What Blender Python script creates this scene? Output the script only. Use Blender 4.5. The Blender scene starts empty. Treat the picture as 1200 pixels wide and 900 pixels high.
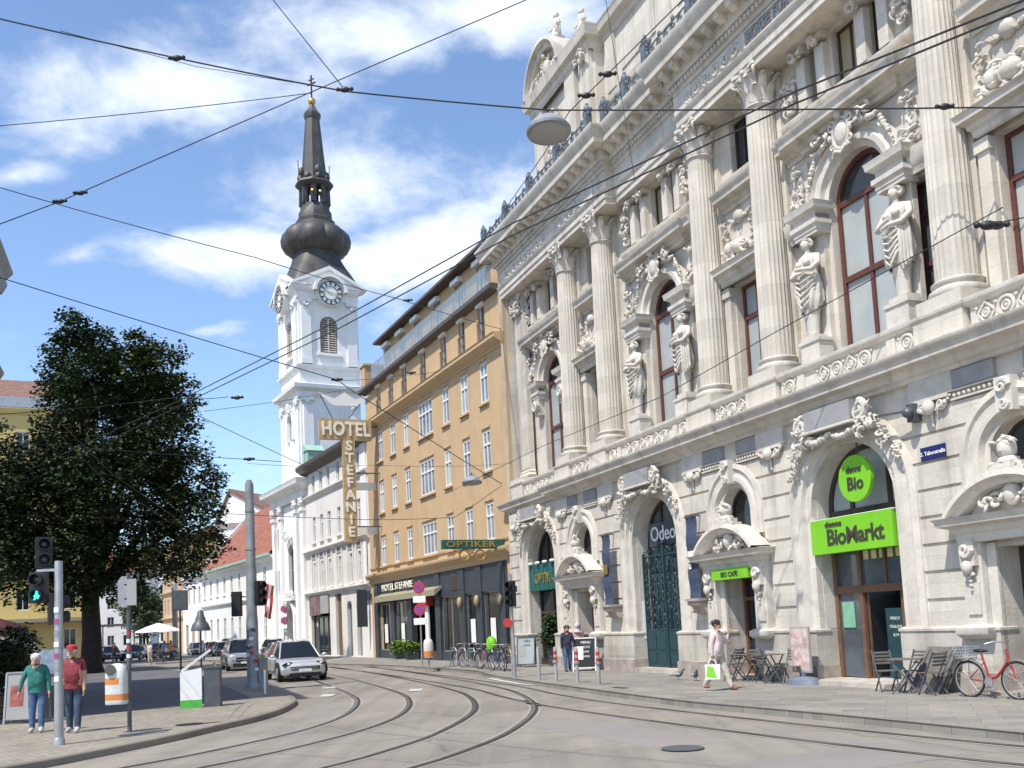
import bpy, bmesh, math, random
from mathutils import Vector, Matrix
from mathutils import noise as mnoise
PI = math.pi
R = math.radians
SC = bpy.context.scene
COL = SC.collection

# ------------------------------------------------------------------ camera
FPX, CYP, EYE = 1150.0, 614.0, 2.05
cd = bpy.data.cameras.new("camera")
cam = bpy.data.objects.new("camera", cd)
COL.objects.link(cam)
cd.sensor_width = 36.0
cd.lens = FPX / 1200.0 * 36.0
cd.shift_y = (CYP - 450.0) / 1200.0
cd.clip_start = 0.1
cd.clip_end = 5000
cam.matrix_world = (Matrix.Translation((0, 0, EYE)) @ Matrix.Rotation(R(90 + 5.7), 4, 'X') @ Matrix.Rotation(R(-2.75), 4, 'Z'))
SC.camera = cam

# ------------------------------------------------------------------ sky, sun, exposure
SUN_AZ, SUN_EL = R(42), R(58)          # direction the shadows run, measured from +Y towards +X; height of the sun
w = bpy.data.worlds.new("World")
SC.world = w
w.use_nodes = True
nt = w.node_tree
nt.nodes.clear()
def wn(t, **k):
    n = nt.nodes.new(t)
    for a, b in k.items(): setattr(n, a, b)
    return n
wl = nt.links.new
out = wn('ShaderNodeOutputWorld'); bg = wn('ShaderNodeBackground')
sky = wn('ShaderNodeTexSky', sky_type='NISHITA', sun_disc=False)
sky.sun_elevation = SUN_EL
sky.sun_rotation = SUN_AZ + PI
sky.altitude = 200; sky.air_density = 1.0; sky.dust_density = 0.6; sky.ozone_density = 2.2
tc = wn('ShaderNodeTexCoord')
sep = wn('ShaderNodeSeparateXYZ'); wl(tc.outputs['Generated'], sep.inputs[0])
def wmath(op, a, b=None, clamp=False):
    n = wn('ShaderNodeMath', operation=op, use_clamp=clamp)
    for i, q in enumerate((a, b)):
        if q is None: continue
        if isinstance(q, (int, float)): n.inputs[i].default_value = q
        else: wl(q, n.inputs[i])
    return n.outputs[0]
zz = wmath('ADD', wmath('MAXIMUM', sep.outputs[2], 0.0), 0.28)
cmb = wn('ShaderNodeCombineXYZ')
wl(wmath('DIVIDE', sep.outputs[0], zz), cmb.inputs[0]); wl(wmath('DIVIDE', sep.outputs[1], zz), cmb.inputs[1])
def wnoise(scale, detail, rough, off, dist=0.0):
    mp = wn('ShaderNodeMapping'); mp.inputs['Location'].default_value = off
    wl(cmb.outputs[0], mp.inputs[0])
    n = wn('ShaderNodeTexNoise'); n.inputs['Scale'].default_value = scale; n.inputs['Detail'].default_value = detail
    n.inputs['Roughness'].default_value = rough; n.inputs['Distortion'].default_value = dist
    wl(mp.outputs[0], n.inputs['Vector'])
    return n.outputs[0]
n1 = wnoise(5.0, 10, 0.55, (3.1, 1.7, 0), 0.35)
n2 = wnoise(16.0, 8, 0.6, (8.1, 2.7, 0), 0.2)
# broad banks of cloud, given by the direction they lie in
def bank(x, y, rx, ry, k, rot=0.0):
    mp = wn('ShaderNodeMapping', vector_type='TEXTURE'); mp.inputs['Location'].default_value = (x, y, 0)
    mp.inputs['Rotation'].default_value = (0, 0, rot); mp.inputs['Scale'].default_value = (rx, ry, 1)
    wl(cmb.outputs[0], mp.inputs[0])
    ln = wn('ShaderNodeVectorMath', operation='LENGTH'); wl(mp.outputs[0], ln.inputs[0])
    return wmath('MULTIPLY', wmath('SUBTRACT', 1.0, wmath('MINIMUM', ln.outputs['Value'], 1.0)), k)
CLOUD = 0
for b in [(-.40, 1.07, .30, .16, .42, .15), (-.02, 1.01, .30, .10, .38, -.05), (-.21, 1.28, .24, .22, .40, -.5), (-.36, 1.42, .26, .13, .42, .25),
          (-.13, 1.45, .28, .17, .44, -.1), (-.61, 1.19, .10, .04, .30, 0), (.08, 1.28, .2, .2, .25, 0), (-.62, 1.36, .1, .04, .18, 0), (-.5, 1.60, .1, .03, .22, 0), (.9, 1.2, .9, .5, .2, 0), (-1.3, .5, .6, .5, .2, 0), (0, -1.2, 1.2, .7, .2, 0)]:
    v = bank(*b)
    CLOUD = v if isinstance(CLOUD, int) else wmath('MAXIMUM', CLOUD, v)
dens = wmath('ADD', wmath('ADD', wmath('MULTIPLY', n1, 0.75), wmath('MULTIPLY', n2, 0.22)), CLOUD)
ramp = wn('ShaderNodeValToRGB'); wl(dens, ramp.inputs[0])
ramp.color_ramp.interpolation = 'EASE'
ramp.color_ramp.elements[0].position = 0.56; ramp.color_ramp.elements[0].color = (0, 0, 0, 1)
ramp.color_ramp.elements[1].position = 0.86; ramp.color_ramp.elements[1].color = (1, 1, 1, 1)
mix = wn('ShaderNodeMix', data_type='RGBA')
wl(wmath('MULTIPLY', ramp.outputs[0], 0.92), mix.inputs['Factor'])
tint = wn('ShaderNodeMix', data_type='RGBA', blend_type='MULTIPLY'); tint.inputs['Factor'].default_value = 1.0
wl(sky.outputs[0], tint.inputs[6]); tint.inputs[7].default_value = (1.18, 1.22, 1.27, 1)
wl(tint.outputs[2], mix.inputs[6]); mix.inputs[7].default_value = (5.9, 6.3, 6.9, 1)
wl(mix.outputs[2], bg.inputs[0]); bg.inputs[1].default_value = 0.135
wl(bg.outputs[0], out.inputs[0])

sl = bpy.data.lights.new("sun", 'SUN'); sun = bpy.data.objects.new("sun", sl); COL.objects.link(sun)
sl.energy = 3.9; sl.angle = R(0.53); sl.color = (1.0, 0.94, 0.84)
sd = Vector((math.sin(SUN_AZ) * math.cos(SUN_EL), math.cos(SUN_AZ) * math.cos(SUN_EL), -math.sin(SUN_EL)))
sun.rotation_euler = sd.to_track_quat('-Z', 'Y').to_euler()
SC.view_settings.view_transform = 'Standard'; SC.view_settings.look = 'None'
SC.view_settings.exposure = 0.48; SC.view_settings.gamma = 1.0

# ------------------------------------------------------------------ pixel of the photograph -> point of the place
CM = cam.matrix_world.to_3x3()
CR, CU, CF = CM @ Vector((1, 0, 0)), CM @ Vector((0, 1, 0)), CM @ Vector((0, 0, -1))
def ray(x, y): return CF + CR * ((x - 600) / FPX) - CU * ((y - CYP) / FPX)
def gnd(x, y, z=0.0):
    d = ray(x, y); t = (z - EYE) / d.z
    return Vector((d.x * t, d.y * t, z))
def at(x, y, Y):
    d = ray(x, y); t = Y / d.y
    return Vector((d.x * t, Y, EYE + d.z * t))
def atz(x, y, z):
    d = ray(x, y); t = (z - EYE) / d.z
    return Vector((d.x * t, d.y * t, z))

# ------------------------------------------------------------------ materials
def mat(name, col, rough=0.7, metal=0.0, var=0.12, scale=6.0, bump=0.0, bscale=40.0, spec=0.5, dirt=None, dscale=0.6, dstr=0.5, coat=0.0, dstretch=(1, 1, 1), blocks=None):
    m = bpy.data.materials.new(name); m.use_nodes = True
    t = m.node_tree; bs = t.nodes['Principled BSDF']; L = t.links.new
    bs.inputs['Roughness'].default_value = rough; bs.inputs['Metallic'].default_value = metal
    bs.inputs['Specular IOR Level'].default_value = spec; bs.inputs['Coat Weight'].default_value = coat
    c = (*col, 1)
    bs.inputs['Base Color'].default_value = c
    m.diffuse_color = c
    if var or bump or dirt:
        tc = t.nodes.new('ShaderNodeTexCoord')
    if var:
        n = t.nodes.new('ShaderNodeTexNoise'); n.inputs['Scale'].default_value = scale; n.inputs['Detail'].default_value = 6
        L(tc.outputs['Object'], n.inputs['Vector'])
        r = t.nodes.new('ShaderNodeMapRange'); r.inputs[1].default_value = 0.3; r.inputs[2].default_value = 0.7
        r.inputs[3].default_value = 1 - var; r.inputs[4].default_value = 1 + var
        L(n.outputs[0], r.inputs[0])
        mx = t.nodes.new('ShaderNodeMix'); mx.data_type = 'RGBA'; mx.blend_type = 'MULTIPLY'; mx.inputs['Factor'].default_value = 1
        mx.inputs[6].default_value = c; L(r.outputs[0], mx.inputs[7])
        last = mx.outputs[2]
        if blocks:                                          # tone changes from stone to stone, in courses
            sp = t.nodes.new('ShaderNodeSeparateXYZ'); L(tc.outputs['Object'], sp.inputs[0]); cb = t.nodes.new('ShaderNodeCombineXYZ')
            ad = t.nodes.new('ShaderNodeMath'); L(sp.outputs[0], ad.inputs[0]); L(sp.outputs[1], ad.inputs[1]); L(ad.outputs[0], cb.inputs[0]); L(sp.outputs[2], cb.inputs[1])
            bk = t.nodes.new('ShaderNodeTexBrick'); bk.inputs['Scale'].default_value = 1; bk.inputs['Mortar Size'].default_value = .006; bk.inputs['Brick Width'].default_value = blocks[0]; bk.inputs['Row Height'].default_value = blocks[1]
            bk.inputs['Color1'].default_value = (.90, .89, .87, 1); bk.inputs['Color2'].default_value = (1.07, 1.06, 1.04, 1); bk.inputs['Mortar'].default_value = (.80, .79, .77, 1)
            L(cb.outputs[0], bk.inputs['Vector']); mb_ = t.nodes.new('ShaderNodeMix'); mb_.data_type = 'RGBA'; mb_.blend_type = 'MULTIPLY'; mb_.inputs['Factor'].default_value = 1; L(last, mb_.inputs[6]); L(bk.outputs[0], mb_.inputs[7]); last = mb_.outputs[2]
            nk = t.nodes.new('ShaderNodeTexNoise'); nk.inputs['Scale'].default_value = 1.0; nk.inputs['Detail'].default_value = 7; mk_ = t.nodes.new('ShaderNodeMapping'); mk_.inputs['Scale'].default_value = (2.6, 2.6, .16); L(tc.outputs['Object'], mk_.inputs[0]); L(mk_.outputs[0], nk.inputs['Vector'])
            rk = t.nodes.new('ShaderNodeMapRange'); rk.inputs[1].default_value = .52; rk.inputs[2].default_value = .75; rk.inputs[3].default_value = 1; rk.inputs[4].default_value = .64; L(nk.outputs[0], rk.inputs[0])
            m3 = t.nodes.new('ShaderNodeMix'); m3.data_type = 'RGBA'; m3.blend_type = 'MULTIPLY'; m3.inputs['Factor'].default_value = 1; L(last, m3.inputs[6]); L(rk.outputs[0], m3.inputs[7]); last = m3.outputs[2]
        if dirt:
            mp = t.nodes.new('ShaderNodeMapping'); mp.inputs['Scale'].default_value = dstretch
            L(tc.outputs['Object'], mp.inputs[0])
            n2 = t.nodes.new('ShaderNodeTexNoise'); n2.inputs['Scale'].default_value = dscale; n2.inputs['Detail'].default_value = 8; n2.inputs['Roughness'].default_value = 0.65
            L(mp.outputs[0], n2.inputs['Vector'])
            r2 = t.nodes.new('ShaderNodeMapRange'); r2.inputs[1].default_value = 0.48; r2.inputs[2].default_value = 0.72
            r2.inputs[3].default_value = 0; r2.inputs[4].default_value = dstr
            L(n2.outputs[0], r2.inputs[0])
            m2 = t.nodes.new('ShaderNodeMix'); m2.data_type = 'RGBA'
            L(r2.outputs[0], m2.inputs['Factor']); L(last, m2.inputs[6]); m2.inputs[7].default_value = (*dirt, 1)
            last = m2.outputs[2]
        L(last, bs.inputs['Base Color'])
    if bump:
        nb = t.nodes.new('ShaderNodeTexNoise'); nb.inputs['Scale'].default_value = bscale; nb.inputs['Detail'].default_value = 4
        L(tc.outputs['Object'], nb.inputs['Vector'])
        b = t.nodes.new('ShaderNodeBump'); b.inputs['Strength'].default_value = bump; b.inputs['Distance'].default_value = 0.03
        L(nb.outputs[0], b.inputs['Height']); L(b.outputs[0], bs.inputs['Normal'])
    return m
M = {}
def mk(k, *a, **kw): M[k] = mat(k, *a, **kw)
mk('stone', (0.60, 0.56, 0.495), 0.85, var=0.10, scale=1.3, bump=0.3, bscale=14, dirt=(0.38, 0.345, 0.30), dscale=1.1, dstr=0.55, dstretch=(1, 1, 0.35), blocks=(1.15, .61))
mk('stone_pale', (0.60, 0.56, 0.495), 0.85, var=0.10, scale=2.2, bump=0.3, bscale=18, dirt=(0.36, 0.33, 0.29), dscale=2.0, dstr=0.60)
mk('stone_grey', (0.30, 0.30, 0.30), 0.8, var=0.12, scale=3)
mk('stone_plinth', (0.50, 0.465, 0.41), 0.85, var=0.14, scale=1.6, bump=0.25, bscale=12, dirt=(0.30, 0.27, 0.23), dscale=0.9, dstr=0.6, dstretch=(1, 1, 0.5), blocks=(1.3, .5))
mk('granite', (0.36, 0.31, 0.27), 0.75, var=0.25, scale=3, bump=0.2, bscale=30)
mk('iron_blue', (0.12, 0.145, 0.17), 0.6, var=0.3, scale=5)
mk('wood_red', (0.115, 0.042, 0.030), 0.45, var=0.2, scale=8)
mk('wood_brown', (0.16, 0.085, 0.05), 0.5, var=0.2, scale=8)
mk('wood_tan', (0.33, 0.22, 0.12), 0.6, var=0.25, scale=8)
mk('wood_grey', (0.14, 0.125, 0.11), 0.7, var=0.25, scale=10)
mk('frame_dark', (0.055, 0.035, 0.03), 0.5, var=0.15)
mk('frame_white', (0.75, 0.75, 0.73), 0.5, var=0.05)
mk('glass_dark', (0.018, 0.022, 0.026), 0.06, var=0.35, scale=0.8, spec=0.6)
mk('car_glass', (0.012, 0.014, 0.016), 0.04, var=0, spec=0.5)
mk('seam', (0.02, 0.02, 0.02), 0.9, var=0)
mk('glass_mid', (0.09, 0.11, 0.13), 0.08, var=0.4, scale=0.9, spec=0.7)
mk('glass_sky', (0.17, 0.21, 0.26), 0.08, var=0.35, scale=0.9, spec=0.7)  # pale blue base colour paints a sky reflection into the panes
mk('glass_pale', (0.36, 0.40, 0.40), 0.18, var=0.12, scale=1.2, spec=0.6)
mk('glass_blind', (0.36, 0.29, 0.18), 0.4, var=0.08, scale=1)
mk('iron_green', (0.016, 0.052, 0.062), 0.45, var=0.2, scale=6)
mk('sign_green', (0.19, 0.52, 0.02), 0.55, var=0.06, scale=2)
mk('sign_text', (0.05, 0.045, 0.035), 0.6, var=0.0)
mk('sign_teal', (0.012, 0.11, 0.10), 0.4, var=0.08)
mk('gold', (0.62, 0.42, 0.10), 0.35, metal=0.85, var=0.1)
mk('cream_letter', (0.80, 0.78, 0.66), 0.5, var=0.05)
mk('banner_blue', (0.05, 0.066, 0.115), 0.7, var=0.15)
mk('plaque_blue', (0.015, 0.025, 0.12), 0.35, var=0.05)
mk('white', (0.80, 0.80, 0.78), 0.5, var=0.04)
mk('plaster_white', (0.80, 0.795, 0.78), 0.85, var=0.05, scale=1.0, bump=0.1, bscale=8, dirt=(0.55, 0.54, 0.52), dscale=0.5, dstr=0.3, dstretch=(1, 1, 0.3))
mk('plaster_cream', (0.72, 0.69, 0.645), 0.85, var=0.06, scale=1.0, bump=0.1, bscale=8, dirt=(0.48, 0.45, 0.41), dscale=0.5, dstr=0.35, dstretch=(1, 1, 0.3))
mk('plaster_orange', (0.52, 0.36, 0.20), 0.85, var=0.05, scale=0.8, bump=0.1, bscale=8, dirt=(0.42, 0.29, 0.165), dscale=0.8, dstr=0.75, dstretch=(1.5, 1.5, 0.22))
mk('plaster_orange_trim', (0.52, 0.37, 0.21), 0.85, var=0.06, scale=2)
mk('plaster_yellow', (0.62, 0.48, 0.19), 0.85, var=0.06, scale=0.8)
mk('plaster_grey', (0.34, 0.34, 0.33), 0.85, var=0.08, scale=0.8)
mk('shop_slate', (0.042, 0.05, 0.062), 0.5, var=0.2, scale=1.2)
mk('roof_red', (0.29, 0.11, 0.07), 0.85, var=0.3, scale=2.5, bump=0.6, bscale=9)
mk('roof_brown', (0.20, 0.11, 0.08), 0.85, var=0.25, scale=2.5, bump=0.6, bscale=9)
mk('roof_dark', (0.09, 0.075, 0.07), 0.7, var=0.2, scale=2)
mk('copper_green', (0.30, 0.48, 0.40), 0.7, var=0.15, scale=2)
mk('lead', (0.052, 0.049, 0.046), 0.55, var=0.35, scale=0.9, bump=0.2, bscale=5, dirt=(0.11, 0.10, 0.092), dscale=1.2, dstr=0.6, dstretch=(1, 1, 0.3))
mk('steel', (0.42, 0.43, 0.44), 0.42, metal=0.6, var=0.12, scale=4)
mk('steel_dark', (0.10, 0.11, 0.12), 0.5, metal=0.3, var=0.15, scale=4)
mk('concrete_pole', (0.27, 0.29, 0.30), 0.6, metal=0.25, var=0.18, scale=3)
mk('black', (0.012, 0.012, 0.013), 0.45, var=0.1)
mk('wire', (0.02, 0.02, 0.022), 0.5, var=0)
mk('rubber', (0.015, 0.015, 0.016), 0.8, var=0.15)
mk('rail', (0.30, 0.28, 0.26), 0.3, metal=0.9, var=0.2, scale=2)
mk('groove', (0.03, 0.028, 0.026), 0.9, var=0.2)
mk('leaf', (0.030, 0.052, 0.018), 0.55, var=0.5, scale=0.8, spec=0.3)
mk('leaf_sunlit', (0.075, 0.095, 0.018), 0.55, var=0.4, scale=0.8, spec=0.3)
mk('leaf_far', (0.05, 0.08, 0.025), 0.7, var=0.5, scale=0.5)
mk('bark', (0.030, 0.024, 0.020), 0.9, var=0.3, scale=5, bump=0.6, bscale=20)
mk('orange', (0.62, 0.23, 0.06), 0.5, var=0.05)
mk('bin_white', (0.62, 0.62, 0.58), 0.45, var=0.08)
for gk, cc in (('glass_mid', (.30, .30, .28, 1)), ('glass_dark', (.06, .06, .058, 1)), ('glass_sky', (.42, .43, .42, 1)), ('glass_pale', (.50, .50, .46, 1))):     # some rooms have pale curtains behind the pane
    t = M[gk].node_tree; b = t.nodes['Principled BSDF']; src = b.inputs['Base Color'].links[0].from_socket
    oi = t.nodes.new('ShaderNodeObjectInfo'); rr = t.nodes.new('ShaderNodeMapRange'); rr.inputs[1].default_value = .45; rr.inputs[2].default_value = 1.0; rr.inputs[4].default_value = .9; t.links.new(oi.outputs['Random'], rr.inputs[0])
    mm = t.nodes.new('ShaderNodeMix'); mm.data_type = 'RGBA'; t.links.new(rr.outputs[0], mm.inputs['Factor']); t.links.new(src, mm.inputs[6]); mm.inputs[7].default_value = cc; t.links.new(mm.outputs[2], b.inputs['Base Color'])
mk('red', (0.48, 0.035, 0.03), 0.5, var=0.06)
mk('sign_pink', (0.42, 0.06, 0.22), 0.4, var=0.05)
mk('green_led', (0.02, 0.3, 0.25), 0.4, var=0)
bs = M['green_led'].node_tree.nodes['Principled BSDF']
bs.inputs['Emission Color'].default_value = (0.05, 1.0, 0.75, 1); bs.inputs['Emission Strength'].default_value = 1.4
mk('signal_black', (0.018, 0.018, 0.02), 0.5, var=0.1)
mk('awning', (0.30, 0.27, 0.18), 0.8, var=0.06)
# ------------------------------------------------------------------ mesh helpers
def ico():
    bm = bmesh.new(); bmesh.ops.create_icosphere(bm, subdivisions=1, radius=1)
    r = ([v.co.copy() for v in bm.verts], [[v.index for v in f.verts] for f in bm.faces]); bm.free(); return r
def ico2():
    bm = bmesh.new(); bmesh.ops.create_icosphere(bm, subdivisions=2, radius=1)
    r = ([v.co.copy() for v in bm.verts], [[v.index for v in f.verts] for f in bm.faces]); bm.free(); return r
ICO, ICO2 = ico(), ico2()
class MB:
    def __init__(s): s.v = []; s.f = []; s.m = []
    def add(s, vs, fs, mi=0):
        o = len(s.v); s.v += [tuple(q) for q in vs]; s.f += [[i + o for i in f] for f in fs]; s.m += [mi] * len(fs)
    def box(s, x0, x1, y0, y1, z0, z1, mi=0):
        s.add([(x0, y0, z0), (x1, y0, z0), (x1, y1, z0), (x0, y1, z0), (x0, y0, z1), (x1, y0, z1), (x1, y1, z1), (x0, y1, z1)],
              [(0, 3, 2, 1), (4, 5, 6, 7), (0, 1, 5, 4), (1, 2, 6, 5), (2, 3, 7, 6), (3, 0, 4, 7)], mi)
    def bar(s, a, b, wx, wz, mi=0, up=(0, 0, 1)):          # a square bar from a to b
        a, b = Vector(a), Vector(b); d = (b - a).normalized(); u = Vector(up)
        if abs(d.dot(u)) > 0.98: u = Vector((0, 1, 0))
        sx = d.cross(u).normalized() * wx / 2; sz = sx.cross(d).normalized() * wz / 2
        vs = [p + i * sx + j * sz for p in (a, b) for i, j in ((-1, -1), (1, -1), (1, 1), (-1, 1))]
        s.add(vs, [(0, 1, 2, 3), (7, 6, 5, 4), (0, 4, 5, 1), (1, 5, 6, 2), (2, 6, 7, 3), (3, 7, 4, 0)], mi)
    def prism(s, pts, ax, a, b, mi=0):                     # polygon extruded along an axis: 'y' pts=(x,z), 'x' pts=(y,z), 'z' pts=(x,y)
        n = len(pts)
        def P(p, t): return {'y': (p[0], t, p[1]), 'x': (t, p[0], p[1]), 'z': (p[0], p[1], t)}[ax]
        s.add([P(p, a) for p in pts] + [P(p, b) for p in pts],
              [list(range(n)), list(range(2 * n - 1, n - 1, -1))] + [(i, i + n, (i + 1) % n + n, (i + 1) % n) for i in range(n)], mi)
    def tube(s, pts, r, n=8, mi=0, closed=False, cap=True, flat=1.0):
        pts = [Vector(p) for p in pts]; k = len(pts); rr = r if isinstance(r, (list, tuple)) else [r] * k
        prev = None; rings = []
        for i, p in enumerate(pts):
            if closed: d = pts[(i + 1) % k] - pts[i - 1]
            else: d = pts[min(i + 1, k - 1)] - pts[max(i - 1, 0)]
            d = d.normalized() if d.length > 1e-9 else Vector((0, 0, 1))
            if prev is None:
                u = Vector((0, 0, 1)) if abs(d.z) < 0.9 else Vector((1, 0, 0))
                u = (u - d * u.dot(d)).normalized()
            else:
                u = prev - d * prev.dot(d); u = u.normalized() if u.length > 1e-6 else prev
            prev = u; q = d.cross(u)
            rings.append([p + (u * math.cos(2 * PI * j / n) * flat + q * math.sin(2 * PI * j / n)) * rr[i] for j in range(n)])
        fs = []
        for i in range(k if closed else k - 1):
            a, b = i * n, ((i + 1) % k) * n
            fs += [(a + j, a + (j + 1) % n, b + (j + 1) % n, b + j) for j in range(n)]
        if cap and not closed: fs += [list(range(n - 1, -1, -1)), list(range((k - 1) * n, k * n))]
        s.add([v for g in rings for v in g], fs, mi)
    def lathe(s, prof, n=20, c=(0, 0, 0), mi=0, fx=1.0, fy=1.0, rot=0.0, a0=0.0, a1=2 * PI):
        full = abs(a1 - a0 - 2 * PI) < 1e-6; m = n if full else n + 1; vs = []; fs = []
        for r, z in prof:
            for j in range(m):
                a = a0 + (a1 - a0) * j / n + rot; vs.append((c[0] + r * fx * math.cos(a), c[1] + r * fy * math.sin(a), c[2] + z))
        for i in range(len(prof) - 1):
            for j in range(n):
                b = (j + 1) % m; fs.append((i * m + j, i * m + b, (i + 1) * m + b, (i + 1) * m + j))
        fs.append(list(range(m - 1, -1, -1))); fs.append(list(range((len(prof) - 1) * m, len(prof) * m)))
        s.add(vs, fs, mi)
    def sweep(s, path, prof, mi=0, ends=True):             # moulding: profile (out,z) carried along a level path (x,y), mitred
        n = len(prof); vs = []; fs = []; k = len(path)
        def nrm(a, b):
            d = Vector((b[0] - a[0], b[1] - a[1])).normalized(); return Vector((d.y, -d.x))
        for i, p in enumerate(path):
            a = nrm(path[i - 1], p) if i else None; b = nrm(p, path[i + 1]) if i < k - 1 else None
            if a is None: m = b
            elif b is None: m = a
            else:
                m = a + b; m = m / max(0.2, m.dot(a))
            vs += [(p[0] + m.x * o, p[1] + m.y * o, z) for o, z in prof]
        for i in range(k - 1):
            fs += [(i * n + j, (i + 1) * n + j, (i + 1) * n + j + 1, i * n + j + 1) for j in range(n - 1)]
        if ends: fs += [list(range(n)), list(range(k * n - 1, (k - 1) * n - 1, -1))]
        s.add(vs, fs, mi)
    def arch(s, uc, zs, zb, prof, n=20, mi=0, a0=0.0, a1=PI, jamb=True):   # profile (r,y) carried up a jamb, round an arch and down
        rows = []
        if jamb: rows.append([(uc + r, y, zb) for r, y in prof])
        for i in range(n + 1):
            a = a0 + (a1 - a0) * i / n
            rows.append([(uc + r * math.cos(a), y, zs + r * math.sin(a)) for r, y in prof])
        if jamb: rows.append([(uc - r, y, zb) for r, y in prof])
        m = len(prof); fs = []
        for i in range(len(rows) - 1): fs += [(i * m + j, i * m + j + 1, (i + 1) * m + j + 1, (i + 1) * m + j) for j in range(m - 1)]
        s.add([v for g in rows for v in g], fs, mi)
    def ball(s, c, r, sc=(1, 1, 1), mi=0, hi=False, rot=None):
        V, F = ICO2 if hi else ICO
        if rot is None: vs = [(c[0] + v.x * r * sc[0], c[1] + v.y * r * sc[1], c[2] + v.z * r * sc[2]) for v in V]
        else:
            q = Matrix.Rotation(rot, 3, 'Y'); vs = [Vector(c) + q @ Vector((v.x * r * sc[0], v.y * r * sc[1], v.z * r * sc[2])) for v in V]
        s.add(vs, F, mi)
    def torus(s, c, Rr, r, n=16, k=6, ax='y', mi=0, fx=1, fz=1):
        P = []
        for i in range(n):
            a = 2 * PI * i / n; x, z = Rr * fx * math.cos(a), Rr * fz * math.sin(a)
            P.append({'y': (c[0] + x, c[1], c[2] + z), 'x': (c[0], c[1] + x, c[2] + z), 'z': (c[0] + x, c[1] + z, c[2])}[ax])
        s.tube(P, r, k, mi, closed=True)
    def quad(s, a, b, c, d, mi=0): s.add([a, b, c, d], [(0, 1, 2, 3)], mi)
    def xf(s, mtx, start=0):
        for i in range(start, len(s.v)): s.v[i] = tuple(mtx @ Vector(s.v[i]))
    def mesh(s, name, mats, smooth=None):
        me = bpy.data.meshes.new(name); me.from_pydata(s.v, [], s.f)
        for q in (mats if isinstance(mats, (list, tuple)) else [mats]): me.materials.append(M[q] if isinstance(q, str) else q)
        if any(s.m): me.polygons.foreach_set('material_index', s.m)
        bm = bmesh.new(); bm.from_mesh(me); bmesh.ops.recalc_face_normals(bm, faces=bm.faces); bm.to_mesh(me); bm.free()
        if smooth:
            me.polygons.foreach_set('use_smooth', [True] * len(me.polygons)); me.set_sharp_from_angle(angle=R(smooth))
        me.update(); return me
    def build(s, name, mats, parent=None, smooth=None, label=None, cat=None, group=None, kind=None):
        o = bpy.data.objects.new(name, s.mesh(name, mats, smooth)); COL.objects.link(o)
        if parent: o.parent = parent
        return tag(o, label, cat, group, kind)
def tag(o, label=None, cat=None, group=None, kind=None):
    for k, v in (('label', label), ('category', cat), ('group', group), ('kind', kind)):
        if v: o[k] = v
    return o
def thing(name, label, cat, loc=(0, 0, 0), rz=0.0, group=None, sc=1.0):
    o = bpy.data.objects.new(name, None); COL.objects.link(o); o.empty_display_size = 0.2
    o.location = loc; o.rotation_euler = (0, 0, rz); o.scale = (sc,) * 3
    return tag(o, label, cat, group)
KIDS = {}
def kids(o): return [c for c in bpy.data.objects if c.parent == o]
def copy_tree(o, parent=None):
    c = o.copy(); COL.objects.link(c)
    if parent: c.parent = parent
    for ch in kids(o): copy_tree(ch, c)
    return c
def dup(o, loc, rz=0.0, label=None, sc=None):
    c = copy_tree(o); c.location = loc; c.rotation_euler = (0, 0, rz)
    if label: c['label'] = label
    if sc: c.scale = (sc,) * 3
    return c
def text_mesh(txt, size, depth=0.01, bold=0.0, spacing=1.0):
    cu = bpy.data.curves.new('lettering', 'FONT'); cu.body = txt; cu.size = size; cu.extrude = depth; cu.offset = bold
    cu.align_x = 'CENTER'; cu.align_y = 'CENTER'; cu.space_character = spacing; cu.resolution_u = 3
    o = bpy.data.objects.new('lettering', cu); COL.objects.link(o)
    dg = bpy.context.evaluated_depsgraph_get(); dg.update()
    me = bpy.data.meshes.new_from_object(o.evaluated_get(dg)); bpy.data.objects.remove(o); bpy.data.curves.remove(cu)
    return me
def letters(txt, size, x, y, z, matname, parent, depth=0.012, bold=0.0, spacing=1.0, fit=None, rz=0.0):
    me = text_mesh(txt, size, depth, bold, spacing); me.materials.clear(); me.materials.append(M[matname])
    if fit:
        xs = [v.co.x for v in me.vertices]; k = fit / (max(xs) - min(xs))
        for v in me.vertices: v.co.x *= k
    me.name = 'lettering'
    o = bpy.data.objects.new('lettering', me); COL.objects.link(o); o.parent = parent
    o.location = (x, y, z); o.rotation_euler = (PI / 2, 0, rz)
    return o
# ------------------------------------------------------------------ carved ornament
def scroll(mb, x, y, z, r, sgn=1, t=0.04, turns=1.4, start=0.0, mi=0):
    n = int(14 * turns); P = []; Rr = []
    for i in range(n + 1):
        q = i / n; a = start + sgn * q * turns * 2 * PI; rr = r * (1 - 0.85 * q)
        P.append((x + rr * math.cos(a), y - 0.03 * q, z + rr * math.sin(a))); Rr.append(t * (1 - 0.35 * q))
    mb.tube(P, Rr, 6, mi)
def swag(mb, x0, z0, x1, z1, sag, y, r, rnd, n=12):
    for i in range(n + 1):
        q = i / n; zz = z0 + (z1 - z0) * q - sag * 4 * q * (1 - q); k = r * (0.55 + 0.6 * math.sin(PI * q)) * rnd.uniform(0.8, 1.2)
        mb.ball((x0 + (x1 - x0) * q + rnd.uniform(-.3, .3) * r, y - rnd.random() * r * .5, zz + rnd.uniform(-.3, .3) * r), k)
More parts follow.
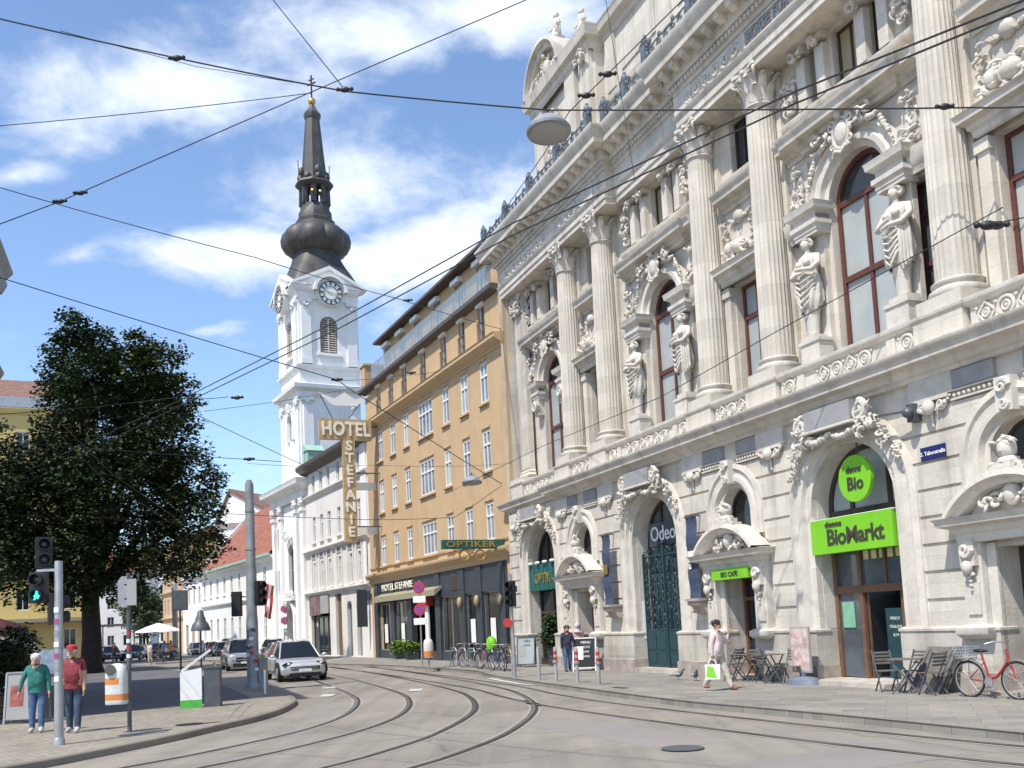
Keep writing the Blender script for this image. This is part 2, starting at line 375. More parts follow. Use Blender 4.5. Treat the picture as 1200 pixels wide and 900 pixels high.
def leafy(mb, x, y, z, w, h, rnd, n=20, r=0.09):
    for i in range(n):
        a = rnd.uniform(0, 2 * PI); q = math.sqrt(rnd.random())
        cx, cz, yy = x + w / 2 * q * math.cos(a), z + h / 2 * q * math.sin(a), y - rnd.random() * 0.08
        if i % 4 == 0: mb.ball((cx, yy, cz), r * rnd.uniform(.5, .95), (1, .7, 1)); continue
        b = rnd.uniform(0, 2 * PI); s = rnd.choice((-1, 1)); k = r * rnd.uniform(1.6, 2.6); P = []      # a curled leaf
        for j in range(6): t = j / 5; an = b + s * t * 2.2; P.append((cx + k * t * math.cos(an), yy - .09 * math.sin(PI * t) - .05 * t, cz + k * t * math.sin(an)))
        mb.tube(P, [r * .25, r * .55, r * .62, r * .5, r * .36, r * .12], 6, flat=.8)
def relief(mb, x0, x1, z0, z1, y, rnd, t=0.035):
    "a panel of scrolling leaves"
    w = x1 - x0; h = z1 - z0; n = max(1, round(w / h / 0.9)); st = w / n
    for i in range(n):
        c = x0 + st * (i + .5); s = 1 if i % 2 else -1
        scroll(mb, c, y, (z0 + z1) / 2, min(st, h) * 0.42, s, t, 1.5, PI / 2 * s)
        for k in range(4): mb.ball((c + rnd.uniform(-.5, .5) * st, y, (z0 + z1) / 2 + rnd.uniform(-.42, .42) * h), t * 1.5, (1.3, .7, .8), rot=rnd.uniform(0, 3))
def cartouche(mb, x, y, z, w, h, rnd):
    mb.ball((x, y, z), 1, (w * .26, .10, h * .36), hi=True)
    mb.torus((x, y, z), 1.0, 0.05, 20, 6, 'y', 0, w * .32, h * .42)
    for s in (-1, 1):
        scroll(mb, x + s * w * .36, y, z + h * .30, h * .17, s, .045, 1.3, PI / 2)
        scroll(mb, x + s * w * .34, y, z - h * .30, h * .14, -s, .045, 1.3, -PI / 2)
        mb.ball((x + s * w * .42, y - .04, z), .07, (1, .8, 1.6))
    mb.ball((x, y - .08, z + h * .5), .11, (1, 1, 1.1), hi=True)
    for i in range(7): mb.ball((x + (i - 3) * w * .07, y - .05, z - h * .46 - .03 * (3 - abs(i - 3))), .06)
def window(parent, uc, z0, z1, hw, y, fm='frame_white', gm='glass_mid', fr=0.07, mull=1, trans=(0.68,), arch=False, dp=0.08, top_gm=None, sill=None):
    "a window: frame mesh with its panes as one sub-part"
    f = MB(); zt = z1 - hw if arch else z1
    f.box(uc - hw, uc - hw + fr, y, y + dp, z0, zt); f.box(uc + hw - fr, uc + hw, y, y + dp, z0, zt)
    f.box(uc - hw + fr, uc + hw - fr, y, y + dp, z0, z0 + fr)
    if arch:
        f.arch(uc, zt, zt, [(hw, y), (hw, y + dp), (hw - fr, y + dp), (hw - fr, y), (hw, y)], 16, jamb=False)
    else: f.box(uc - hw + fr, uc + hw - fr, y, y + dp, z1 - fr, z1)
    for t in trans:
        zt2 = z0 + (zt - z0) * t if not (arch and t == 1) else zt
        f.box(uc - hw + fr, uc + hw - fr, y - .015, y + dp - .01, zt2 - fr * .6, zt2 + fr * .6)
    for i in range(mull):
        xm = uc - hw + 2 * hw * (i + 1) / (mull + 1); f.box(xm - fr * .45, xm + fr * .45, y + .005, y + dp - .012, z0 + fr, zt if arch else z1 - fr)
    o = f.build('window', fm, parent)
    g = MB(); yy = y + dp * .6
    if top_gm and trans:
        zt2 = zt if (arch and trans[-1] == 1) else z0 + (zt - z0) * trans[-1]
    else: zt2 = None
    pts = [(uc - hw + .01, z0 + .01), (uc + hw - .01, z0 + .01)]
    up = [(uc + (hw - .01) * math.cos(PI * i / 14), zt + (hw - .01) * math.sin(PI * i / 14)) for i in range(15)] if arch else [(uc + hw - .01, z1 - .01), (uc - hw + .01, z1 - .01)]
    if zt2 is None: g.add([(p[0], yy, p[1]) for p in pts + up], [list(range(len(pts + up)))])
    else:
        g.add([(uc - hw + .01, yy, z0 + .01), (uc + hw - .01, yy, z0 + .01), (uc + hw - .01, yy, zt2), (uc - hw + .01, yy, zt2)], [(0, 1, 2, 3)], 0)
        q = [(uc - hw + .01, yy, zt2), (uc + hw - .01, yy, zt2)] + [(p[0], yy, p[1]) for p in up]
        g.add(q, [list(range(len(q)))], 1)
    g.build('pane', [gm, top_gm] if top_gm else gm, o)
    return o
def wall_holes(mb, u0, u1, z0, z1, y, holes, depth, mi=0, back=True):
    """front face of a wall at y from u0 to u1, z0 to z1, with openings (uc, hw, zb, zt, arched) and their reveals"""
    hs = sorted(holes, key=lambda h: (h[0] - h[1], h[2])); us = sorted({u0, u1, *[h[0] - h[1] for h in hs], *[h[0] + h[1] for h in hs]})
    for a, b in zip(us, us[1:]):
        if b - a < 1e-6: continue
        m = (a + b) / 2; inn = sorted([h for h in hs if h[0] - h[1] < m < h[0] + h[1]], key=lambda h: h[2]); z = z0
        for h in inn:
            if h[2] > z + 1e-6: mb.quad((a, y, z), (b, y, z), (b, y, h[2]), (a, y, h[2]), mi)
            z = h[3]
            if h[4]:                                            # arched head: fill from the curve to its crown
                zs = h[3] - h[1]; n = 16
                P = [(h[0] - h[1] * math.cos(PI * i / n), zs + h[1] * math.sin(PI * i / n)) for i in range(n + 1)]
                for p, q in zip(P, P[1:]):
                    mb.quad((p[0], y, p[1]), (q[0], y, q[1]), (q[0], y, h[3] + .001), (p[0], y, h[3] + .001), mi)
                z = h[3] + .001
        if z < z1 - 1e-6: mb.quad((a, y, z), (b, y, z), (b, y, z1), (a, y, z1), mi)
    for uc, hw, zb, zt, ar in hs:
        zs = zt - hw if ar else zt
        P = [(uc - hw, zb), (uc - hw, zs)] + ([(uc - hw * math.cos(PI * i / 16), zs + hw * math.sin(PI * i / 16)) for i in range(1, 16)] if ar else []) + [(uc + hw, zs), (uc + hw, zb)]
        for p, q in zip(P, P[1:] + (P[:1] if zb > z0 + .01 else [])): mb.quad((p[0], y, p[1]), (q[0], y, q[1]), (q[0], y + depth, q[1]), (p[0], y + depth, p[1]), mi)
def frame_thing(name, label, cat, P, X):
    "an Empty whose local x runs along a facade to the right, y into the building"
    return thing(name, label, cat, P, math.atan2(X[1], X[0]))
# ================================================================== ground
def gmat(name, col, kind='asphalt', scale=1.0, var=0.15):
    m = bpy.data.materials.new(name); m.use_nodes = True; t = m.node_tree; L = t.links.new; b = t.nodes['Principled BSDF']
    b.inputs['Roughness'].default_value = 0.88
    tc = t.nodes.new('ShaderNodeTexCoord')
    def N(ty, **kw):
        n = t.nodes.new(ty)
        for k, v in kw.items():
            if k in n.inputs: n.inputs[k].default_value = v
            else: setattr(n, k, v)
        return n
    def noise(sc, d=6, r=.6, stretch=None):
        n = N('ShaderNodeTexNoise', Scale=sc, Detail=d, Roughness=r); src = tc.outputs['Object']
        if stretch:
            mp = N('ShaderNodeMapping'); mp.inputs['Scale'].default_value = stretch[:3]; mp.inputs['Rotation'].default_value = (0, 0, stretch[3]); L(src, mp.inputs[0]); src = mp.outputs[0]
        L(src, n.inputs['Vector']); return n.outputs[0]
    def rng(v, a, b_, c, d):
        r = N('ShaderNodeMapRange'); r.inputs[1].default_value = a; r.inputs[2].default_value = b_; r.inputs[3].default_value = c; r.inputs[4].default_value = d; L(v, r.inputs[0]); return r.outputs[0]
    def mul(a, b_):
        x = N('ShaderNodeMix', data_type='RGBA', blend_type='MULTIPLY'); x.inputs['Factor'].default_value = 1
        if isinstance(a, tuple): x.inputs[6].default_value = (*a, 1)
        else: L(a, x.inputs[6])
        L(b_, x.inputs[7]); return x.outputs[2]
    c = mul(col, rng(noise(.35, 8, .65), .3, .7, 1 - var, 1 + var))
    c = mul(c, rng(noise(45, 3, .7), .25, .75, .82, 1.16))
    hgt = noise(60, 3)
    if kind == 'road':
        c = mul(c, rng(noise(.5, 5, .6, (3.2, .12, 1, .38)), .35, .75, 1.10, .78))
        v = N('ShaderNodeTexVoronoi', feature='DISTANCE_TO_EDGE', Scale=.21); mp = N('ShaderNodeMapping'); mp.inputs['Rotation'].default_value = (0, 0, .4)
        n3 = N('ShaderNodeTexNoise', Scale=1.2, Detail=5); L(tc.outputs['Object'], n3.inputs['Vector']); ad = N('ShaderNodeVectorMath', operation='MULTIPLY_ADD'); L(n3.outputs['Color'], ad.inputs[0]); ad.inputs[1].default_value = (.5, .5, 0); L(tc.outputs['Object'], ad.inputs[2]); L(ad.outputs[0], v.inputs['Vector'])
        c = mul(c, rng(v.outputs['Distance'], 0, .010, .74, 1.0))
        c = mul(c, rng(noise(1.6, 3, .5), .60, .75, 1.0, .80)); c = mul(c, rng(noise(5.5, 4, .6), .66, .74, 1.0, .72)); c = mul(c, rng(noise(.22, 3, .5, (1, 1, 1, .9)), .50, .54, 1.0, .90))
    if kind in ('setts', 'slabs'):
        bk = N('ShaderNodeTexBrick'); bk.offset = .5; bk.inputs['Scale'].default_value = scale; bk.inputs['Mortar Size'].default_value = .03 if kind == 'setts' else .012
        bk.inputs['Color1'].default_value = (.82, .82, .82, 1); bk.inputs['Color2'].default_value = (1.12, 1.1, 1.06, 1); bk.inputs['Mortar'].default_value = (.55, .54, .52, 1)
        bk.inputs['Brick Width'].default_value = 1.0 if kind == 'setts' else 1.6; bk.inputs['Row Height'].default_value = .9 if kind == 'setts' else 1.0
        mp = N('ShaderNodeMapping'); mp.inputs['Rotation'].default_value = (0, 0, .37 if kind == 'slabs' else .9)
        n3 = N('ShaderNodeTexNoise', Scale=2.5, Detail=2); L(tc.outputs['Object'], n3.inputs['Vector']); ad = N('ShaderNodeVectorMath', operation='MULTIPLY_ADD'); L(n3.outputs['Color'], ad.inputs[0]); ad.inputs[1].default_value = (.06, .06, 0); L(tc.outputs['Object'], ad.inputs[2]); L(ad.outputs[0], mp.inputs[0]); L(mp.outputs[0], bk.inputs['Vector'])
        c = mul(c, bk.outputs['Color']); c = mul(c, rng(noise(.9, 4), .55, .7, 1.0, .85)); hgt = bk.outputs['Fac']
    bp = N('ShaderNodeBump'); bp.inputs['Strength'].default_value = .35; bp.inputs['Distance'].default_value = .01; bp.invert = kind in ('setts', 'slabs'); L(hgt, bp.inputs['Height']); L(bp.outputs[0], b.inputs['Normal'])
    L(c, b.inputs['Base Color']); M[name] = m
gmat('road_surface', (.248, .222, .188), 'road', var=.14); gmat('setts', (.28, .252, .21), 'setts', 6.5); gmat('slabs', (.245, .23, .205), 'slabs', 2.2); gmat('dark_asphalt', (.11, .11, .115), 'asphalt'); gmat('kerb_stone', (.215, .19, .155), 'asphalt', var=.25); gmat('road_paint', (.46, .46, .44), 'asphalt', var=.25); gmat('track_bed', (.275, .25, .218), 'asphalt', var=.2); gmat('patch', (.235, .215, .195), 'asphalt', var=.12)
def cr(P, n=8):
    P = [Vector((p[0], p[1])) for p in P]; o = []
    for i in range(len(P) - 1):
        a, b, c, d = P[max(i - 1, 0)], P[i], P[i + 1], P[min(i + 2, len(P) - 1)]
        for k in range(n):
            t = k / n; o.append(.5 * ((2 * b) + (c - a) * t + (2 * a - 5 * b + 4 * c - d) * t * t + (3 * b - a - 3 * c + d) * t ** 3))
    return o + [P[-1]]
def offs(P, d):
    o = []
    for i, p in enumerate(P):
        t = (P[min(i + 1, len(P) - 1)] - P[max(i - 1, 0)]).normalized(); o.append(p + Vector((t.y, -t.x)) * d)
    return o
def strip(mb, P, a, b, z, mi=0):
    A, B = offs(P, a), offs(P, b); n = len(P)
    mb.add([(p.x, p.y, z) for p in A] + [(p.x, p.y, z) for p in B], [(i, i + 1, n + i + 1, n + i) for i in range(n - 1)], mi)
g = MB(); g.quad((-900, -150, 0), (900, -150, 0), (900, 1800, 0), (-900, 1800, 0)); g.build('road', 'road_surface', kind='structure')
TA = cr([(-19, 2.5), (-13, 6.5), (-8.6, 11.6), (-5.75, 16.0), (-4.45, 18.9), (-3.75, 21.5), (-3.55, 24.2), (-3.8, 27.5), (-4.45, 30.8), (-6.25, 36.7), (-8.7, 44), (-13.3, 56), (-20, 72), (-29, 90), (-45, 120), (-70, 165)])
TB = cr([(-14, 1.5), (-8, 6.5), (-4.2, 11.6), (-2.35, 14.8), (-1.55, 16.7), (-.97, 18.7), (-.5, 21.8), (-.4, 24.5), (-.7, 27.9), (-1.4, 31.4), (-3.5, 38.4), (-7, 48.5), (-10.3, 57), (-17, 71.5), (-26, 89), (-42, 119), (-67, 164)])
TL = cr([(17, -8), (9.3, 8.3), (6.2, 13.6), (3.95, 18.05), (1.55, 23.5), (.3, 27.3), (-.95, 32.1), (-3.9, 40.5), (-6.9, 48.6), (-10.28, 57.05)])
for P in (TA, TB, TL):
    for s in (-1, 1):
        g = MB(); strip(g, P, s * .72 - .16, s * .72 + .16, .004); g.build('rail_bedding', 'track_bed', kind='structure')
        g = MB(); strip(g, P, s * .72 - .075, s * .72 + .085, .008); g.build('rail_joint', 'groove', kind='structure')
        g = MB(); strip(g, P, s * .72 - .055 * 1, s * .72 + .015, .012); g.build('tram_rail', 'rail', kind='structure')
# pavements: the right-hand one with its kerb, the bicycle kerb and the left-hand corner
def pave(name, edge, far, surf, z=.13):
    E_ = cr(edge, 6); g = MB(); pts = [(p.x, p.y) for p in offs(E_, .14)] + far
    g.prism(pts, 'z', -.05, z); g.build(name, surf, kind='structure')
    g = MB(); n = len(E_); A, B = E_, offs(E_, .16); zz = z + .006
    g.add([(p.x, p.y, -.05) for p in A] + [(p.x + (q.x - p.x) * .02, p.y + (q.y - p.y) * .02, zz - .02) for p, q in zip(A, B)] + [(p.x + (q.x - p.x) * .14, p.y + (q.y - p.y) * .14, zz) for p, q in zip(A, B)] + [(p.x, p.y, zz) for p in B],
          [(k * n + i, k * n + i + 1, (k + 1) * n + i + 1, (k + 1) * n + i) for k in range(3) for i in range(n - 1)])
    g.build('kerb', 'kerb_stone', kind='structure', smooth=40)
RK = [(-75, 165), (-46, 118), (-27, 84), (-13, 61.5), (-8.4, 54.2), (-5.6, 49.6), (-4.4, 46.8), (-1.75, 41), (-.95, 37.2), (.2, 33.0), (1.57, 28.7), (3.64, 22.4), (4.88, 19.7), (5.87, 17.6), (7.25, 14.35), (9.9, 8.5), (14, 0), (20, -12)]
pave('pavement', RK, [(60, -12), (60, 60), (10, 110), (-40, 165)], 'slabs')
LK = [(-13, 10.5), (-9.6, 13.9), (-8.25, 16.1), (-7.62, 17.7), (-7.0, 19.7), (-6.6, 21.6), (-6.2, 23.6), (-6.12, 25.8), (-6.4, 28.4), (-7.05, 30.6), (-7.75, 32.1), (-9.4, 34.8), (-11.6, 39.5), (-15.6, 50), (-19.6, 59), (-24.5, 68), (-36, 88), (-60, 128)]
pave('pavement', LK[::-1], [(-120, 10), (-120, 128)][::1], 'setts')
g = MB(); g.prism([(-60, 25.5), (-12.5, 26.2), (-9.4, 27.9), (-8.2, 30.2), (-9.6, 33.9), (-11.9, 39.4), (-15.9, 50), (-24.9, 68.2), (-45, 103), (-90, 103)], 'z', .1, .136); g.build('plaza', 'dark_asphalt', kind='structure')
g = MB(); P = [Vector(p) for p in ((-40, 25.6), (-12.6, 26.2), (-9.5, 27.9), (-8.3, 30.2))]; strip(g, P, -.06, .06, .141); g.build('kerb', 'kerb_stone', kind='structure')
# paint and patches on the road
def paint(pts, name='road_marking', mt='road_paint', z=.016):
    g = MB(); g.add([(p[0], p[1], z) for p in pts], [list(range(len(pts)))]); return g.build(name, mt, kind='structure')
paint([(-1.25, 36.9), (-1.0, 36.9), (.2, 33.2), (1.15, 31.0), (.75, 30.9), (-.15, 32.8)])
for k in (0, 5):
    x = -6.3 + k * .55
    paint([(x, 31.0 + .12 * k), (x + .42, 30.95 + .12 * k), (x + .36, 32.1 + .12 * k), (x - .06, 32.15 + .12 * k)])
for k in range(1): paint([(-7.0 + k * 1.1, 35.2 + k * .18), (-6.55 + k * 1.1, 35.25 + k * .18), (-6.75 + k * 1.1, 36.3 + k * .18), (-7.2 + k * 1.1, 36.2 + k * .18)])
paint([(-12.3, 45.5), (-12.15, 45.5), (-9.3, 38.2), (-9.45, 38.2)])
def patch(cx, cy, w, l, a):
    c, s = math.cos(a), math.sin(a); paint([(cx + x * c - y * s, cy + x * s + y * c) for x, y in ((-w, -l), (w, -l), (w, l), (-w, l))], 'road_patch', 'patch', .002)
patch(-.1, 13.2, .5, 1.4, .3); patch(5.0, 19.4 - 4.2, .25, 2.0, .42); patch(-4.6, 21.0, .3, 1.2, -.1); patch(1.4, 18.5, .7, 3.2, .45); patch(-3, 46, .9, 3, .4); patch(4.2, 13.4, 1.2, .8, .5); patch(-5.2, 26, .35, 2.2, .1)
for i, (p, r, zz, lab) in enumerate(((gnd(800, 878), .33, .018, 'round iron manhole cover in the road near the bottom edge'), (gnd(222, 849, .13), .3, .138, 'dark round cover in the paving of the left corner'))):
    t = thing('manhole_cover', lab, 'manhole cover', (p.x, p.y, zz)); g = MB(); g.lathe([(r, 0), (r, .004), (r * .85, .006)], 28); g.build('lid', 'groove' if i else 'steel_dark', t)
t = thing('kerb_drain', 'dark drain mouth cut into the right kerb', 'drain', (*gnd(726, 812, .0).xy, .03), -1.15); g = MB(); g.box(-.3, .3, -.05, .12, 0, .112); g.build('inlet', 'groove', t)
# ================================================================== the ornate corner palace
OX, OY = Vector((0.36356, -0.93157, 0)), Vector((0.93157, 0.36356, 0))
OP = Vector((3.1076, 37.3232, 0))
def od(u, y, z=0.13): return OP + OX * u + OY * y + Vector((0, 0, z))
ODA = math.atan2(OX.y, OX.x)
rnd = random.Random(5)
pal = frame_thing('ornate_palace', 'long cream stone palace with giant fluted columns and carved figures along the right side', 'building', OP, OX)
A_, B_, C_, D_, E_, F_ = -5.35, -0.95, 4.5, 9.45, 14.35, 19.35
WIDE, NARROW = [A_, C_, E_], [B_, D_, F_]
U0, U1 = -8.9, 24.0
ZS = 4.55
# ---- ground storey wall
g = MB()
hol = [(c, 1.5, 1.45, ZS + 1.5, True) for c in WIDE] + [(c, .72, 4.45, 5.66, True) for c in NARROW] + [(c, .74, 1.45, 3.1, False) for c in NARROW]
wall_holes(g, U0, U1, 1.45, 7.0, 0.0, hol, 1.0)
g.quad((U0, 0, 0.1), (U0, 9, 0.1), (U0, 9, 20), (U0, 0, 20))
JZ = [1.48, 2.09, 2.70, 3.30, 3.91, 4.51, 5.12, 5.74, 6.30]
def halfw(c, z):
    if c in WIDE:
        return 2.28 if z < ZS else (math.sqrt(max(0, 2.28 ** 2 - (z - ZS) ** 2)))
    if z < 4.0: return 1.62
    zs = 4.92
    return 1.42 if z < zs else math.sqrt(max(0, 1.42 ** 2 - (z - zs) ** 2))
bays = sorted(WIDE + NARROW)
for za, zb in zip(JZ, JZ[1:]):
    za += .035; zb -= .035; zz = [za + (zb - za) * i / 5 for i in range(6)]
    edges = [('e', U0)] + [('b', c) for c in bays] + [('e', U1)]
    for a, b in zip(edges, edges[1:]):
        Lp = [(a[1] + (halfw(a[1], z) if a[0] == 'b' else 0.0), z) for z in zz]
        Rp = [(b[1] - (halfw(b[1], z) if b[0] == 'b' else 0.0), z) for z in zz]
        g.prism(Lp + Rp[::-1], 'y', -.06, .02)
g.build('ground_wall', 'stone', pal)
# ---- plinth
cuts = []
for c in bays: cuts.append((c - (1.48 if c in WIDE else .74), c + (1.48 if c in WIDE else .74)))
xs = [U0] + [q for c in cuts for q in c] + [U1]
for a, b in zip(xs[::2], xs[1::2]):
    g = MB(); g.box(a, b, -.16, .8, .55, 1.45); g.sweep([(a, .3), (a, -.16), (b, -.16), (b, .3)], [(0, 1.4), (.03, 1.42), (.03, 1.47), (-.06, 1.52), (-.2, 1.53)])
    for q in range(int((b - a) / .9)): g.box(a + .9 * q + .88, a + .9 * q + .9, -.163, -.1, .56, 1.4)
    g.build('plinth', 'stone_plinth', pal)
for a, b in zip(xs[::2], xs[1::2]):
    g = MB(); g.box(a - .02, b + .02, -.22, .8, .05, .55); g.sweep([(a - .02, .3), (a - .02, -.22), (b + .02, -.22), (b + .02, .3)], [(0, .5), (-.06, .575), (-.1, .58)])
    g.build('plinth_base', 'granite', pal)
# ---- arch rings
ringW = [(2.28, .02), (2.28, -.10), (2.12, -.14), (2.08, -.07), (1.96, -.05), (1.92, -.12), (1.74, -.13), (1.70, -.02), (1.60, .04), (1.56, .16), (1.49, .18), (1.49, .62)]
ringN = [(1.42, .02), (1.42, -.11), (1.28, -.14), (1.24, -.08), (1.10, -.07), (1.06, -.13), (.92, -.13), (.86, .0), (.73, .05), (.73, .4)]
for c in WIDE:
    g = MB(); g.arch(c, ZS, 1.5, ringW, 28); g.build('arch_surround', 'stone_pale', pal, 35)
for c in NARROW:
    g = MB(); g.arch(c, 4.92, 4.2, ringN, 24)
    g.box(c - .2, c + .2, -.30, 0, 5.75, 6.45); scroll(g, c, -.32, 6.25, .16, 1, .06); scroll(g, c, -.30, 5.9, .12, -1, .05)
    g.build('arch_surround', 'stone_pale', pal, 35)
# ---- panels, guilloche bands, masks and cartouches below the string course
def band(a, b):
    g = MB(); gp = MB(); gp.box(a + .06, b - .06, -.10, 0, 6.55, 6.93)
    g.box(a, b, -.12, 0, 6.30, 6.34); g.box(a, b, -.12, 0, 6.49, 6.53)
    n = int((b - a) / .13)
    for i in range(n): g.ball((a + (i + .5) * (b - a) / n, -.07, 6.415), .055, (1, .7, 1))
    g.build('guilloche_band', 'stone_pale', pal, 40); gp.build('stone_panel', 'stone_grey', pal)
for c in NARROW:
    band(c - 1.5, c - .3); band(c + .3, c + 1.5)
for a in (A_ - 2.6, (A_ + B_) / 2 + .45, (B_ + C_) / 2 - .45, (C_ + D_) / 2 + .45, (D_ + E_) / 2 - .45, (E_ + F_) / 2 + .45):
    g = MB(); g.box(a - .62, a + .62, -.13, 0, 6.5, 6.95); g.box(a - .5, a + .5, -.16, 0, 6.42, 6.5)
    g.ball((a, -.2, 6.28), .15, (1, .9, 1.15), hi=True); scroll(g, a - .28, -.12, 6.3, .13, 1, .04); scroll(g, a + .28, -.12, 6.3, .13, -1, .04)
    swag(g, a - .55, 6.42, a - .1, 6.2, .05, -.13, .06, rnd, 7); swag(g, a + .1, 6.2, a + .55, 6.42, .05, -.13, .06, rnd, 7)
    g.tube([(a, -.12, 6.15), (a, -.1, 5.85)], .03, 5)
    g.build('string_ornament', 'stone_pale', pal, 40)
for c in WIDE:
    g = MB(); g.box(c - .85, c + .85, -.55, 0, 6.42, 6.95); o = g.build('name_tablet', 'stone_grey', pal)
    g = MB(); g.sweep([(c - .9, 0), (c - .9, -.58), (c + .9, -.58), (c + .9, 0)], [(0, 6.36), (.05, 6.38), (.05, 6.43), (0, 6.45)])
    for s in (-1, 1):
        scroll(g, c + s * 1.08, -.45, 6.62, .24, -s, .09, 1.5, PI / 2); scroll(g, c + s * 1.32, -.3, 6.28, .17, s, .07, 1.3)
        leafy(g, c + s * 1.15, -.35, 6.45, .6, .8, rnd, 26, .09); swag(g, c, 6.25, c + s * 1.1, 6.3, .12, -.45, .10, rnd, 12)
        leafy(g, c + s * 1.62, -.2, 6.0, .3, .6, rnd, 12, .07); leafy(g, c + s * 1.9, -.14, 5.55, .2, .5, rnd, 8, .06)
    g.build('crest_carving', 'stone_pale', pal, 50)
# ---- string course
prof = [(-.1, 6.93), (.10, 6.95), (.12, 7.03), (.2, 7.07), (.26, 7.17), (.28, 7.22), (.5, 7.26), (.52, 7.40), (.58, 7.44), (.62, 7.52), (.62, 7.56), (-.3, 7.62)]
g = MB(); g.sweep([(U0 - .05, 1.0), (U0 - .05, .25), (-3.2, .25), (-3.2, -.05), (U1, -.05)], prof)
g.build('string_course', 'stone', pal, 30)
# ---- balcony parapets
COLS = [-2.5, .78, 7.93, 11.18, 17.66, 20.95]
CY = .62
PY = .03
def parapet(a, b, yy, big):
    g = MB(); g.box(a, b, yy, yy + .35, 7.58, 8.24); g.sweep([(a, yy + .2), (a, yy), (b, yy), (b, yy + .2)], [(.0, 7.58), (.06, 7.6), (.06, 7.68), (0, 7.72)])
    g.sweep([(a, yy + .35), (a, yy), (b, yy), (b, yy + .35)], [(0, 8.16), (.06, 8.19), (.1, 8.24), (.13, 8.28), (.13, 8.37), (-.36, 8.39)])
    def unit(x, k):
        z = 7.93
        if k == 'o':
            g.torus((x, yy - .03, z), .19, .04, 18, 6); g.torus((x, yy - .03, z), .09, .035, 12, 5); g.ball((x, yy - .03, z), .05)
        else:
            P = [(x, yy - .03, z + .23), (x + .22, yy - .03, z), (x, yy - .03, z - .23), (x - .22, yy - .03, z)]
            g.tube(P, .042, 5, closed=True); g.torus((x, yy - .03, z), .08, .035, 12, 5); g.ball((x, yy - .03, z), .05)
        for sx in (-1, 1):
            for sz in (-1, 1): g.ball((x + sx * .24, yy - .02, z + sz * .15), .045)
    if big:
        m = (a + b) / 2; w = (b - a) / 2
        for x0, x1 in ((a + .1, a + .72), (b - .72, b - .1)): unit((x0 + x1) / 2, 'o')
        n = max(3, int((2 * w - 2.6) / .52))
        for i in range(n): unit(m + (i - (n - 1) / 2) * .5, 'o' if i % 2 else 'd')
        for x in (a + .9, b - .9): g.box(x - .14, x + .14, yy - .05, yy, 7.7, 8.18)
    else:
        m = (a + b) / 2; n = max(2, int((b - a - .1) / .5))
        for i in range(n): unit(m + (i - (n - 1) / 2) * .5, 'o' if i % 2 else 'd')
    g.build('balcony_parapet', 'stone_pale', pal, 40)
parapet(-7.4, -3.15, .22, True); parapet(-1.75, .15, PY, False); parapet(1.55, 7.3, PY, True)
parapet(8.7, 10.55, PY, False); parapet(11.95, 17.05, PY, True); parapet(18.45, 20.3, PY, False); parapet(21.7, U1, PY, False)
# ---- pedestals and columns
g = MB(); g.box(-.70, .70, -.72, .45, -1.14, -.36); g.sweep([(-.7, .45), (-.7, -.72), (.7, -.72), (.7, .45)], [(0, -1.12), (.05, -1.1), (.05, -1.0), (0, -.96)])
g.sweep([(-.7, .45), (-.7, -.72), (.7, -.72), (.7, .45)], [(0, -.42), (.05, -.4), (.06, -.34), (-.03, -.3), (-.1, -.28), (-.6, -.27)])
g.box(-.64, .64, -.64, .45, -.28, 0)
ped_me = g.mesh('pedestal', 'stone')
Rr = .47
g = MB(); n = 96; rows = []
HS = 7.35
for i in range(13):
    q = i / 12; r = Rr * (1 - .14 * q ** 1.7); z = .38 + HS * q; row = []
    dp = .0 if i in (0, 12) else .055
    for j in range(n):
        ph = (j % 4); k = 1 - dp * (0, .85, 1, .85)[ph]
        a = 2 * PI * j / n; row.append((r * k * math.cos(a), r * k * math.sin(a), z))
    rows.append(row)
g.add([v for r_ in rows for v in r_], [(i * n + j, i * n + (j + 1) % n, (i + 1) * n + (j + 1) % n, (i + 1) * n + j) for i in range(12) for j in range(n)])
shaft_me = g.mesh('shaft', 'stone', 30)
g = MB(); g.lathe([(.60, 0), (.62, .03), (.64, .09), (.62, .15), (.55, .17), (.53, .21), (.54, .25), (.57, .28), (.57, .33), (.53, .36), (.48, .385)], 40)
base_me = g.mesh('column_base', 'stone', 50)
g = MB(); z0 = .38 + HS
g.lathe([(.42, z0), (.47, z0 + .03), (.47, z0 + .08), (.41, z0 + .10), (.40, z0 + .3), (.43, z0 + .7), (.52, z0 + 1.0), (.5, z0 + 1.05)], 32)
def leaf(ang, zb, h, rad, w):
    P = []; ca, sa = math.cos(ang), math.sin(ang)
    for t, o, wd in ((0, 0, .85), (.35, .03, 1.0), (.7, .08, .9), (.92, .17, .7), (1.0, .26, .45), (.9, .30, .3)):
        r = rad + o; z = zb + h * t
        for s in (-1, 0, 1):
            x, y = r + (.03 if s == 0 else 0), s * w * wd / 2
            P.append((x * ca - y * sa, x * sa + y * ca, z))
    F_s = []
    for i in range(5):
        for j in range(2): F_s.append((i * 3 + j, i * 3 + j + 1, i * 3 + j + 4, i * 3 + j + 3))
    st = len(g.v); g.add(P, F_s)
    g.add([(p[0] * .93, p[1] * .93, p[2] - .01) for p in P], [tuple(reversed(f)) for f in F_s])
for k in range(8): leaf(2 * PI * k / 8, z0 + .1, .42, .43, .30)
for k in range(8): leaf(2 * PI * (k + .5) / 8, z0 + .12, .74, .42, .28)
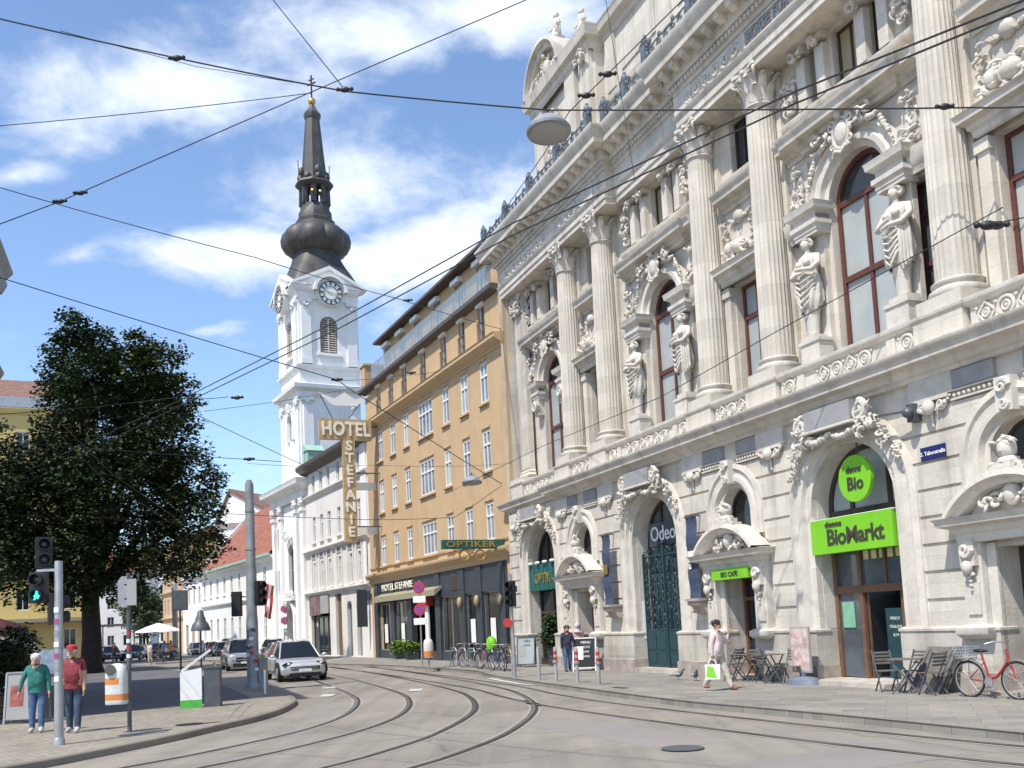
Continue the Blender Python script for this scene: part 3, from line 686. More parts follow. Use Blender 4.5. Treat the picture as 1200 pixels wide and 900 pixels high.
for k in range(4):
    a = PI / 4 + k * PI / 2; ca, sa = math.cos(a), math.sin(a); P = []; Q = []
    for i in range(22):
        t = i / 21; an = PI * .9 - t * 3.1 * PI; r = .17 * (1 - .75 * t)
        rr, zz = .62 + r * math.cos(an), z0 + .93 + r * math.sin(an)
        P.append((rr * ca, rr * sa, zz)); Q.append(.05 * (1 - .4 * t))
    g.tube([(.45 * ca, .45 * sa, z0 + .62)] + P, [.04] + Q, 6)
    b = k * PI / 2; g.ball((.52 * math.cos(b), .52 * math.sin(b), z0 + 1.08), .09, hi=True)
    for s in (-1, 1):
        q = b + s * .28; g.ball((.5 * math.cos(q), .5 * math.sin(q), z0 + .92), .075)
pts = []
for k in range(4):
    a = PI / 4 + k * PI / 2
    pts.append((.76 * math.cos(a - .06), .76 * math.sin(a - .06))); pts.append((.76 * math.cos(a + .06), .76 * math.sin(a + .06)))
    for d in (.25, .5, .75):
        b = a + PI / 2 * d; r = .76 * math.cos(PI / 4) * (1 / max(.75, math.cos(b - a - PI / 4))) - .02; pts.append((r * math.cos(b) * .98, r * math.sin(b) * .98))
g.prism(pts, 'z', z0 + 1.08, z0 + 1.20)
cap_me = g.mesh('capital', 'stone_pale', 50)
ZB = 8.68
def link(name, me, parent, loc=(0, 0, 0)):
    o = bpy.data.objects.new(name, me); COL.objects.link(o); o.parent = parent; o.location = loc; return o
for u in COLS:
    c = link('column', shaft_me, pal, (u, CY, ZB)); link('column_base', base_me, c); link('capital', cap_me, c); link('pedestal', ped_me, c)
# corner pilaster at the left end
g = MB(); PU = -8.05
for i in range(7): g.box(PU - .5 + i * .145, PU - .5 + i * .145 + .10, .62, .9, 9.06, 16.35)
g.box(PU - .5, PU + .5, .66, .9, 8.6, 16.4); g.sweep([(PU - .5, .9), (PU - .5, .62), (PU + .5, .62), (PU + .5, .9)], [(.08, 8.68), (.1, 8.75), (.04, 8.84), (.06, 8.92), (0, 9.0)])
p = g.build('pilaster', 'stone', pal)
g = MB(); g.box(PU - .5, PU + .5, .6, .9, 16.4, 17.35)
for i in range(4): 
    for zz in (16.55, 16.9): leafy(g, PU - .38 + i * .25, .56, zz, .2, .35, rnd, 6, .09)
for s in (-1, 1): scroll(g, PU + s * .42, .5, 17.15, .16, s, .06)
g.box(PU - .62, PU + .62, .5, .9, 17.28, 17.4); g.build('capital', 'stone_pale', p, 50)
g = MB(); g.box(PU - .7, PU + .7, .1, .9, 7.58, 8.6); g.sweep([(PU - .7, .9), (PU - .7, .1), (PU + .7, .1), (PU + .7, .9)], [(0, 8.3), (.06, 8.34), (.06, 8.42), (-.2, 8.6)]); g.build('pedestal', 'stone', p)
# ---- upper wall
UY = .9
before = set(bpy.data.objects)
g = MB(); hol = []
for c in WIDE:
    hol.append((c, 1.08, 8.4, 13.75, True))
    if c != A_: hol += [(c - 1.98, .33, 8.4, 12.1, False), (c + 1.98, .33, 8.4, 12.1, False)]
    hol += [(c, .5, 15.72, 17.3, False), (c - 1.15, .3, 15.72, 17.3, False), (c + 1.15, .3, 15.72, 17.3, False)]
for c in NARROW: hol += [(c, .72, 8.6, 12.05, False), (c, .45, 15.5, 17.2, False)]
wall_holes(g, U0, U1, 7.5, 17.45, UY, hol, .5)
for u in COLS: g.box(u - .52, u + .52, UY - .14, UY, 8.4, 17.4)
g.build('upper_wall', 'stone', pal)
ringU = [(1.74, UY), (1.74, .70), (1.63, .66), (1.57, .76), (1.46, .77), (1.4, .68), (1.25, .69), (1.19, .82), (1.08, .86), (1.08, 1.25)]
for c in WIDE:
    sp = 12.67
    g = MB(); g.arch(c, sp, sp, ringU, 26, jamb=False)
    g.build('arch_surround', 'stone_pale', pal, 35)
    # impost blocks
    for s in (-1, 1):
        g = MB(); x = c + s * (1.6 if c != A_ else 1.4); hw = .46 if c != A_ else .34
        yf = .44 if c != A_ else .6
        g.sweep([(x - hw, UY), (x - hw, yf), (x + hw, yf), (x + hw, UY)], [(-.03, 12.05), (.02, 12.1), (.02, 12.2), (.08, 12.24), (.08, 12.36), (.0, 12.4), (.0, 12.52), (.06, 12.56), (.16, 12.62), (.18, 12.74), (.2, 12.8), (-.2, 12.86)])
        g.box(x - hw, x + hw, yf + .01, UY, 12.0, 12.84)
        if c != A_:
            g.box(x - .36, x + .36, .74, UY, 8.4, 12.05); g.box(x - .34, x + .40, .28, .74, 8.45, 9.15); g.box(x - .38, x + .44, .24, .74, 9.05, 9.14)
            g.sweep([(c + s * 1.95 - .55, UY), (c + s * 1.95 - .55, .68), (c + s * 1.95 + .55, .68), (c + s * 1.95 + .55, UY)], [(0, 12.1), (.04, 12.3), (.12, 12.4), (.14, 12.7), (-.2, 12.75)])
        else:
            scroll(g, x, .55, 11.75, .26, s, .1); g.box(x - .25, x + .25, .62, UY, 11.3, 12.0)
        g.build('impost', 'stone_pale', pal, 35)
    g = MB(); cartouche(g, c, .52, 14.18, .95, .95, rnd)
    for s in (-1, 1):
        swag(g, c + s * .45, 14.4, c + s * 1.25, 14.15, .12, .6, .085, rnd, 10); swag(g, c + s * 1.2, 14.15, c + s * 1.62, 13.2, -.03, .66, .075, rnd, 10)
        leafy(g, c + s * .8, .6, 14.35, .5, .3, rnd, 12, .09)
        g.box(c + s * 2.12 - .36, c + s * 2.12 + .36, .82, UY, 12.95, 14.25)
        leafy(g, c + s * 2.12, .76, 13.15, .6, .4, rnd, 14, .10); scroll(g, c + s * 2.12, .76, 13.6, .2, s, .05); leafy(g, c + s * 2.12, .76, 14.0, .5, .3, rnd, 8, .08)
        g.box(c + s * 2.12 - .18, c + s * 2.12 + .18, .74, .85, 13.35, 13.95)
    g.build('cartouche', 'stone_pale', pal, 50)
    a, b = c - 2.62, c + 2.62
    g = MB(); pr = [(-.1, 14.42), (.06, 14.45), (.08, 14.55), (.18, 14.6), (.22, 14.68), (.48, 14.72), (.5, 14.86), (.56, 14.92), (.58, 15.0), (-.1, 15.12)]
    g.sweep([(a, UY), (c - 1.75, UY), (c - 1.75, UY - .14), (c + 1.75, UY - .14), (c + 1.75, UY), (b, UY)], pr)
    g.sweep([(a, UY), (b, UY)], [(0, 15.45), (.16, 15.48), (.2, 15.56), (.2, 15.64), (0, 15.7)])
    for x in (-.78, .78, -1.56, 1.56):
        g.box(c + x - .17, c + x + .17, .68, UY, 15.66, 17.05); g.box(c + x - .22, c + x + .22, .62, UY, 17.2, 17.38)
        leafy(g, c + x, .62, 17.12, .36, .22, rnd, 8, .09)
    for s in (-1, 1):
        leafy(g, c + s * 2.15, .78, 16.4, .5, 1.1, rnd, 30, .10); scroll(g, c + s * 2.15, .75, 16.0, .2, s, .05)
    g.build('cornice_hood', 'stone', pal, 35)
for c in NARROW:
    g = MB()
    g.sweep([(c - 1.05, UY), (c - 1.05, .62), (c + 1.05, .62), (c + 1.05, UY)], [(-.06, 12.05), (0, 12.08), (.02, 12.22), (.08, 12.26), (.1, 12.36), (.26, 12.42), (.28, 12.54), (.34, 12.6), (-.2, 12.68)])
    for s in (-1, 1):
        g.box(c + s * .92 - .16, c + s * .92 + .16, .72, UY, 8.4, 11.75); g.box(c + s * .92 - .2, c + s * .92 + .2, .66, UY, 11.72, 12.0)
    g.box(c - .85, c + .85, .84, UY, 12.75, 14.3); g.box(c - .5, c + .5, .78, UY, 13.2, 14.0)
    g.ball((c, .72, 14.0), .2, (1, .9, 1.1), hi=True); swag(g, c - .55, 14.05, c - .12, 13.95, .05, .74, .08, rnd, 6); swag(g, c + .12, 13.95, c + .55, 14.05, .05, .74, .08, rnd, 6)
    leafy(g, c, .64, 12.95, 1.5, .5, rnd, 44, .13); g.ball((c + .15, .55, 13.0), .24, (1.2, .9, 1), hi=True); g.ball((c - .35, .55, 13.05), .2, (1, .9, 1.2), hi=True)
    for s in (-1, 1): leafy(g, c + s * .72, .8, 13.55, .25, .9, rnd, 14, .08); scroll(g, c + s * .72, .78, 13.3, .13, s, .04)
    a, b = c - 1.02, c + 1.02
    g.sweep([(a, UY), (b, UY)], [(-.1, 14.42), (.06, 14.45), (.08, 14.55), (.18, 14.6), (.22, 14.68), (.44, 14.72), (.46, 14.86), (.52, 14.92), (.54, 15.0), (-.1, 15.12)])
    g.sweep([(a, UY), (b, UY)], [(0, 15.25), (.12, 15.28), (.16, 15.36), (.16, 15.44), (0, 15.5)])
    g.build('cornice_hood', 'stone', pal, 35)
# ---- windows of the upper storeys
for c in WIDE:
    window(pal, c, 8.4, 13.75, 1.08, 1.12, 'wood_red', 'glass_pale', .12, 1, (.52, 1), True, .12, 'glass_dark')
    g = MB(); g.box(c - .98, c + .98, 1.188, 1.2, 8.5, 9.15); g.build('dark_gap', 'car_glass', pal).location.y = .15
    if c != A_:
        for s in (-1, 1): window(pal, c + s * 1.98, 8.4, 12.1, .33, 1.22, 'wood_red', 'glass_mid', .09, 0, (.45, .78), False, .1)
    window(pal, c, 15.72, 17.3, .5, 1.1, 'frame_dark', 'glass_blind', .07, 1, (), False, .08)
    for s in (-1, 1): window(pal, c + s * 1.15, 15.72, 17.3, .3, 1.1, 'frame_dark', 'glass_blind' if s > 0 else 'glass_dark', .06, 0, (), False, .08)
for c in NARROW:
    window(pal, c, 8.6, 12.05, .72, 1.15, 'wood_red', 'glass_pale', .1, 1, (.70,), False, .12, 'glass_pale')
    window(pal, c, 15.5, 17.2, .45, 1.1, 'frame_dark', 'glass_dark', .06, 1, (), False, .08)
for o in bpy.data.objects:
    if o not in before and o.parent == pal: o.location.y += .15
# ---- carved women carrying the arch, one mesh each
def caryatid(mir):
    g = MB(); r2 = random.Random(11)
    g.prism([(-.26, -.2), (.26, -.2), (.26, .25), (-.26, .25)], 'z', 0, .12)
    g.lathe([(.17, .1), (.20, .5), (.24, .9), (.27, 1.1)], 10, fy=.8)
    n = 40; rows = []
    for z, rx, ry, am in ((.85, .24, .22, .16), (.98, .33, .28, .16), (1.2, .35, .29, .12), (1.5, .33, .27, .08), (1.75, .29, .23, .05), (1.92, .25, .19, .02), (2.1, .29, .2, .02), (2.25, .33, .2, .01), (2.38, .30, .16, 0), (2.45, .12, .1, 0)):
        rows.append([(rx * (1 + am * math.sin(9 * a + z * 3)) * math.cos(a), ry * (1 + am * math.sin(9 * a + z * 3)) * math.sin(a), z + am * .5 * math.sin(3 * a)) for a in [2 * PI * j / n for j in range(n)]])
    g.add([v for r_ in rows for v in r_], [(i * n + j, i * n + (j + 1) % n, (i + 1) * n + (j + 1) % n, (i + 1) * n + j) for i in range(len(rows) - 1) for j in range(n)])
    for s in (-1, 1): g.ball((s * .13, -.19, 2.16), .105, (1, .9, 1), hi=True)
    g.tube([(0, 0, 2.4), (.0, -.02, 2.58)], [.085, .075], 10)
    g.ball((0, -.05, 2.70), .135, (.88, 1.0, 1.2), hi=True); g.ball((0, -.185, 2.69), .03, (.7, 1, 1.2))
    for k in range(16):
        a = PI * (k / 15) * 1.3 - .5; g.ball((.145 * math.cos(a), .02 + .02 * math.sin(k), 2.74 + .13 * math.sin(a)), .065)
    g.ball((.05, .1, 2.78), .13, hi=True); g.torus((0, -.01, 2.83), .11, .035, 14, 5, 'z')
    # arms crossed over the waist, cloth hanging from them
    g.tube([(-.33, 0, 2.3), (-.42, -.08, 2.05), (-.36, -.24, 1.88), (-.08, -.33, 1.97), (.08, -.34, 2.0)], [.09, .085, .075, .055, .045], 9)
    g.tube([(.33, 0, 2.3), (.43, -.08, 2.04), (.34, -.25, 1.84), (.05, -.35, 1.86), (-.12, -.34, 1.84)], [.09, .085, .075, .055, .045], 9)
    for q in range(5): g.tube([(-.12 - .01 * q, -.34, 1.80 + .02 * q), (-.18 - .01 * q, -.33, 1.79 + .02 * q)], .016, 5); g.tube([(.08, -.345, 1.97 + .018 * q), (.15, -.33, 1.97 + .018 * q)], .016, 5)
    for k in range(5):
        zz = 1.78 - .13 * k; w_ = .34 - .02 * k
        g.tube([(-w_, -.1, zz), (-w_ * .6, -.27, zz - .14 - .03 * k), (0, -.33, zz - .2 - .05 * k), (w_ * .6, -.27, zz - .1), (w_, -.1, zz + .1)], .035, 6)
    for k in range(4): g.tube([(.22 + .04 * k, -.22 + .05 * k, 1.8), (.26 + .04 * k, -.24 + .05 * k, 1.4), (.2 + .05 * k, -.2 + .05 * k, .98 + .06 * k), (.22 + .05 * k, -.18 + .04 * k, .72 + .08 * k)], [.05, .055, .05, .03], 6)
    if mir:
        g.v = [(-x, y, z) for x, y, z in g.v]
    return g.mesh('caryatid', 'stone_pale', 60)
cm = [caryatid(True), caryatid(False)]
for c in (C_, E_):
    for i, s in enumerate((-1, 1)): link('caryatid', cm[i], pal, (c + s * 1.66, .66, 9.15)).scale = (1.12, 1.0, .98)
# ---- entablature
YF, YB = .12, .50
path = [(U0 - .05, 4.0), (U0 - .05, YF), (2.3, YF), (2.3, YB), (7.6, YB), (7.6, YF), (U1, YF)]
pr = [(-1.4, 17.38), (0, 17.40), (0, 17.60), (.05, 17.62), (.05, 17.84), (.10, 17.88), (.14, 17.98), (0, 18.0), (0, 18.66), (.07, 18.69), (.08, 18.79), (.10, 18.80), (.10, 18.96), (.22, 18.99), (.24, 19.05), (.28, 19.08), (.28, 19.36), (.72, 19.38), (.74, 19.6), (.79, 19.64), (.87, 19.82), (.91, 19.9), (.91, 19.98), (-1.5, 20.1)]
g = MB(); g.sweep(path, pr)
ent = g.build('entablature', 'stone', pal, 30)
segs = [(U0, 2.5, YF), (2.6, 7.4, YB), (7.4, U1, YF)]
for a, b, y in segs:
    g = MB(); gd = MB(); n = int((b - a) / .62)
    for i in range(n):
        x = a + (i + .5) * (b - a) / n
        g.prism([(y - .27, 19.36), (y - .27, 19.10), (y - .38, 19.11), (y - .52, 19.2), (y - .62, 19.22), (y - .65, 19.36)], 'x', x - .12, x + .12)
        g.box(x - .15, x + .15, y - .67, y - .27, 19.335, 19.375)
    n = int((b - a) / .19)
    for i in range(n):
        x = a + (i + .5) * (b - a) / n; gd.box(x - .06, x + .06, y - .19, y - .08, 18.81, 18.95)
    g.build('modillion_row', 'stone', pal); gd.build('dentil_row', 'stone', pal)
for a, b, y in ((-1.9, 1.1, YF), (8.1, 11.2, YF), (-8.2, -3.4, YF), (18.9, 22.0, YF)):
    g = MB(); relief(g, a, b, 18.06, 18.60, y - .03, rnd, .05); g.box(a, b, y - .02, y, 18.03, 18.63); g.build('frieze_relief', 'stone_pale', pal, 50)
for u in (.85, 8.0): g = MB(); g.box(u - .5, u + .5, YF - .06, YF, 18.0, 18.66); g.build('frieze_block', 'stone', pal)
g = MB(); g.sweep([(11.4, YF), (20.5, YF)], [(.01, 18.08), (.05, 18.08), (.05, 18.12), (.01, 18.12)]); g.sweep([(11.4, YF), (20.5, YF)], [(.01, 18.54), (.05, 18.54), (.05, 18.58), (.01, 18.58)]); g.box(11.38, 11.44, YF - .05, YF, 18.08, 18.58)
g.build('inscription_frame', 'stone_pale', pal)
letters('BÖRSE FÜR LANDWIRTHSCHAFTLICHE PRODUCTE', .42, 15.95, YF - .02, 18.33, 'stone_grey', pal, .03, .006, 1.0, 8.9)
# ---- iron cresting along the gutter
for a, b, y in ((U0, 2.9, YF - .78), (3.2, 6.8, YB - .78), (7.0, U1, YF - .78)):
    g = MB(); g.bar((a, y, 20.06), (b, y, 20.06), .05, .05); g.bar((a, y, 20.38), (b, y, 20.38), .04, .04)
    n = int((b - a) / .42)
    for i in range(n):
        x = a + (i + .5) * (b - a) / n; s = 1 if i % 2 else -1
        scroll(g, x, y, 20.19, .17, s, .04, 1.3, PI / 2 * s)
        if i % 2 == 0: g.ball((x, y, 20.45), .09, (.8, .8, 1.4))
    n = max(2, int((b - a) / 2.6))
    for i in range(n + 1):
        x = a + .15 + (b - a - .3) * i / n
        g.box(x - .12, x + .12, y - .12, y + .12, 19.95, 20.55); g.ball((x, y, 20.7), .15, (.9, .9, 1.3), hi=True); scroll(g, x - .2, y, 20.6, .15, 1, .05); scroll(g, x + .2, y, 20.6, .15, -1, .05); g.ball((x, y, 20.9), .07)
    g.build('roof_cresting', 'iron_blue', pal, 50)
# ---- attic storey and the pavilion over the left bay
g = MB(); AY = .75
g.box(1.2, U1, AY, 9, 19.9, 24.7)
g.sweep([(1.2, AY), (U1, AY)], [(0, 21.5), (.12, 21.55), (.16, 21.75), (.05, 21.85), (0, 21.9)])
g.sweep([(1.2, AY), (U1, AY)], [(0, 24.0), (.1, 24.05), (.12, 24.25), (.35, 24.4), (.4, 24.6), (.45, 24.7), (-.5, 24.75)])
for x in range(1, 20, 4):
    g.box(x + 1, x + 1.7, AY - .12, AY, 21.9, 24.0); g.box(x + 2.1, x + 4.6, AY - .05, AY, 22.3, 23.6)
g.build('attic_wall', 'stone', pal)
g = MB(); PYv = .35; pc = -1.2; ph = 2.85
g.box(pc - ph, pc + ph, PYv, 6, 19.9, 24.4)
for x in (pc - ph + .5, pc + ph - .55, pc + ph - 1.9): g.box(x - .45, x + .45, PYv - .22, PYv, 20.4, 24.0)
g.sweep([(pc - ph, 6), (pc - ph, PYv - .2), (pc + ph, PYv - .2), (pc + ph, 6)], [(0, 23.9), (.1, 24.0), (.12, 24.2), (.3, 24.3), (.34, 24.55), (.38, 24.7), (-.5, 24.75)])
hw = 1.85; cc = pc - ph + hw - .1; rise = 1.75; Rd = (hw * hw + rise * rise) / (2 * rise); zc = 24.7 + rise - Rd; am = math.asin(min(1, hw / Rd))
g.arch(cc, zc, zc, [(Rd, PYv + 1.5), (Rd, PYv - .6), (Rd - .15, PYv - .62), (Rd - .22, PYv - .4), (Rd - .4, PYv - .35), (Rd - .45, PYv - .1), (Rd - .45, PYv + 1.5)], 20, a0=PI / 2 - am, a1=PI / 2 + am, jamb=False)
g.prism([(cc + (Rd - .3) * math.cos(PI / 2 - am + 2 * am * i / 14), zc + (Rd - .3) * math.sin(PI / 2 - am + 2 * am * i / 14)) for i in range(15)], 'y', PYv - .1, PYv + 1.4)
cartouche(g, cc, PYv - .25, 25.35, 1.0, .95, rnd); leafy(g, cc + .75, PYv - .2, 25.1, .7, .4, rnd, 14, .1); leafy(g, cc - .75, PYv - .2, 25.1, .7, .4, rnd, 14, .1)
g.box(pc + ph - 2.0, pc + ph + .05, PYv - .3, PYv + 2, 24.7, 25.0)
leafy(g, pc - .5, PYv - .2, 21.8, 1.4, 1.8, rnd, 50, .15); cartouche(g, pc - .5, PYv - .25, 22.4, 1.1, 1.4, rnd); leafy(g, pc + ph - .55, PYv - .3, 23.7, .7, .5, rnd, 14, .12)
g.build('pavilion', 'stone', pal, 35)
def roof_statue(x, z, s, seed):
    g = MB(); r2 = random.Random(seed)
    g.box(-.45, .45, -.4, .4, 0, .35); leafy(g, 0, 0, .6, 1.1, .6, r2, 26, .2)
    g.lathe([(.42, .3), (.4, .8), (.3, 1.2), (.33, 1.5), (.28, 1.7), (.1, 1.8)], 14, fy=.8); g.ball((0, 0, 1.98), .2, (.9, 1, 1.15), hi=True); g.ball((0, .05, 2.08), .2, hi=True)
    g.tube([(-.3, 0, 1.6), (-.5, -.1, 1.3), (-.45, -.3, 1.05)], [.1, .09, .07], 7); g.tube([(.3, 0, 1.6), (.55, -.05, 1.4), (.7, -.2, 1.15)], [.1, .09, .07], 7)
    g.ball((.75, -.2, 1.0), .22); o = g.build('roof_statue', 'stone_pale', pal, 60); o.location = (x, PYv + .1, z); o.scale = (s, s, s)
roof_statue(cc + .5, 26.2, .62, 3); roof_statue(pc + ph - 1.1, 24.95, .6, 4); roof_statue(cc - 1.75, 24.75, .36, 6)
# ---- portals of the narrow bays
for k, c in enumerate(NARROW):
    g = MB()
    for s in (-1, 1):
        x = c + s * 1.25
        g.box(x - .26, x + .26, -.22, .02, 1.5, 3.25); g.box(x - .17, x + .17, -.26, -.2, 1.75, 2.4)
        g.sweep([(x - .26, 0), (x - .26, -.24), (x + .26, -.24), (x + .26, 0)], [(0, 1.24), (.1, 1.28), (.16, 1.36), (.16, 1.48), (.04, 1.54), (-.2, 1.55)])
        g.box(x - .19, x + .19, -.34, 0, 2.75, 3.28); scroll(g, x, -.36, 3.08, .15, s, .07, 1.2); g.ball((x, -.36, 2.72), .13, (1, .8, 1.2), hi=True); scroll(g, x, -.3, 2.55, .09, -s, .05, 1.0)
        for q in range(3): g.ball((x, -.28, 2.45 - .1 * q), .06 - .01 * q)
        g.box(c + s * .86 - .12, c + s * .86 + .12, -.08, .02, .6, 3.2)
    g.sweep([(c - 1.5, 0), (c - 1.5, -.3), (c + 1.5, -.3), (c + 1.5, 0)], [(-.1, 3.22), (0, 3.24), (.02, 3.4), (.08, 3.44), (.1, 3.54), (.28, 3.6), (.3, 3.7), (.36, 3.76), (-.25, 3.82)])
    hw, rise = 1.5, .72; Rd = (hw * hw + rise * rise) / (2 * rise); zc = 3.8 + rise - Rd; am = math.asin(hw / Rd)
    g.arch(c, zc, zc, [(Rd + .05, 0), (Rd + .05, -.62), (Rd - .06, -.64), (Rd - .1, -.5), (Rd - .2, -.46), (Rd - .24, -.3), (Rd - .24, 0)], 20, a0=PI / 2 - am, a1=PI / 2 + am, jamb=False)
    g.prism([(c + (Rd - .15) * math.cos(PI / 2 - am + 2 * am * i / 14), zc + (Rd - .15) * math.sin(PI / 2 - am + 2 * am * i / 14)) for i in range(15)], 'y', -.2, 0)
    for s in (-1, 1): scroll(g, c + s * .42, -.3, 4.0, .18, -s, .05); leafy(g, c + s * .5, -.3, 3.98, .6, .25, rnd, 10, .08)
    g.ball((c, -.3, 4.1), .2, (1, .9, 1.2), hi=True)
    g.box(c - .26, c + .26, -.6, 0, 4.42, 4.62); g.box(c - .2, c + .2, -.52, -.1, 4.62, 4.74)
    for s in (-1, 1): scroll(g, c + s * .32, -.45, 4.6, .13, -s, .06)
    g.ball((c, -.34, 4.98), .2, (.95, 1, 1.1), hi=True); g.ball((c, -.52, 4.95), .04); g.lathe([(.22, 4.72), (.2, 4.8), (.1, 4.86)], 12, (c, -.32, 0)); leafy(g, c, -.3, 5.1, .4, .2, rnd, 12, .08)
    g.build('portal', 'stone_pale', pal, 40)
    g = MB(); g.box(c - .74, c - .64, .55, .68, .2, 3.1); g.box(c + .64, c + .74, .55, .68, .2, 3.1); g.box(c - .64, c + .64, .55, .68, 2.98, 3.1); g.box(c - .64, c + .64, .55, .68, 2.35, 2.45)
    g.box(c - .05, c + .05, .54, .67, .2, 2.35); g.box(c - .64, c + .64, .55, .66, .2, .5)
    if k == 1: g.box(c + .05, c + .6, .5, .56, .5, 2.35)
    d = g.build('portal_door', 'wood_brown' if k < 2 else 'frame_dark', pal)
    g = MB(); g.quad((c - .7, .63, .3), (c + .7, .63, .3), (c + .7, .63, 3.05), (c - .7, .63, 3.05)); g.build('pane', 'glass_dark' if k < 2 else 'glass_mid', d)
    if k == 2: g = MB(); g.box(c - .62, c + .62, .53, .6, .5, 1.25); g.build('lower_panel', 'iron_green', d)
    window(pal, c, 4.45, 5.66, .72, .35, 'frame_dark', 'glass_dark', .07, 0, (), True)
    g = MB(); g.box(c - .95, c + .95, -.35, 1.0, .05, .2); g.build('doorstep', 'granite', pal)
# ---- wide ground floor openings
def archfill(c, y, z0, zt, fm, gm, mulls, name, zl):
    f = MB(); hw = 1.49
    f.arch(c, ZS, zl, [(hw, y), (hw, y + .1), (hw - .12, y + .1), (hw - .12, y), (hw, y)], 20)
    for x, a, b in mulls: f.box(c + x - .06, c + x + .06, y + .01, y + .09, a, b)
    f.box(c - hw + .1, c + hw - .1, y - .01, y + .1, zt - .07, zt + .07)
    return f
# A: optician's shop window under a teal sign
f = archfill(A_, .5, .131, 4.45, 'frame_dark', 'glass_dark', [(-.45, 4.5, 5.7), (.45, 4.5, 5.7), (0, .3, 3.3)], 'x', .2); f.box(A_ - 1.4, A_ + 1.4, .51, .6, 2.35, 2.45); f.box(A_ - 1.4, A_ + 1.4, .4, .6, .13, .42)
o = f.build('shop_window', 'frame_dark', pal)
g = MB(); n = 20; g.add([(A_ - 1.45, .57, .3), (A_ + 1.45, .57, .3)] + [(A_ + 1.45 * math.cos(PI * i / n), .57, ZS + 1.45 * math.sin(PI * i / n)) for i in range(n + 1)], [list(range(n + 3))]); g.build('pane', 'glass_dark', o)
# C: theatre gate of green iron
f = archfill(C_, .62, .13, 4.35, 'frame_dark', 'x', [(-.5, 4.4, 5.9), (.5, 4.4, 5.9)], 'x', .3); o = f.build('arch_window', 'frame_dark', pal)
g = MB(); g.add([(C_ - 1.45, .69, .2), (C_ + 1.45, .69, .2)] + [(C_ + 1.45 * math.cos(PI * i / n), .69, ZS + 1.45 * math.sin(PI * i / n)) for i in range(n + 1)], [list(range(n + 3))]); g.build('pane', 'glass_mid', o)
g = MB(); y = .36
for s in (-1, 1):
    g.box(C_ + s * .74 - .70, C_ + s * .74 + .70, y, y + .06, .28, 1.5)
    for q in (-.36, .34): g.box(C_ + s * .74 + q - .26, C_ + s * .74 + q + .26, y - .02, y, .4, .8); g.box(C_ + s * .74 + q - .26, C_ + s * .74 + q + .26, y - .02, y, .88, 1.4)
    for q in range(9): g.bar((C_ + s * .74 - .68 + q * .17, y + .03, 1.5), (C_ + s * .74 - .68 + q * .17, y + .03, 4.1), .03, .03)
    for q in (1.55, 2.3, 3.1, 4.1): g.bar((C_ + s * .74 - .7, y + .03, q), (C_ + s * .74 + .7, y + .03, q), .05, .06)
    for r_ in range(9):
        for q in range(4): scroll(g, C_ + s * .74 - .5 + q * .34, y, 1.72 + r_ * .27, .11, 1 if (q + r_) % 2 else -1, .017, 1.3, r_)
    for q in range(5): scroll(g, C_ + s * .74 - .58 + q * .29, y + .03, 4.25, .12, 1 if q % 2 else -1, .022, 1.3, PI / 2)
g.bar((C_, y, .28), (C_, y, 4.4), .09, .09); g.bar((C_ - 1.47, y + .03, .2), (C_ - 1.47, y + .03, 4.2), .07, .09); g.bar((C_ + 1.47, y + .03, .2), (C_ + 1.47, y + .03, 4.2), .07, .09); g.ball((C_, y, 4.5), .08)
g.build('iron_gate', 'iron_green', pal, 50)
g = MB(); g.box(C_ - 1.5, C_ + 1.5, -.2, 1.1, .05, .27); g.build('doorstep', 'stone_plinth', pal)
g = MB(); g.box(C_ - 1.15, C_ + 1.15, .5, .54, 4.42, 5.22); o = g.build('glass_panel', 'glass_mid', pal)
letters('Odeon', .72, C_ + .0, .49, 4.82, 'white', o, .008, .006, 1.0, 2.0)
# E: shop front
f = archfill(E_, .55, .2, 4.42, 'x', 'x', [(-.62, 4.4, 5.9), (.72, 4.4, 5.9)], 'x', .2)
o = f.build('shop_arch', 'frame_dark', pal)
g = MB(); g.add([(E_ - 1.45, .62, 4.42), (E_ + 1.45, .62, 4.42)] + [(E_ + 1.45 * math.cos(PI * i / n), .62, ZS + 1.45 * math.sin(PI * i / n)) for i in range(n + 1)], [list(range(n + 3))]); g.build('pane', 'glass_pale', o)
f = MB(); y = .5
for x in (-1.47, -.55, 1.36): f.box(E_ + x, E_ + x + .12, y, y + .12, .25, 3.5)
f.box(E_ - 1.4, E_ + 1.42, y + .005, y + .13, 2.36, 2.55); f.box(E_ + .35, E_ + .43, y + .02, y + .1, 2.55, 3.5); f.box(E_ - .43, E_ - .37, y + .1, y + .16, .25, 2.36); f.box(E_ + .78, E_ + .86, y + .08, y + .14, .25, 2.36)
o = f.build('shop_front', 'wood_brown', pal)
g = MB(); g.quad((E_ - 1.4, .57, .27), (E_ - .5, .57, .27), (E_ - .5, .57, 3.5), (E_ - 1.4, .57, 3.5)); g.quad((E_ + .84, .60, .27), (E_ + 1.4, .60, .27), (E_ + 1.4, .60, 2.36), (E_ + .84, .60, 2.36)); g.quad((E_ - .45, .57, 2.55), (E_ + 1.4, .57, 2.55), (E_ + 1.4, .57, 3.5), (E_ - .45, .57, 3.5)); g.build('pane', 'glass_mid', o)
g = MB(); g.box(E_ - .45, E_ + .86, 1.6, 1.65, .27, 2.4); g.box(E_ - .44, E_ - .40, .6, 1.6, .27, 2.4); g.build('dark_interior', 'black', o)
g = MB(); g.box(E_ + .14, E_ + .76, .66, .70, .3, 1.95); g.build('door_poster', 'iron_green', o)
g = MB(); g.box(E_ - 1.26, E_ - .82, .54, .56, 1.5, 2.15); q = g.build('window_sticker', mat('mint', (.20, .42, .30), .5), o)
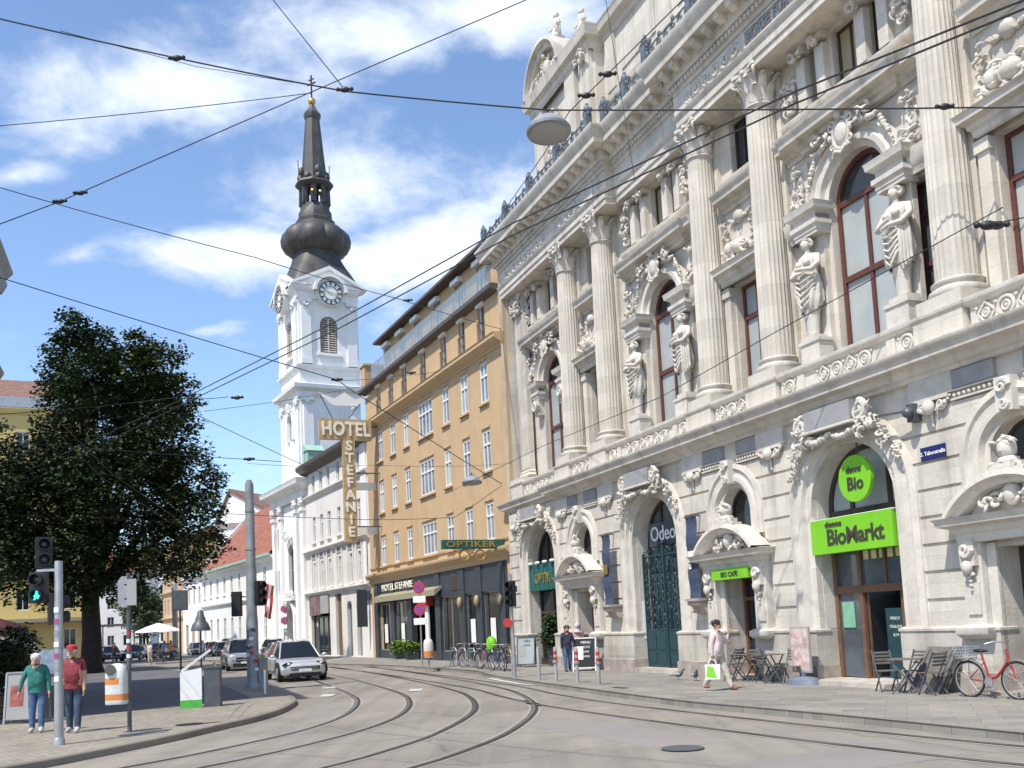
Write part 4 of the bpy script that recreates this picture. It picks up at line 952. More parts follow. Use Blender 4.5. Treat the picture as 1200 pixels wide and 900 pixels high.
for i in range(3): letters(('FRISCH', 'TÄGLICH', '8-19')[i], .1, E_ + .45, .655, 1.7 - .2 * i, 'cream_letter', o, .002)
g = MB()
for i in range(6): g.box(E_ - .35 + i * .28, E_ - .17 + i * .28, .555, .565, 3.18, 3.4)
g.build('interior_lamp', mat('lamp_glow', (.7, .6, .3), .5), o)
g = MB(); g.box(E_ - 1.7, E_ + 1.5, -.55, .9, .05, .24); g.build('doorstep', 'stone_plinth', pal)
# ---- things fixed to the palace front
def front_thing(name, label, cat, u, y, z, group=None): return thing(name, label, cat, od(u, y, z), ODA, group)
t = front_thing('shop_sign', 'wide bright green box sign reading BioMarkt over the shop door', 'sign', E_, -.1, 3.38)
g = MB(); g.box(-1.46, 1.46, 0, .25, 0, .87); g.build('sign_box', 'sign_green', t)
letters('BioMarkt', .56, .16, -.012, .38, 'sign_text', t, .006, .012, .95, 2.02); letters('denns', .2, -.58, -.012, .72, 'sign_text', t, .006, .008, 1.1, .62)
g = MB(); g.box(-1.48, 1.48, .02, .27, .86, .885); g.build('sign_cap', 'white', t)
t = front_thing('shop_sign', 'round bright green disc sign reading Bio hung in the arch above the shop door', 'sign', E_ + .32, .0, 5.12)
g = MB(); st = 0; g.lathe([(.57, 0), (.57, .1)], 40); g.xf(Matrix.Rotation(PI / 2, 4, 'X')); g.build('disc', 'sign_green', t, 40)
letters('Bio', .44, .02, -.115, -.13, 'sign_text', t, .004, .012); letters('denns', .22, .0, -.115, .22, 'sign_text', t, .004, .006)
g = MB(); g.bar((0, .05, .57), (0, .05, .95), .03, .03); g.bar((0, .05, 0), (0, .5, 0), .05, .05); g.build('hanger', 'steel_dark', t)
t = front_thing('shop_sign', 'small bright green box sign above the portal behind the walking man', 'sign', D_, -.38, 2.98)
g = MB(); g.box(-.92, .92, 0, .14, 0, .32); g.build('sign_box', 'sign_green', t); letters('BIO CAFE', .2, 0, -.01, .14, 'sign_text', t, .004, .006)
t = front_thing('shop_sign', 'dark teal shop sign with gold letters across the leftmost arch of the palace', 'sign', A_, .05, 3.35)
g = MB(); g.box(-1.5, 1.5, 0, .2, 0, 1.15)
for i in range(6): g.box(-1.4 + i * .5, -1.38 + i * .5, -.02, 0, .02, 1.13)
g.build('sign_box', 'sign_teal', t); letters('OPTIK', .62, 0, -.02, .5, 'gold', t, .01, .01)
g = MB(); 
for i in range(4): g.ball((-1.2 + i * .8, -.05, 1.2), .14, (1.6, .7, .5), hi=True)
g.build('valance', 'white', t, 50)
for i, (u, lab) in enumerate(((1.75, 'narrow blue banner with small yellow emblem left of the theatre gate'), (7.62, 'narrow blue banner with pale emblem right of the theatre gate'))):
    t = front_thing('hanging_banner', lab, 'banner', u, -.42, 2.5, 'blue banners on the palace front')
    g = MB(); P = []; nn = 12
    for k in range(nn + 1):
        z = 2.5 * k / nn; b = .03 * math.sin(k * 1.3); P += [(-.3, b, z), (0, b - .02, z), (.3, b, z), (.3, b + .012, z), (0, b - .005, z), (-.3, b + .012, z)]
    g.add(P, [(k * 6 + j, k * 6 + (j + 1) % 6, k * 6 + 6 + (j + 1) % 6, k * 6 + 6 + j) for k in range(nn) for j in range(6)]); g.build('cloth', 'banner_blue', t)
    g = MB(); g.bar((-.34, 0, 2.52), (.34, 0, 2.52), .05, .05); g.bar((-.34, 0, -.02), (.34, 0, -.02), .05, .05); g.bar((0, 0, 2.55), (0, .45, 2.55), .04, .04); g.bar((0, 0, 0), (0, .45, 0), .04, .04); g.build('rod', 'steel_dark', t)
    g = MB(); g.box(-.16, .16, -.07, -.055, 1.1, 1.45)
    if i: g.box(-.16, -.02, -.07, -.055, .9, 1.06)
    g.build('emblem', 'gold' if not i else 'cream_letter', t)
    t = front_thing('stone_corbel', 'dark stone corbel under the ' + ('left' if i == 0 else 'right') + ' blue banner', 'corbel', u, 0, 2.0)
    g = MB(); g.prism([(0, 0), (-.25, .05), (-.35, .25), (-.5, .3), (-.52, .48), (0, .5)], 'x', -.34, .34); g.box(-.4, .4, -.56, 0, .42, .5); g.build('corbel_block', 'granite', t)
t = front_thing('street_sign', 'small dark blue street name plate on the wall right of the green shop signs', 'street sign', 17.2, -.09, 5.3)
g = MB(); g.box(-.36, .36, 0, .02, -.15, .15); g.build('plate', 'plaque_blue', t); letters('2. Taborstraße', .12, 0, -.006, 0, 'white', t, .003, .002)
t = front_thing('notice_plate', 'small dark plate on the rusticated corner beside the optician arch', 'plate', -8.3, -.09, 3.55)
g = MB(); g.box(-.3, .3, 0, .02, -.2, .2); g.build('plate', 'white', t); g = MB(); g.box(-.25, .25, -.01, 0, -.14, .14); g.build('face', 'plaque_blue', t)
for i, (u, lab) in enumerate(((2.75, 'white poster case on the left jamb of the green gate'), (6.15, 'grey poster case on the right jamb of the green gate'))):
    t = front_thing('poster_case', lab, 'display case', u, .2, 1.25, 'poster cases by the gate')
    g = MB(); g.box(-.28, .28, .05, .14, 0, 1.3); g.build('case_box', 'white', t)
    g = MB(); g.box(-.22, .22, .03, .045, .12, 1.12); g.build('poster', mat('poster_paper', (.5, .42, .38), .5, var=.6, scale=3), t)
for u, zz in ((16.9, 6.3), (-2.5, 6.2)): pass
t = front_thing('wire_bracket', 'dark wall anchor holding a span wire right of the carved tablet', 'bracket', 16.85, -.1, 6.25)
g = MB(); g.box(-.1, .1, -.2, .1, -.2, .2); g.bar((0, -.2, .05), (-.9, -.35, .1), .05, .05); g.ball((0, -.25, 0), .13, hi=True); g.build('anchor', 'steel_dark', t)
t = front_thing('wall_letter', 'small blue letter E plate at the left end of the palace front', 'sign', -8.55, .15, 8.2)
g = MB(); g.box(-.3, .3, 0, .02, -.4, .4); g.build('plate', 'white', t); letters('E', .55, 0, -.01, 0, 'plaque_blue', t, .004, .01)
# ================================================================== the other buildings
def bld(name, label, P, vx, L, z1, depth, wallmat, holes, wd=.35, z0=.1, right=True, cat='building'):
    X = Vector((vx[0], vx[1], 0)); t = frame_thing(name, label, cat, P, X)
    g = MB(); wall_holes(g, -L, 0, z0, z1, 0, holes, wd)
    g.quad((-L, 0, z0), (-L, depth, z0), (-L, depth, z1), (-L, 0, z1)); g.quad((0, 0, z0), (0, depth, z0), (0, depth, z1), (0, 0, z1)); g.quad((-L, depth, z0), (0, depth, z0), (0, depth, z1), (-L, depth, z1)); g.quad((-L, 0, z1), (0, 0, z1), (0, depth, z1), (-L, depth, z1))
    g.build('wall', wallmat, t); return t
def sill(t, u, z, hw, m, d=.14):
    g = MB(); g.sweep([(u - hw - .12, 0), (u - hw - .12, -d), (u + hw + .12, -d), (u + hw + .12, 0)], [(-.05, z - .16), (0, z - .14), (.0, z - .04), (-.1, z - .02)]); g.build('sill', m, t)
def moulding(t, path, prof, m, name='cornice'):
    g = MB(); g.sweep(path, prof); return g.build(name, m, t, 30)
# ---- ochre hotel
P0 = Vector((.0, 45.65, 0)); VO = (.426, -.9047)
WU = [(-2.5, .47), (-5.1, .47), (-7.78, .47), (-11.05, 1.15), (-14.45, .47), (-17.05, .47), (-19.65, .47)]
ROW = [(6.1, 7.92), (9.55, 11.52), (12.95, 14.95)]
hol = [(u, h, a, b, False) for u, h in WU for a, b in ROW] + [(u, .42, 16.1, 18.0, False) for u, _ in WU] + [(-11.35, 10.6, .13, 5.0, False)]
L0 = 22.72
ho = bld('ochre_hotel', 'ochre hotel with white framed windows above a dark slate shop floor', P0, VO, L0, 18.1, 14, 'plaster_orange', hol, .22)
for u, h in WU:
    for a, b in ROW:
        o = window(ho, u, a, b, h, .025, 'frame_white', 'glass_sky', .085, 1 if h < 1 else 3, (.66,), False, .08); sill(o, u, a, h, 'plaster_orange_trim')
        pass
        g = MB(); g.box(u - h - .05, u + h + .05, -.06, .02, b + .12, b + .24); g.build('lintel', 'plaster_orange_trim', o)
    o = window(ho, u, 16.1, 18.0, .42, .15, 'frame_white', 'glass_mid', .06, 0, (), False, .08); g = MB(); g.box(u - .45, u + .45, -.12, .15, 17.85, 18.04); g.build('blind_box', 'white', o)
    g = MB()
    for q in range(7): g.box(u - .42 + q * .14 - .01, u - .42 + q * .14 + .01, -.05, -.03, 16.05, 17.0)
    g.box(u - .45, u + .45, -.06, -.02, 17.0, 17.04); g.build('railing', 'steel_dark', o)
moulding(ho, [(-L0, 0), (0, 0)], [(-.05, 15.2), (.05, 15.25), (.1, 15.35), (.45, 15.55), (.5, 15.6), (.5, 15.75), (.55, 15.8), (-.1, 15.9)], 'plaster_orange_trim')
moulding(ho, [(-L0 - .1, 0), (-.25, 0)], [(-.05, 17.95), (.4, 18.05), (.45, 18.1), (.45, 18.3), (-2, 18.32)], 'roof_dark', 'terrace_slab')
moulding(ho, [(-L0, 0), (0, 0)], [(-.05, 4.98), (.06, 5.0), (.08, 5.2), (.2, 5.3), (.36, 5.42), (.4, 5.5), (.4, 5.62), (-.1, 5.74)], 'plaster_orange_trim')
moulding(ho, [(-L0, 0), (0, 0)], [(-.05, 5.95), (.08, 5.98), (.1, 6.06), (-.05, 6.08)], 'plaster_orange_trim', 'string_course')
TU = [-3.9, -7.0, -10.4, -13.8, -16.7, -19.6]
g = MB(); wall_holes(g, -20.6, -1.2, 18.3, 21.1, .75, [(u, .55, 18.4, 20.6, False) for u in TU], .3); g.quad((-20.6, .75, 18.3), (-20.6, 10, 18.3), (-20.6, 10, 21.1), (-20.6, .75, 21.1)); g.quad((-1.2, .75, 18.3), (-1.2, 10, 18.3), (-1.2, 10, 21.1), (-1.2, .75, 21.1)); g.build('roof_storey', 'plaster_orange', ho)
for u in TU:
    o = window(ho, u, 18.4, 20.6, .55, .85, 'frame_white', 'glass_mid', .08, 1, (), False, .1); g = MB(); g.box(u - .6, u + .6, .45, .8, 20.6, 20.85); g.build('blind_box', 'white', o)
g = MB(); g.prism([(.1, 21.05), (.1, 21.2), (6, 23.2), (11, 21.2), (11, 21.05)], 'x', -20.9, -1.0); g.build('roof', 'roof_dark', ho)
for k in range(12):
    a = -20.4 + k * 1.65; g = MB(); g.box(a + .04, a + 1.6, -.22, -.20, 18.35, 19.45)
    o = g.build('balustrade_pane', mat('pane_blue', (.30, .36, .38), .08, var=.1) if k == 0 else M['pane_blue'], ho); M['pane_blue'] = o.data.materials[0]; M['pane_blue'].node_tree.nodes['Principled BSDF'].inputs['Alpha'].default_value = .45
    g = MB(); g.bar((a, -.2, 18.3), (a, -.2, 19.5), .04, .04); g.bar((a, -.2, 19.48), (a + 1.65, -.2, 19.48), .03, .03); g.build('post', 'steel', o)
g = MB(); g.box(-22.9, -22.0, -.2, 1.4, 18.3, 19.9); g.box(-23, -21.9, -.28, 1.5, 19.9, 20.05); g.build('chimney', 'plaster_orange', ho)
# shop floor of the ochre hotel
g = MB()
PIL = [-21.7, -18.3, -15.0, -10.2, -6.6, -4.3, -1.5]
g.box(-21.95, -.75, .02, .3, 3.62, 5.0); g.box(-21.95, -.75, .02, .3, .13, .62)
for i, u in enumerate(PIL): g.box(u - .38, u + .38, -.04, .3, .13, 4.98)
g.build('shop_front', 'shop_slate', ho)
for i, (a, b) in enumerate(zip(PIL, PIL[1:])):
    u = (a + b) / 2; h = (b - a) / 2 - .4
    if i == 2:
        f = MB(); f.box(u - h, u + h, 1.2, 1.3, .2, 3.6); f.build('dark_entrance', 'black', ho)
        f = MB(); f.box(u + .5, u + 1.0, -.1, .0, .3, 3.2); f.build('entrance_banner', 'white', ho); f = MB(); f.box(u - .1, u + 1.2, -.3, .2, 3.2, 3.7); f.build('menu_lamp', 'red', ho); continue
    o = window(ho, u, .62, 3.62, h, .12, 'steel', 'glass_dark', .06, 1 if h > 1 else 0, (), False, .08)
    g = MB()
    n_ = 26; 
    for s in (-1, 1):
        P = []
        for q in range(n_):
            x = u + s * (h * .55 + h * .4 * q / n_); P += [(x, .135 + .012 * math.sin(q * 1.9), .66), (x, .135 + .012 * math.sin(q * 1.9), 3.55)]
        g.add(P, [(2 * q, 2 * q + 2, 2 * q + 3, 2 * q + 1) for q in range(n_ - 1)])
    g.build('curtain', mat('curtain_gold', (.30, .24, .12), .7, var=.3) if i == 0 else M['curtain_gold'], o); M['curtain_gold'] = kids(o)[-1].data.materials[0] if i == 0 else M['curtain_gold']
    if h < 1.3: g = MB(); g.box(u - .3, u + .3, .09, .11, 1.1, 2.3); g.build('menu_card', 'white', o)
g = MB(); g.prism([(.02, 4.25), (-.42, 4.05), (-.42, 3.72), (-.38, 3.72), (.02, 4.1)], 'x', -21.2, -9.6); g.build('awning', 'awning', ho)
letters('HOTEL STEFANIE', .6, -17.2, -.05, 4.6, 'cream_letter', ho, .03, .0, 1.0, 6.0)
g = MB(); g.box(-8.0, -6.2, -.02, .01, 3.9, 4.6); g.build('name_board', 'frame_dark', ho)
for u in (-6.6, -4.3, -1.5): g = MB(); g.ball((u, -.15, 3.2), .2, (.9, .7, 1.5), hi=True); g.build('wall_lamp', 'glass_blind', ho, 60)
# projecting signs: square to the front, facing down the street
def proj_thing(name, label, P, vx, u, z): 
    X = Vector((vx[0], vx[1], 0)); Y = Vector((-vx[1], vx[0], 0)); Q = Vector(P) + X * u; return thing(name, label, 'sign', (Q.x, Q.y, z), math.atan2(Y.y, Y.x))
t = proj_thing('projecting_sign', 'dark teal sign with gold letters OPTIKER and gold spectacles hanging below', P0, VO, -.9, 5.55)
g = MB(); g.box(-3.15, -.05, 0, .25, 0, .42); g.build('sign_box', 'sign_teal', t); letters('OPTIKER', .40, -1.75, -.012, .2, 'gold', t, .01, .008, 1.1, 2.5)
g = MB()
for x in (-2.05, -1.25): g.torus((x, .1, -.3), .24, .045, 24, 6)
g.tube([(-1.8, .1, -.25), (-1.65, .1, -.17), (-1.5, .1, -.25)], .035, 6); g.tube([(-2.28, .1, -.25), (-2.5, .1, -.1), (-2.6, .1, -.1)], .035, 6); g.tube([(-1.02, .1, -.25), (-.8, .1, -.1), (-.7, .1, -.1)], .035, 6); g.bar((-1.65, .1, -.17), (-1.65, .1, 0), .03, .03)
g.build('spectacles', 'gold', t, 50)
# ---- white hotel wing
P1 = Vector((-9.67, 66.23, 0)); VA = (.4585, -.8887); L1 = 15.88
AU = [-13.45, -11.35, -9.3, -6.8, -4.15, -2.2]
hol = [(u, .42, a, b, False) for u in AU for a, b in ((5.4, 7.5), (9.15, 11.15))] + [(u, .42, 13.05, 14.6, False) for u in AU] + [(-7.55, .75, .2, 4.75, False), (-4.95, .55, .2, 4.1, True), (-2.8, .55, .2, 4.1, True), (-12.4, 2.6, .2, 4.6, False)]
an = bld('white_hotel_wing', 'white narrow townhouse with dark overhanging eave between the church tower and ochre hotel', P1, VA, L1, 15.2, 12, 'plaster_cream', hol, .3)
for u in AU:
    for a, b in ((5.4, 7.5), (9.15, 11.15), (13.05, 14.6)):
        o = window(an, u, a, b, .42, .1, 'frame_white', 'glass_sky', .06, 1, (.68,) if b < 14 else (), False, .08); sill(o, u, a, .42, 'plaster_cream', .16)
    g = MB(); g.box(u - .62, u + .62, -.05, .02, 7.75, 8.2); g.build('wall_panel', 'stone_grey', an)
    g = MB(); g.box(u - .72, u - .55, -.12, .02, 5.3, 8.25); g.box(u + .55, u + .72, -.12, .02, 5.3, 8.25); g.build('pilaster_pair', 'plaster_cream', an)
for z, d in ((5.0, .3), (8.35, .35), (12.8, .28)): moulding(an, [(-L1, 0), (0, 0)], [(-.05, z - .2), (.08, z - .15), (d * .6, z), (d, z + .08), (d, z + .18), (-.1, z + .28)], 'plaster_cream', 'string_course')
moulding(an, [(-L1 - .1, 0), (.1, 0)], [(-.1, 14.75), (.2, 14.85), (.7, 15.15), (.75, 15.25), (.75, 15.5), (-1, 15.9)], 'roof_dark', 'eave')
g = MB(); g.prism([(-.7, 15.4), (5, 18.2), (12, 15.4)], 'x', -L1, 0); g.build('roof', 'roof_dark', an)
o = MB(); o.box(-8.3, -6.8, .2, .3, .2, 4.75); o.build('door', 'wood_brown', an)
for u in (-4.95, -2.8): o = MB(); o.box(u - .55, u + .55, .22, .3, .2, 4.1); o.build('arched_door', 'glass_mid', an)
o = window(an, -12.4, .3, 3.2, 2.6, .2, 'steel_dark', 'glass_dark', .08, 3, (), False, .1)
g = MB(); g.box(-15.1, -12.2, -.12, 0, 3.3, 4.95); g.build('shop_board', mat('board_photo', (.20, .12, .12), .5, var=.6, scale=1.2), an)
g = MB(); g.box(-12.0, -9.9, -.12, 0, 3.4, 4.9); g.build('shop_board', 'plaster_grey', an)
g = MB(); g.box(-1.9, .1, -.2, -.1, 4.0, 4.6); g.build('name_board', 'shop_slate', an)
g = MB(); g.box(-.35, -.25, -.95, -.25, 2.2, 4.7); g.build('hanging_board', 'shop_slate', an)
g = MB(); g.box(-1.4, -.2, -.1, .1, 8.2, 15.0); g.box(-1.1, -.5, -.16, -.08, 5.5, 8); g.build('corner_bay', 'plaster_white', an)
t = proj_thing('hotel_sign', 'tan projecting hotel sign with big white letters HOTEL over STEFANIE', P0 - Vector((.9047, .426, 0)) * .42, VO, -19.9, 7.65)
g = MB(); g.box(-3.55, -.1, -.1, .25, 6.65, 8.0); g.box(-2.05, -1.25, -.1, .25, 0, 6.64); g.build('sign_box', mat('sign_tan', (.46, .33, .17), .6, var=.15), t)
g = MB(); g.bar((-.1, .1, 7.6), (.6, .1, 7.6), .08, .08); g.bar((-1.25, .1, 1), (.6, .1, 1), .08, .08); g.bar((-1.25, .1, 4.5), (.6, .1, 4.5), .08, .08); g.bar((-2.6, .1, 8), (-3.4, .1, 9.6), .05, .05); g.bar((-1.6, .1, 8), (-.4, .1, 9.6), .05, .05); g.build('bracket', 'steel_dark', t)
g = MB(); g.add([(-3.5, 0, 9.7), (-2.6, 0, 8.9), (-1.0, 0, 8.9), (-.1, 0, 9.7), (-1.1, 0, 9.35), (-1.8, 0, 9.8), (-2.5, 0, 9.35)], [list(range(7))]); g.add([(-3.5, .12, 9.7), (-2.6, .12, 8.9), (-1.0, .12, 8.9), (-.1, .12, 9.7), (-1.1, .12, 9.35), (-1.8, .12, 9.8), (-2.5, .12, 9.35)], [list(range(7))]); g.build('crown', 'white', t)
letters('HOTEL', 1.25, -1.82, -.14, 7.3, 'cream_letter', t, .03, .035, 1.1, 3.2)
for i, ch in enumerate('STEFANIE'): letters(ch, .88, -1.65, -.14, 6.22 - i * .8, 'cream_letter', t, .03, .025)
for i, (x, y) in enumerate(((431, 570), (432, 622))):
    p = at(x, y, 64.3); t = thing('fascia_board', ('upper' if i == 0 else 'lower') + ' blank white board projecting between the white wing and ochre hotel', 'sign', p, math.atan2(.4585, .8887)); g = MB(); g.box(-.75, .75, 0, .18, -.25, .25); g.build('board', 'white', t); g = MB(); g.bar((.7, .1, 0), (1.4, .1, 0), .06, .06); g.build('bracket', 'steel_dark', t)
# ---- church with its tower
P2 = Vector((-16.95, 80.34, 0)); VC = (.4823, -.876); L2 = 9.56
hol = [(u, .4, a, b, False) for u in (-1.0, -8.3) for a, b in ((9.4, 11.3), (5.6, 7.6))] + [(-4.6, .75, 5.2, 9.6, True), (-4.6, 1.1, .2, 4.4, True)]
chx = bld('church', 'white baroque church with tall clock tower and dark onion spire rising over the street', P2, VC, L2, 14.0, 20, 'plaster_white', hol, .4)
for u in (-1.0, -8.3):
    for a, b in ((9.4, 11.3), (5.6, 7.6)): window(chx, u, a, b, .4, .2, 'stone_grey', 'glass_dark', .06, 0, (), False, .1)
window(chx, -4.6, 5.2, 9.6, .75, .25, 'stone_grey', 'glass_dark', .07, 1, (.6,), True, .1)
g = MB(); g.box(-5.7, -3.5, .3, .4, .2, 4.4); g.build('door', 'wood_brown', chx)
for u in (-.35, -2.2, -6.9, -9.2):
    g = MB(); g.box(u - .38, u + .38, -.28, .02, 1.0, 12.0); g.box(u - .46, u + .46, -.36, .02, .1, 1.0); g.box(u - .48, u + .48, -.4, .02, 12.0, 12.3)
    for s in (-1, 1): scroll(g, u + s * .36, -.36, 12.7, .18, s, .07)
    g.box(u - .52, u + .52, -.42, .02, 12.95, 13.1); leafy(g, u, -.3, 12.6, .7, .5, random.Random(3), 12, .12); g.build('pilaster', 'plaster_white', chx, 50)
moulding(chx, [(-L2 - .3, .6), (-L2 - .3, -.28), (.3, -.28), (.3, 1.5)], [(-.1, 13.1), (.0, 13.15), (.03, 13.7), (.2, 13.8), (.3, 14.0), (.75, 14.2), (.8, 14.5), (.85, 14.6), (-1.2, 15.2)], 'plaster_white')
r3 = random.Random(4)
g = MB(); g.arch(-4.6, 3.3, .2, [(1.5, 0), (1.5, -.3), (1.3, -.35), (1.15, -.1), (1.1, .1)], 18); g.box(-6.2, -3.0, -.5, 0, 4.75, 5.0); leafy(g, -4.6, -.3, 5.3, 1.6, .6, r3, 22, .16); scroll(g, -5.5, -.3, 5.3, .3, -1, .1); scroll(g, -3.7, -.3, 5.3, .3, 1, .1); leafy(g, -4.6, -.3, 10.4, 1.6, .9, r3, 26, .17); g.build('portal', 'plaster_white', chx, 50)
TW, TD = 5.7, 5.3
def ring(z, o=0.0): return [(-TW - o, -o, z), (o, -o, z), (o, TD + o, z), (-TW - o, TD + o, z)]
g = MB(); wall_holes(g, -TW, 0, 14, 31.2, 0, [(-TW / 2, .75, 25.7, 28.9, True), (-TW / 2, .6, 18.4, 20.6, True)], .4); g.quad((-TW, 0, 14), (-TW, TD, 14), (-TW, TD, 31.2), (-TW, 0, 31.2)); g.quad((-TW, TD, 14), (0, TD, 14), (0, TD, 31.2), (-TW, TD, 31.2))
o = MB(); wall_holes(o, 0, TD, 14, 31.2, 0, [(TD / 2, .78, 25.7, 28.9, True)], .4)
st = len(g.v); g.add(o.v, o.f); 
for i in range(st, len(g.v)): x, y, z = g.v[i]; g.v[i] = (-y, x, z)
tw = g.build('tower_wall', 'plaster_white', chx)
def cor(z, prof, nm): 
    m = moulding(tw, [(0, TD + .01), (-TW, TD), (-TW, 0), (0, 0), (0, TD)], [(a, z + b) for a, b in prof], 'plaster_white', nm)
PB = [(-.1, -.4), (.12, -.35), (.15, -.1), (.5, .1), (.55, .3), (-.1, .45)]
# direction of travel keeps the moulding outside on the two faces in view
moulding(tw, [(-TW, TD), (-TW, 0), (0, 0), (0, TD)], [(a, 24.3 + b) for a, b in [(-.1, -.35), (.1, -.3), (.12, -.05), (.3, .05), (.32, .2), (-.1, .3)]], 'plaster_white', 'tower_string')
moulding(tw, [(-TW, TD), (-TW, 0), (0, 0), (0, TD)], [(a, 22.4 + b) for a, b in [(-.1, -.7), (.15, -.6), (.2, -.2), (.65, .05), (.7, .35), (-.1, .6)]], 'plaster_white', 'tower_cornice')
moulding(tw, [(-TW, TD), (-TW, 0), (0, 0), (0, TD)], [(a, 30.9 + b) for a, b in [(-.1, -.7), (.15, -.6), (.2, -.1), (.5, .15), (.6, .4), (-.3, .7)]], 'plaster_white', 'tower_cornice')
def onface(pts, face):                                     # face 0: street side, face 1: side towards the camera
    return pts if face == 0 else [(-y, x, z) for x, y, z in pts]
for face, W in ((0, TW), (1, TD)):
    c = -TW / 2 if face == 0 else TD / 2
    def fb(name, mb, mt, sm=None):
        mb.v = onface(mb.v, face); return mb.build(name, mt, tw, sm)
    for s in (-1, 1):
        for a, b in ((24.6, 30.3), (15, 21.8)):
            g = MB(); x = c + s * (W / 2 - .62); g.box(x - .42, x + .42, -.2, 0, a, b - .7); g.box(x - .48, x + .48, -.25, 0, a, a + .5); g.box(x - .5, x + .5, -.26, 0, b - .35, b); leafy(g, x, -.2, b - .55, .8, .4, r3, 10, .13); fb('pilaster', g, 'plaster_white', 50)
    g = MB(); g.prism([(c - W / 2 - .4, 31.4), (c + W / 2 + .4, 31.4), (c, 32.9)], 'y', -.45, .6); g.build
    g.prism([(c - W / 2 - .65, 31.3), (c - W / 2 - .65, 31.52), (c, 33.2), (c + W / 2 + .65, 31.52), (c + W / 2 + .65, 31.3), (c, 32.85)], 'y', -.7, .6)
    g.arch(c, 30.9, 30.9, [(1.5, 0), (1.5, -.92), (1.25, -.92), (1.2, -.5), (1.2, 0)], 20, jamb=False); fb('gable', g, 'plaster_white', 30)
    g = MB(); g.torus((c, -.35, 30.75), 1.05, .14, 30, 6); g.lathe([(1.0, -.3), (1.0, 0)], 32); st = 0
    n0 = len(g.v) - 64
    g = MB(); g.lathe([(1.02, 0), (1.02, .80)], 36); g.xf(Matrix.Translation((c, -.0, 30.75)) @ Matrix.Rotation(PI / 2, 4, 'X')); dl = fb('clock_dial', g, 'white', 30)
    g = MB()
    for h in range(12):
        a = h * PI / 6; g.bar((c + .68 * math.sin(a), -.825, 30.75 + .68 * math.cos(a)), (c + .94 * math.sin(a), -.825, 30.75 + .94 * math.cos(a)), .15, .02, up=(0, 1, 0))
    g.torus((c, -.82, 30.75), 1.0, .045, 30, 5); g.torus((c, -.82, 30.75), .6, .03, 30, 5); g.v = onface(g.v, face); g.build('clock_marks', 'shop_slate', dl)
    g = MB(); g.bar((c, -.84, 30.75), (c - .45, -.84, 30.9), .1, .02, up=(0, 1, 0)); g.bar((c, -.84, 30.75), (c + .7, -.84, 30.65), .07, .02, up=(0, 1, 0)); g.v = onface(g.v, face); g.build('clock_hand', 'gold', dl)
    g = MB(); hw = .76
    g.arch(c, 28.9 - hw, 25.75, [(hw, .12), (hw, .3), (hw - .1, .3), (hw - .1, .12)], 14); g.box(c - .05, c + .05, .1, .25, 25.8, 28.8)
    for k in range(15):
        z = 25.9 + k * .2; h2 = hw - .1 if z < 28.1 else math.sqrt(max(.01, (hw - .1) ** 2 - (z - 28.14) ** 2)); g.bar((c - h2, .2, z), (c + h2, .2, z), .12, .05, up=(0, .5, 1))
    fb('belfry_louvre', g, 'stone_pale'); g = MB(); g.quad((c - hw, .33, 25.7), (c + hw, .33, 25.7), (c + hw, .33, 28.95), (c - hw, .33, 28.95)); fb('belfry_dark', g, 'black')
    g = MB(); g.box(c - 1.1, c + 1.1, -.25, 0, 25.4, 25.6); fb('sill', g, 'plaster_white')
    if face: g = MB(); g.prism([(c - 1.1, 18.8), (c + 1.1, 18.8), (c + 1.1, 20.8), (c - 1.1, 20.8)], 'y', -.1, 0); fb('blind_panel', g, 'plaster_white')
    else: window(tw, c, 18.4, 20.6, .6, .2, 'stone_grey', 'glass_dark', .06, 0, (), True, .1); g = MB(); g.arch(c, 20.0, 18.4, [(.95, 0), (.95, -.2), (.7, -.2), (.62, .0)], 14); leafy(g, c, -.2, 21.2, 1.6, .5, r3, 20, .14); fb('window_surround', g, 'plaster_white', 40)
# spire: flared skirt, bulb, lantern, needle
CXT, CYT = -TW / 2, TD / 2
def oct_ring(r, z, k=0.0, n=32):
    "a ring that is square with cut corners at k=1 and round at k=0"
    P = []
    for j in range(n):
        a = 2 * PI * (j + .5) / n; sq = 1 / max(abs(math.cos(a)), abs(math.sin(a))); q = (1 - k) + k * sq; P.append((CXT + r * q * math.cos(a), CYT + r * q * math.sin(a), z))
    return P
g = MB(); n = 32
prof = [(3.15, 31.5, 1), (3.05, 31.9, .97), (2.9, 32.5, .85), (2.68, 33.2, .65), (2.4, 33.9, .42), (2.15, 34.6, .25), (2.02, 35.3, .15)]
V = [v for r, z, k in prof for v in oct_ring(r, z, k)]; g.add(V, [(i * n + j, i * n + (j + 1) % n, (i + 1) * n + (j + 1) % n, (i + 1) * n + j) for i in range(len(prof) - 1) for j in range(n)]); 
g.add(oct_ring(3.3, 31.5, 1) + oct_ring(2.9, 31.75, 1), [(j, (j + 1) % n, n + (j + 1) % n, n + j) for j in range(n)])
sk = g.build('spire_skirt', 'lead', tw, 50)
g = MB(); rows = []; n = 64
for z, r, am in ((35.2, 2.05, 0), (35.35, 2.35, .02), (35.65, 2.8, .05), (36.1, 3.06, .10), (36.6, 3.12, .12), (37.1, 2.98, .12), (37.5, 2.6, .09), (37.8, 2.1, .04), (38.0, 1.75, 0), (38.1, 1.68, 0)):
    rows.append([(CXT + r * (1 - am * (1 - abs(math.sin(4 * a)) ** .6)) * math.cos(a), CYT + r * (1 - am * (1 - abs(math.sin(4 * a)) ** .6)) * math.sin(a), z) for a in [2 * PI * j / n for j in range(n)]])
g.add([v for r in rows for v in r], [(i * n + j, i * n + (j + 1) % n, (i + 1) * n + (j + 1) % n, (i + 1) * n + j) for i in range(len(rows) - 1) for j in range(n)])
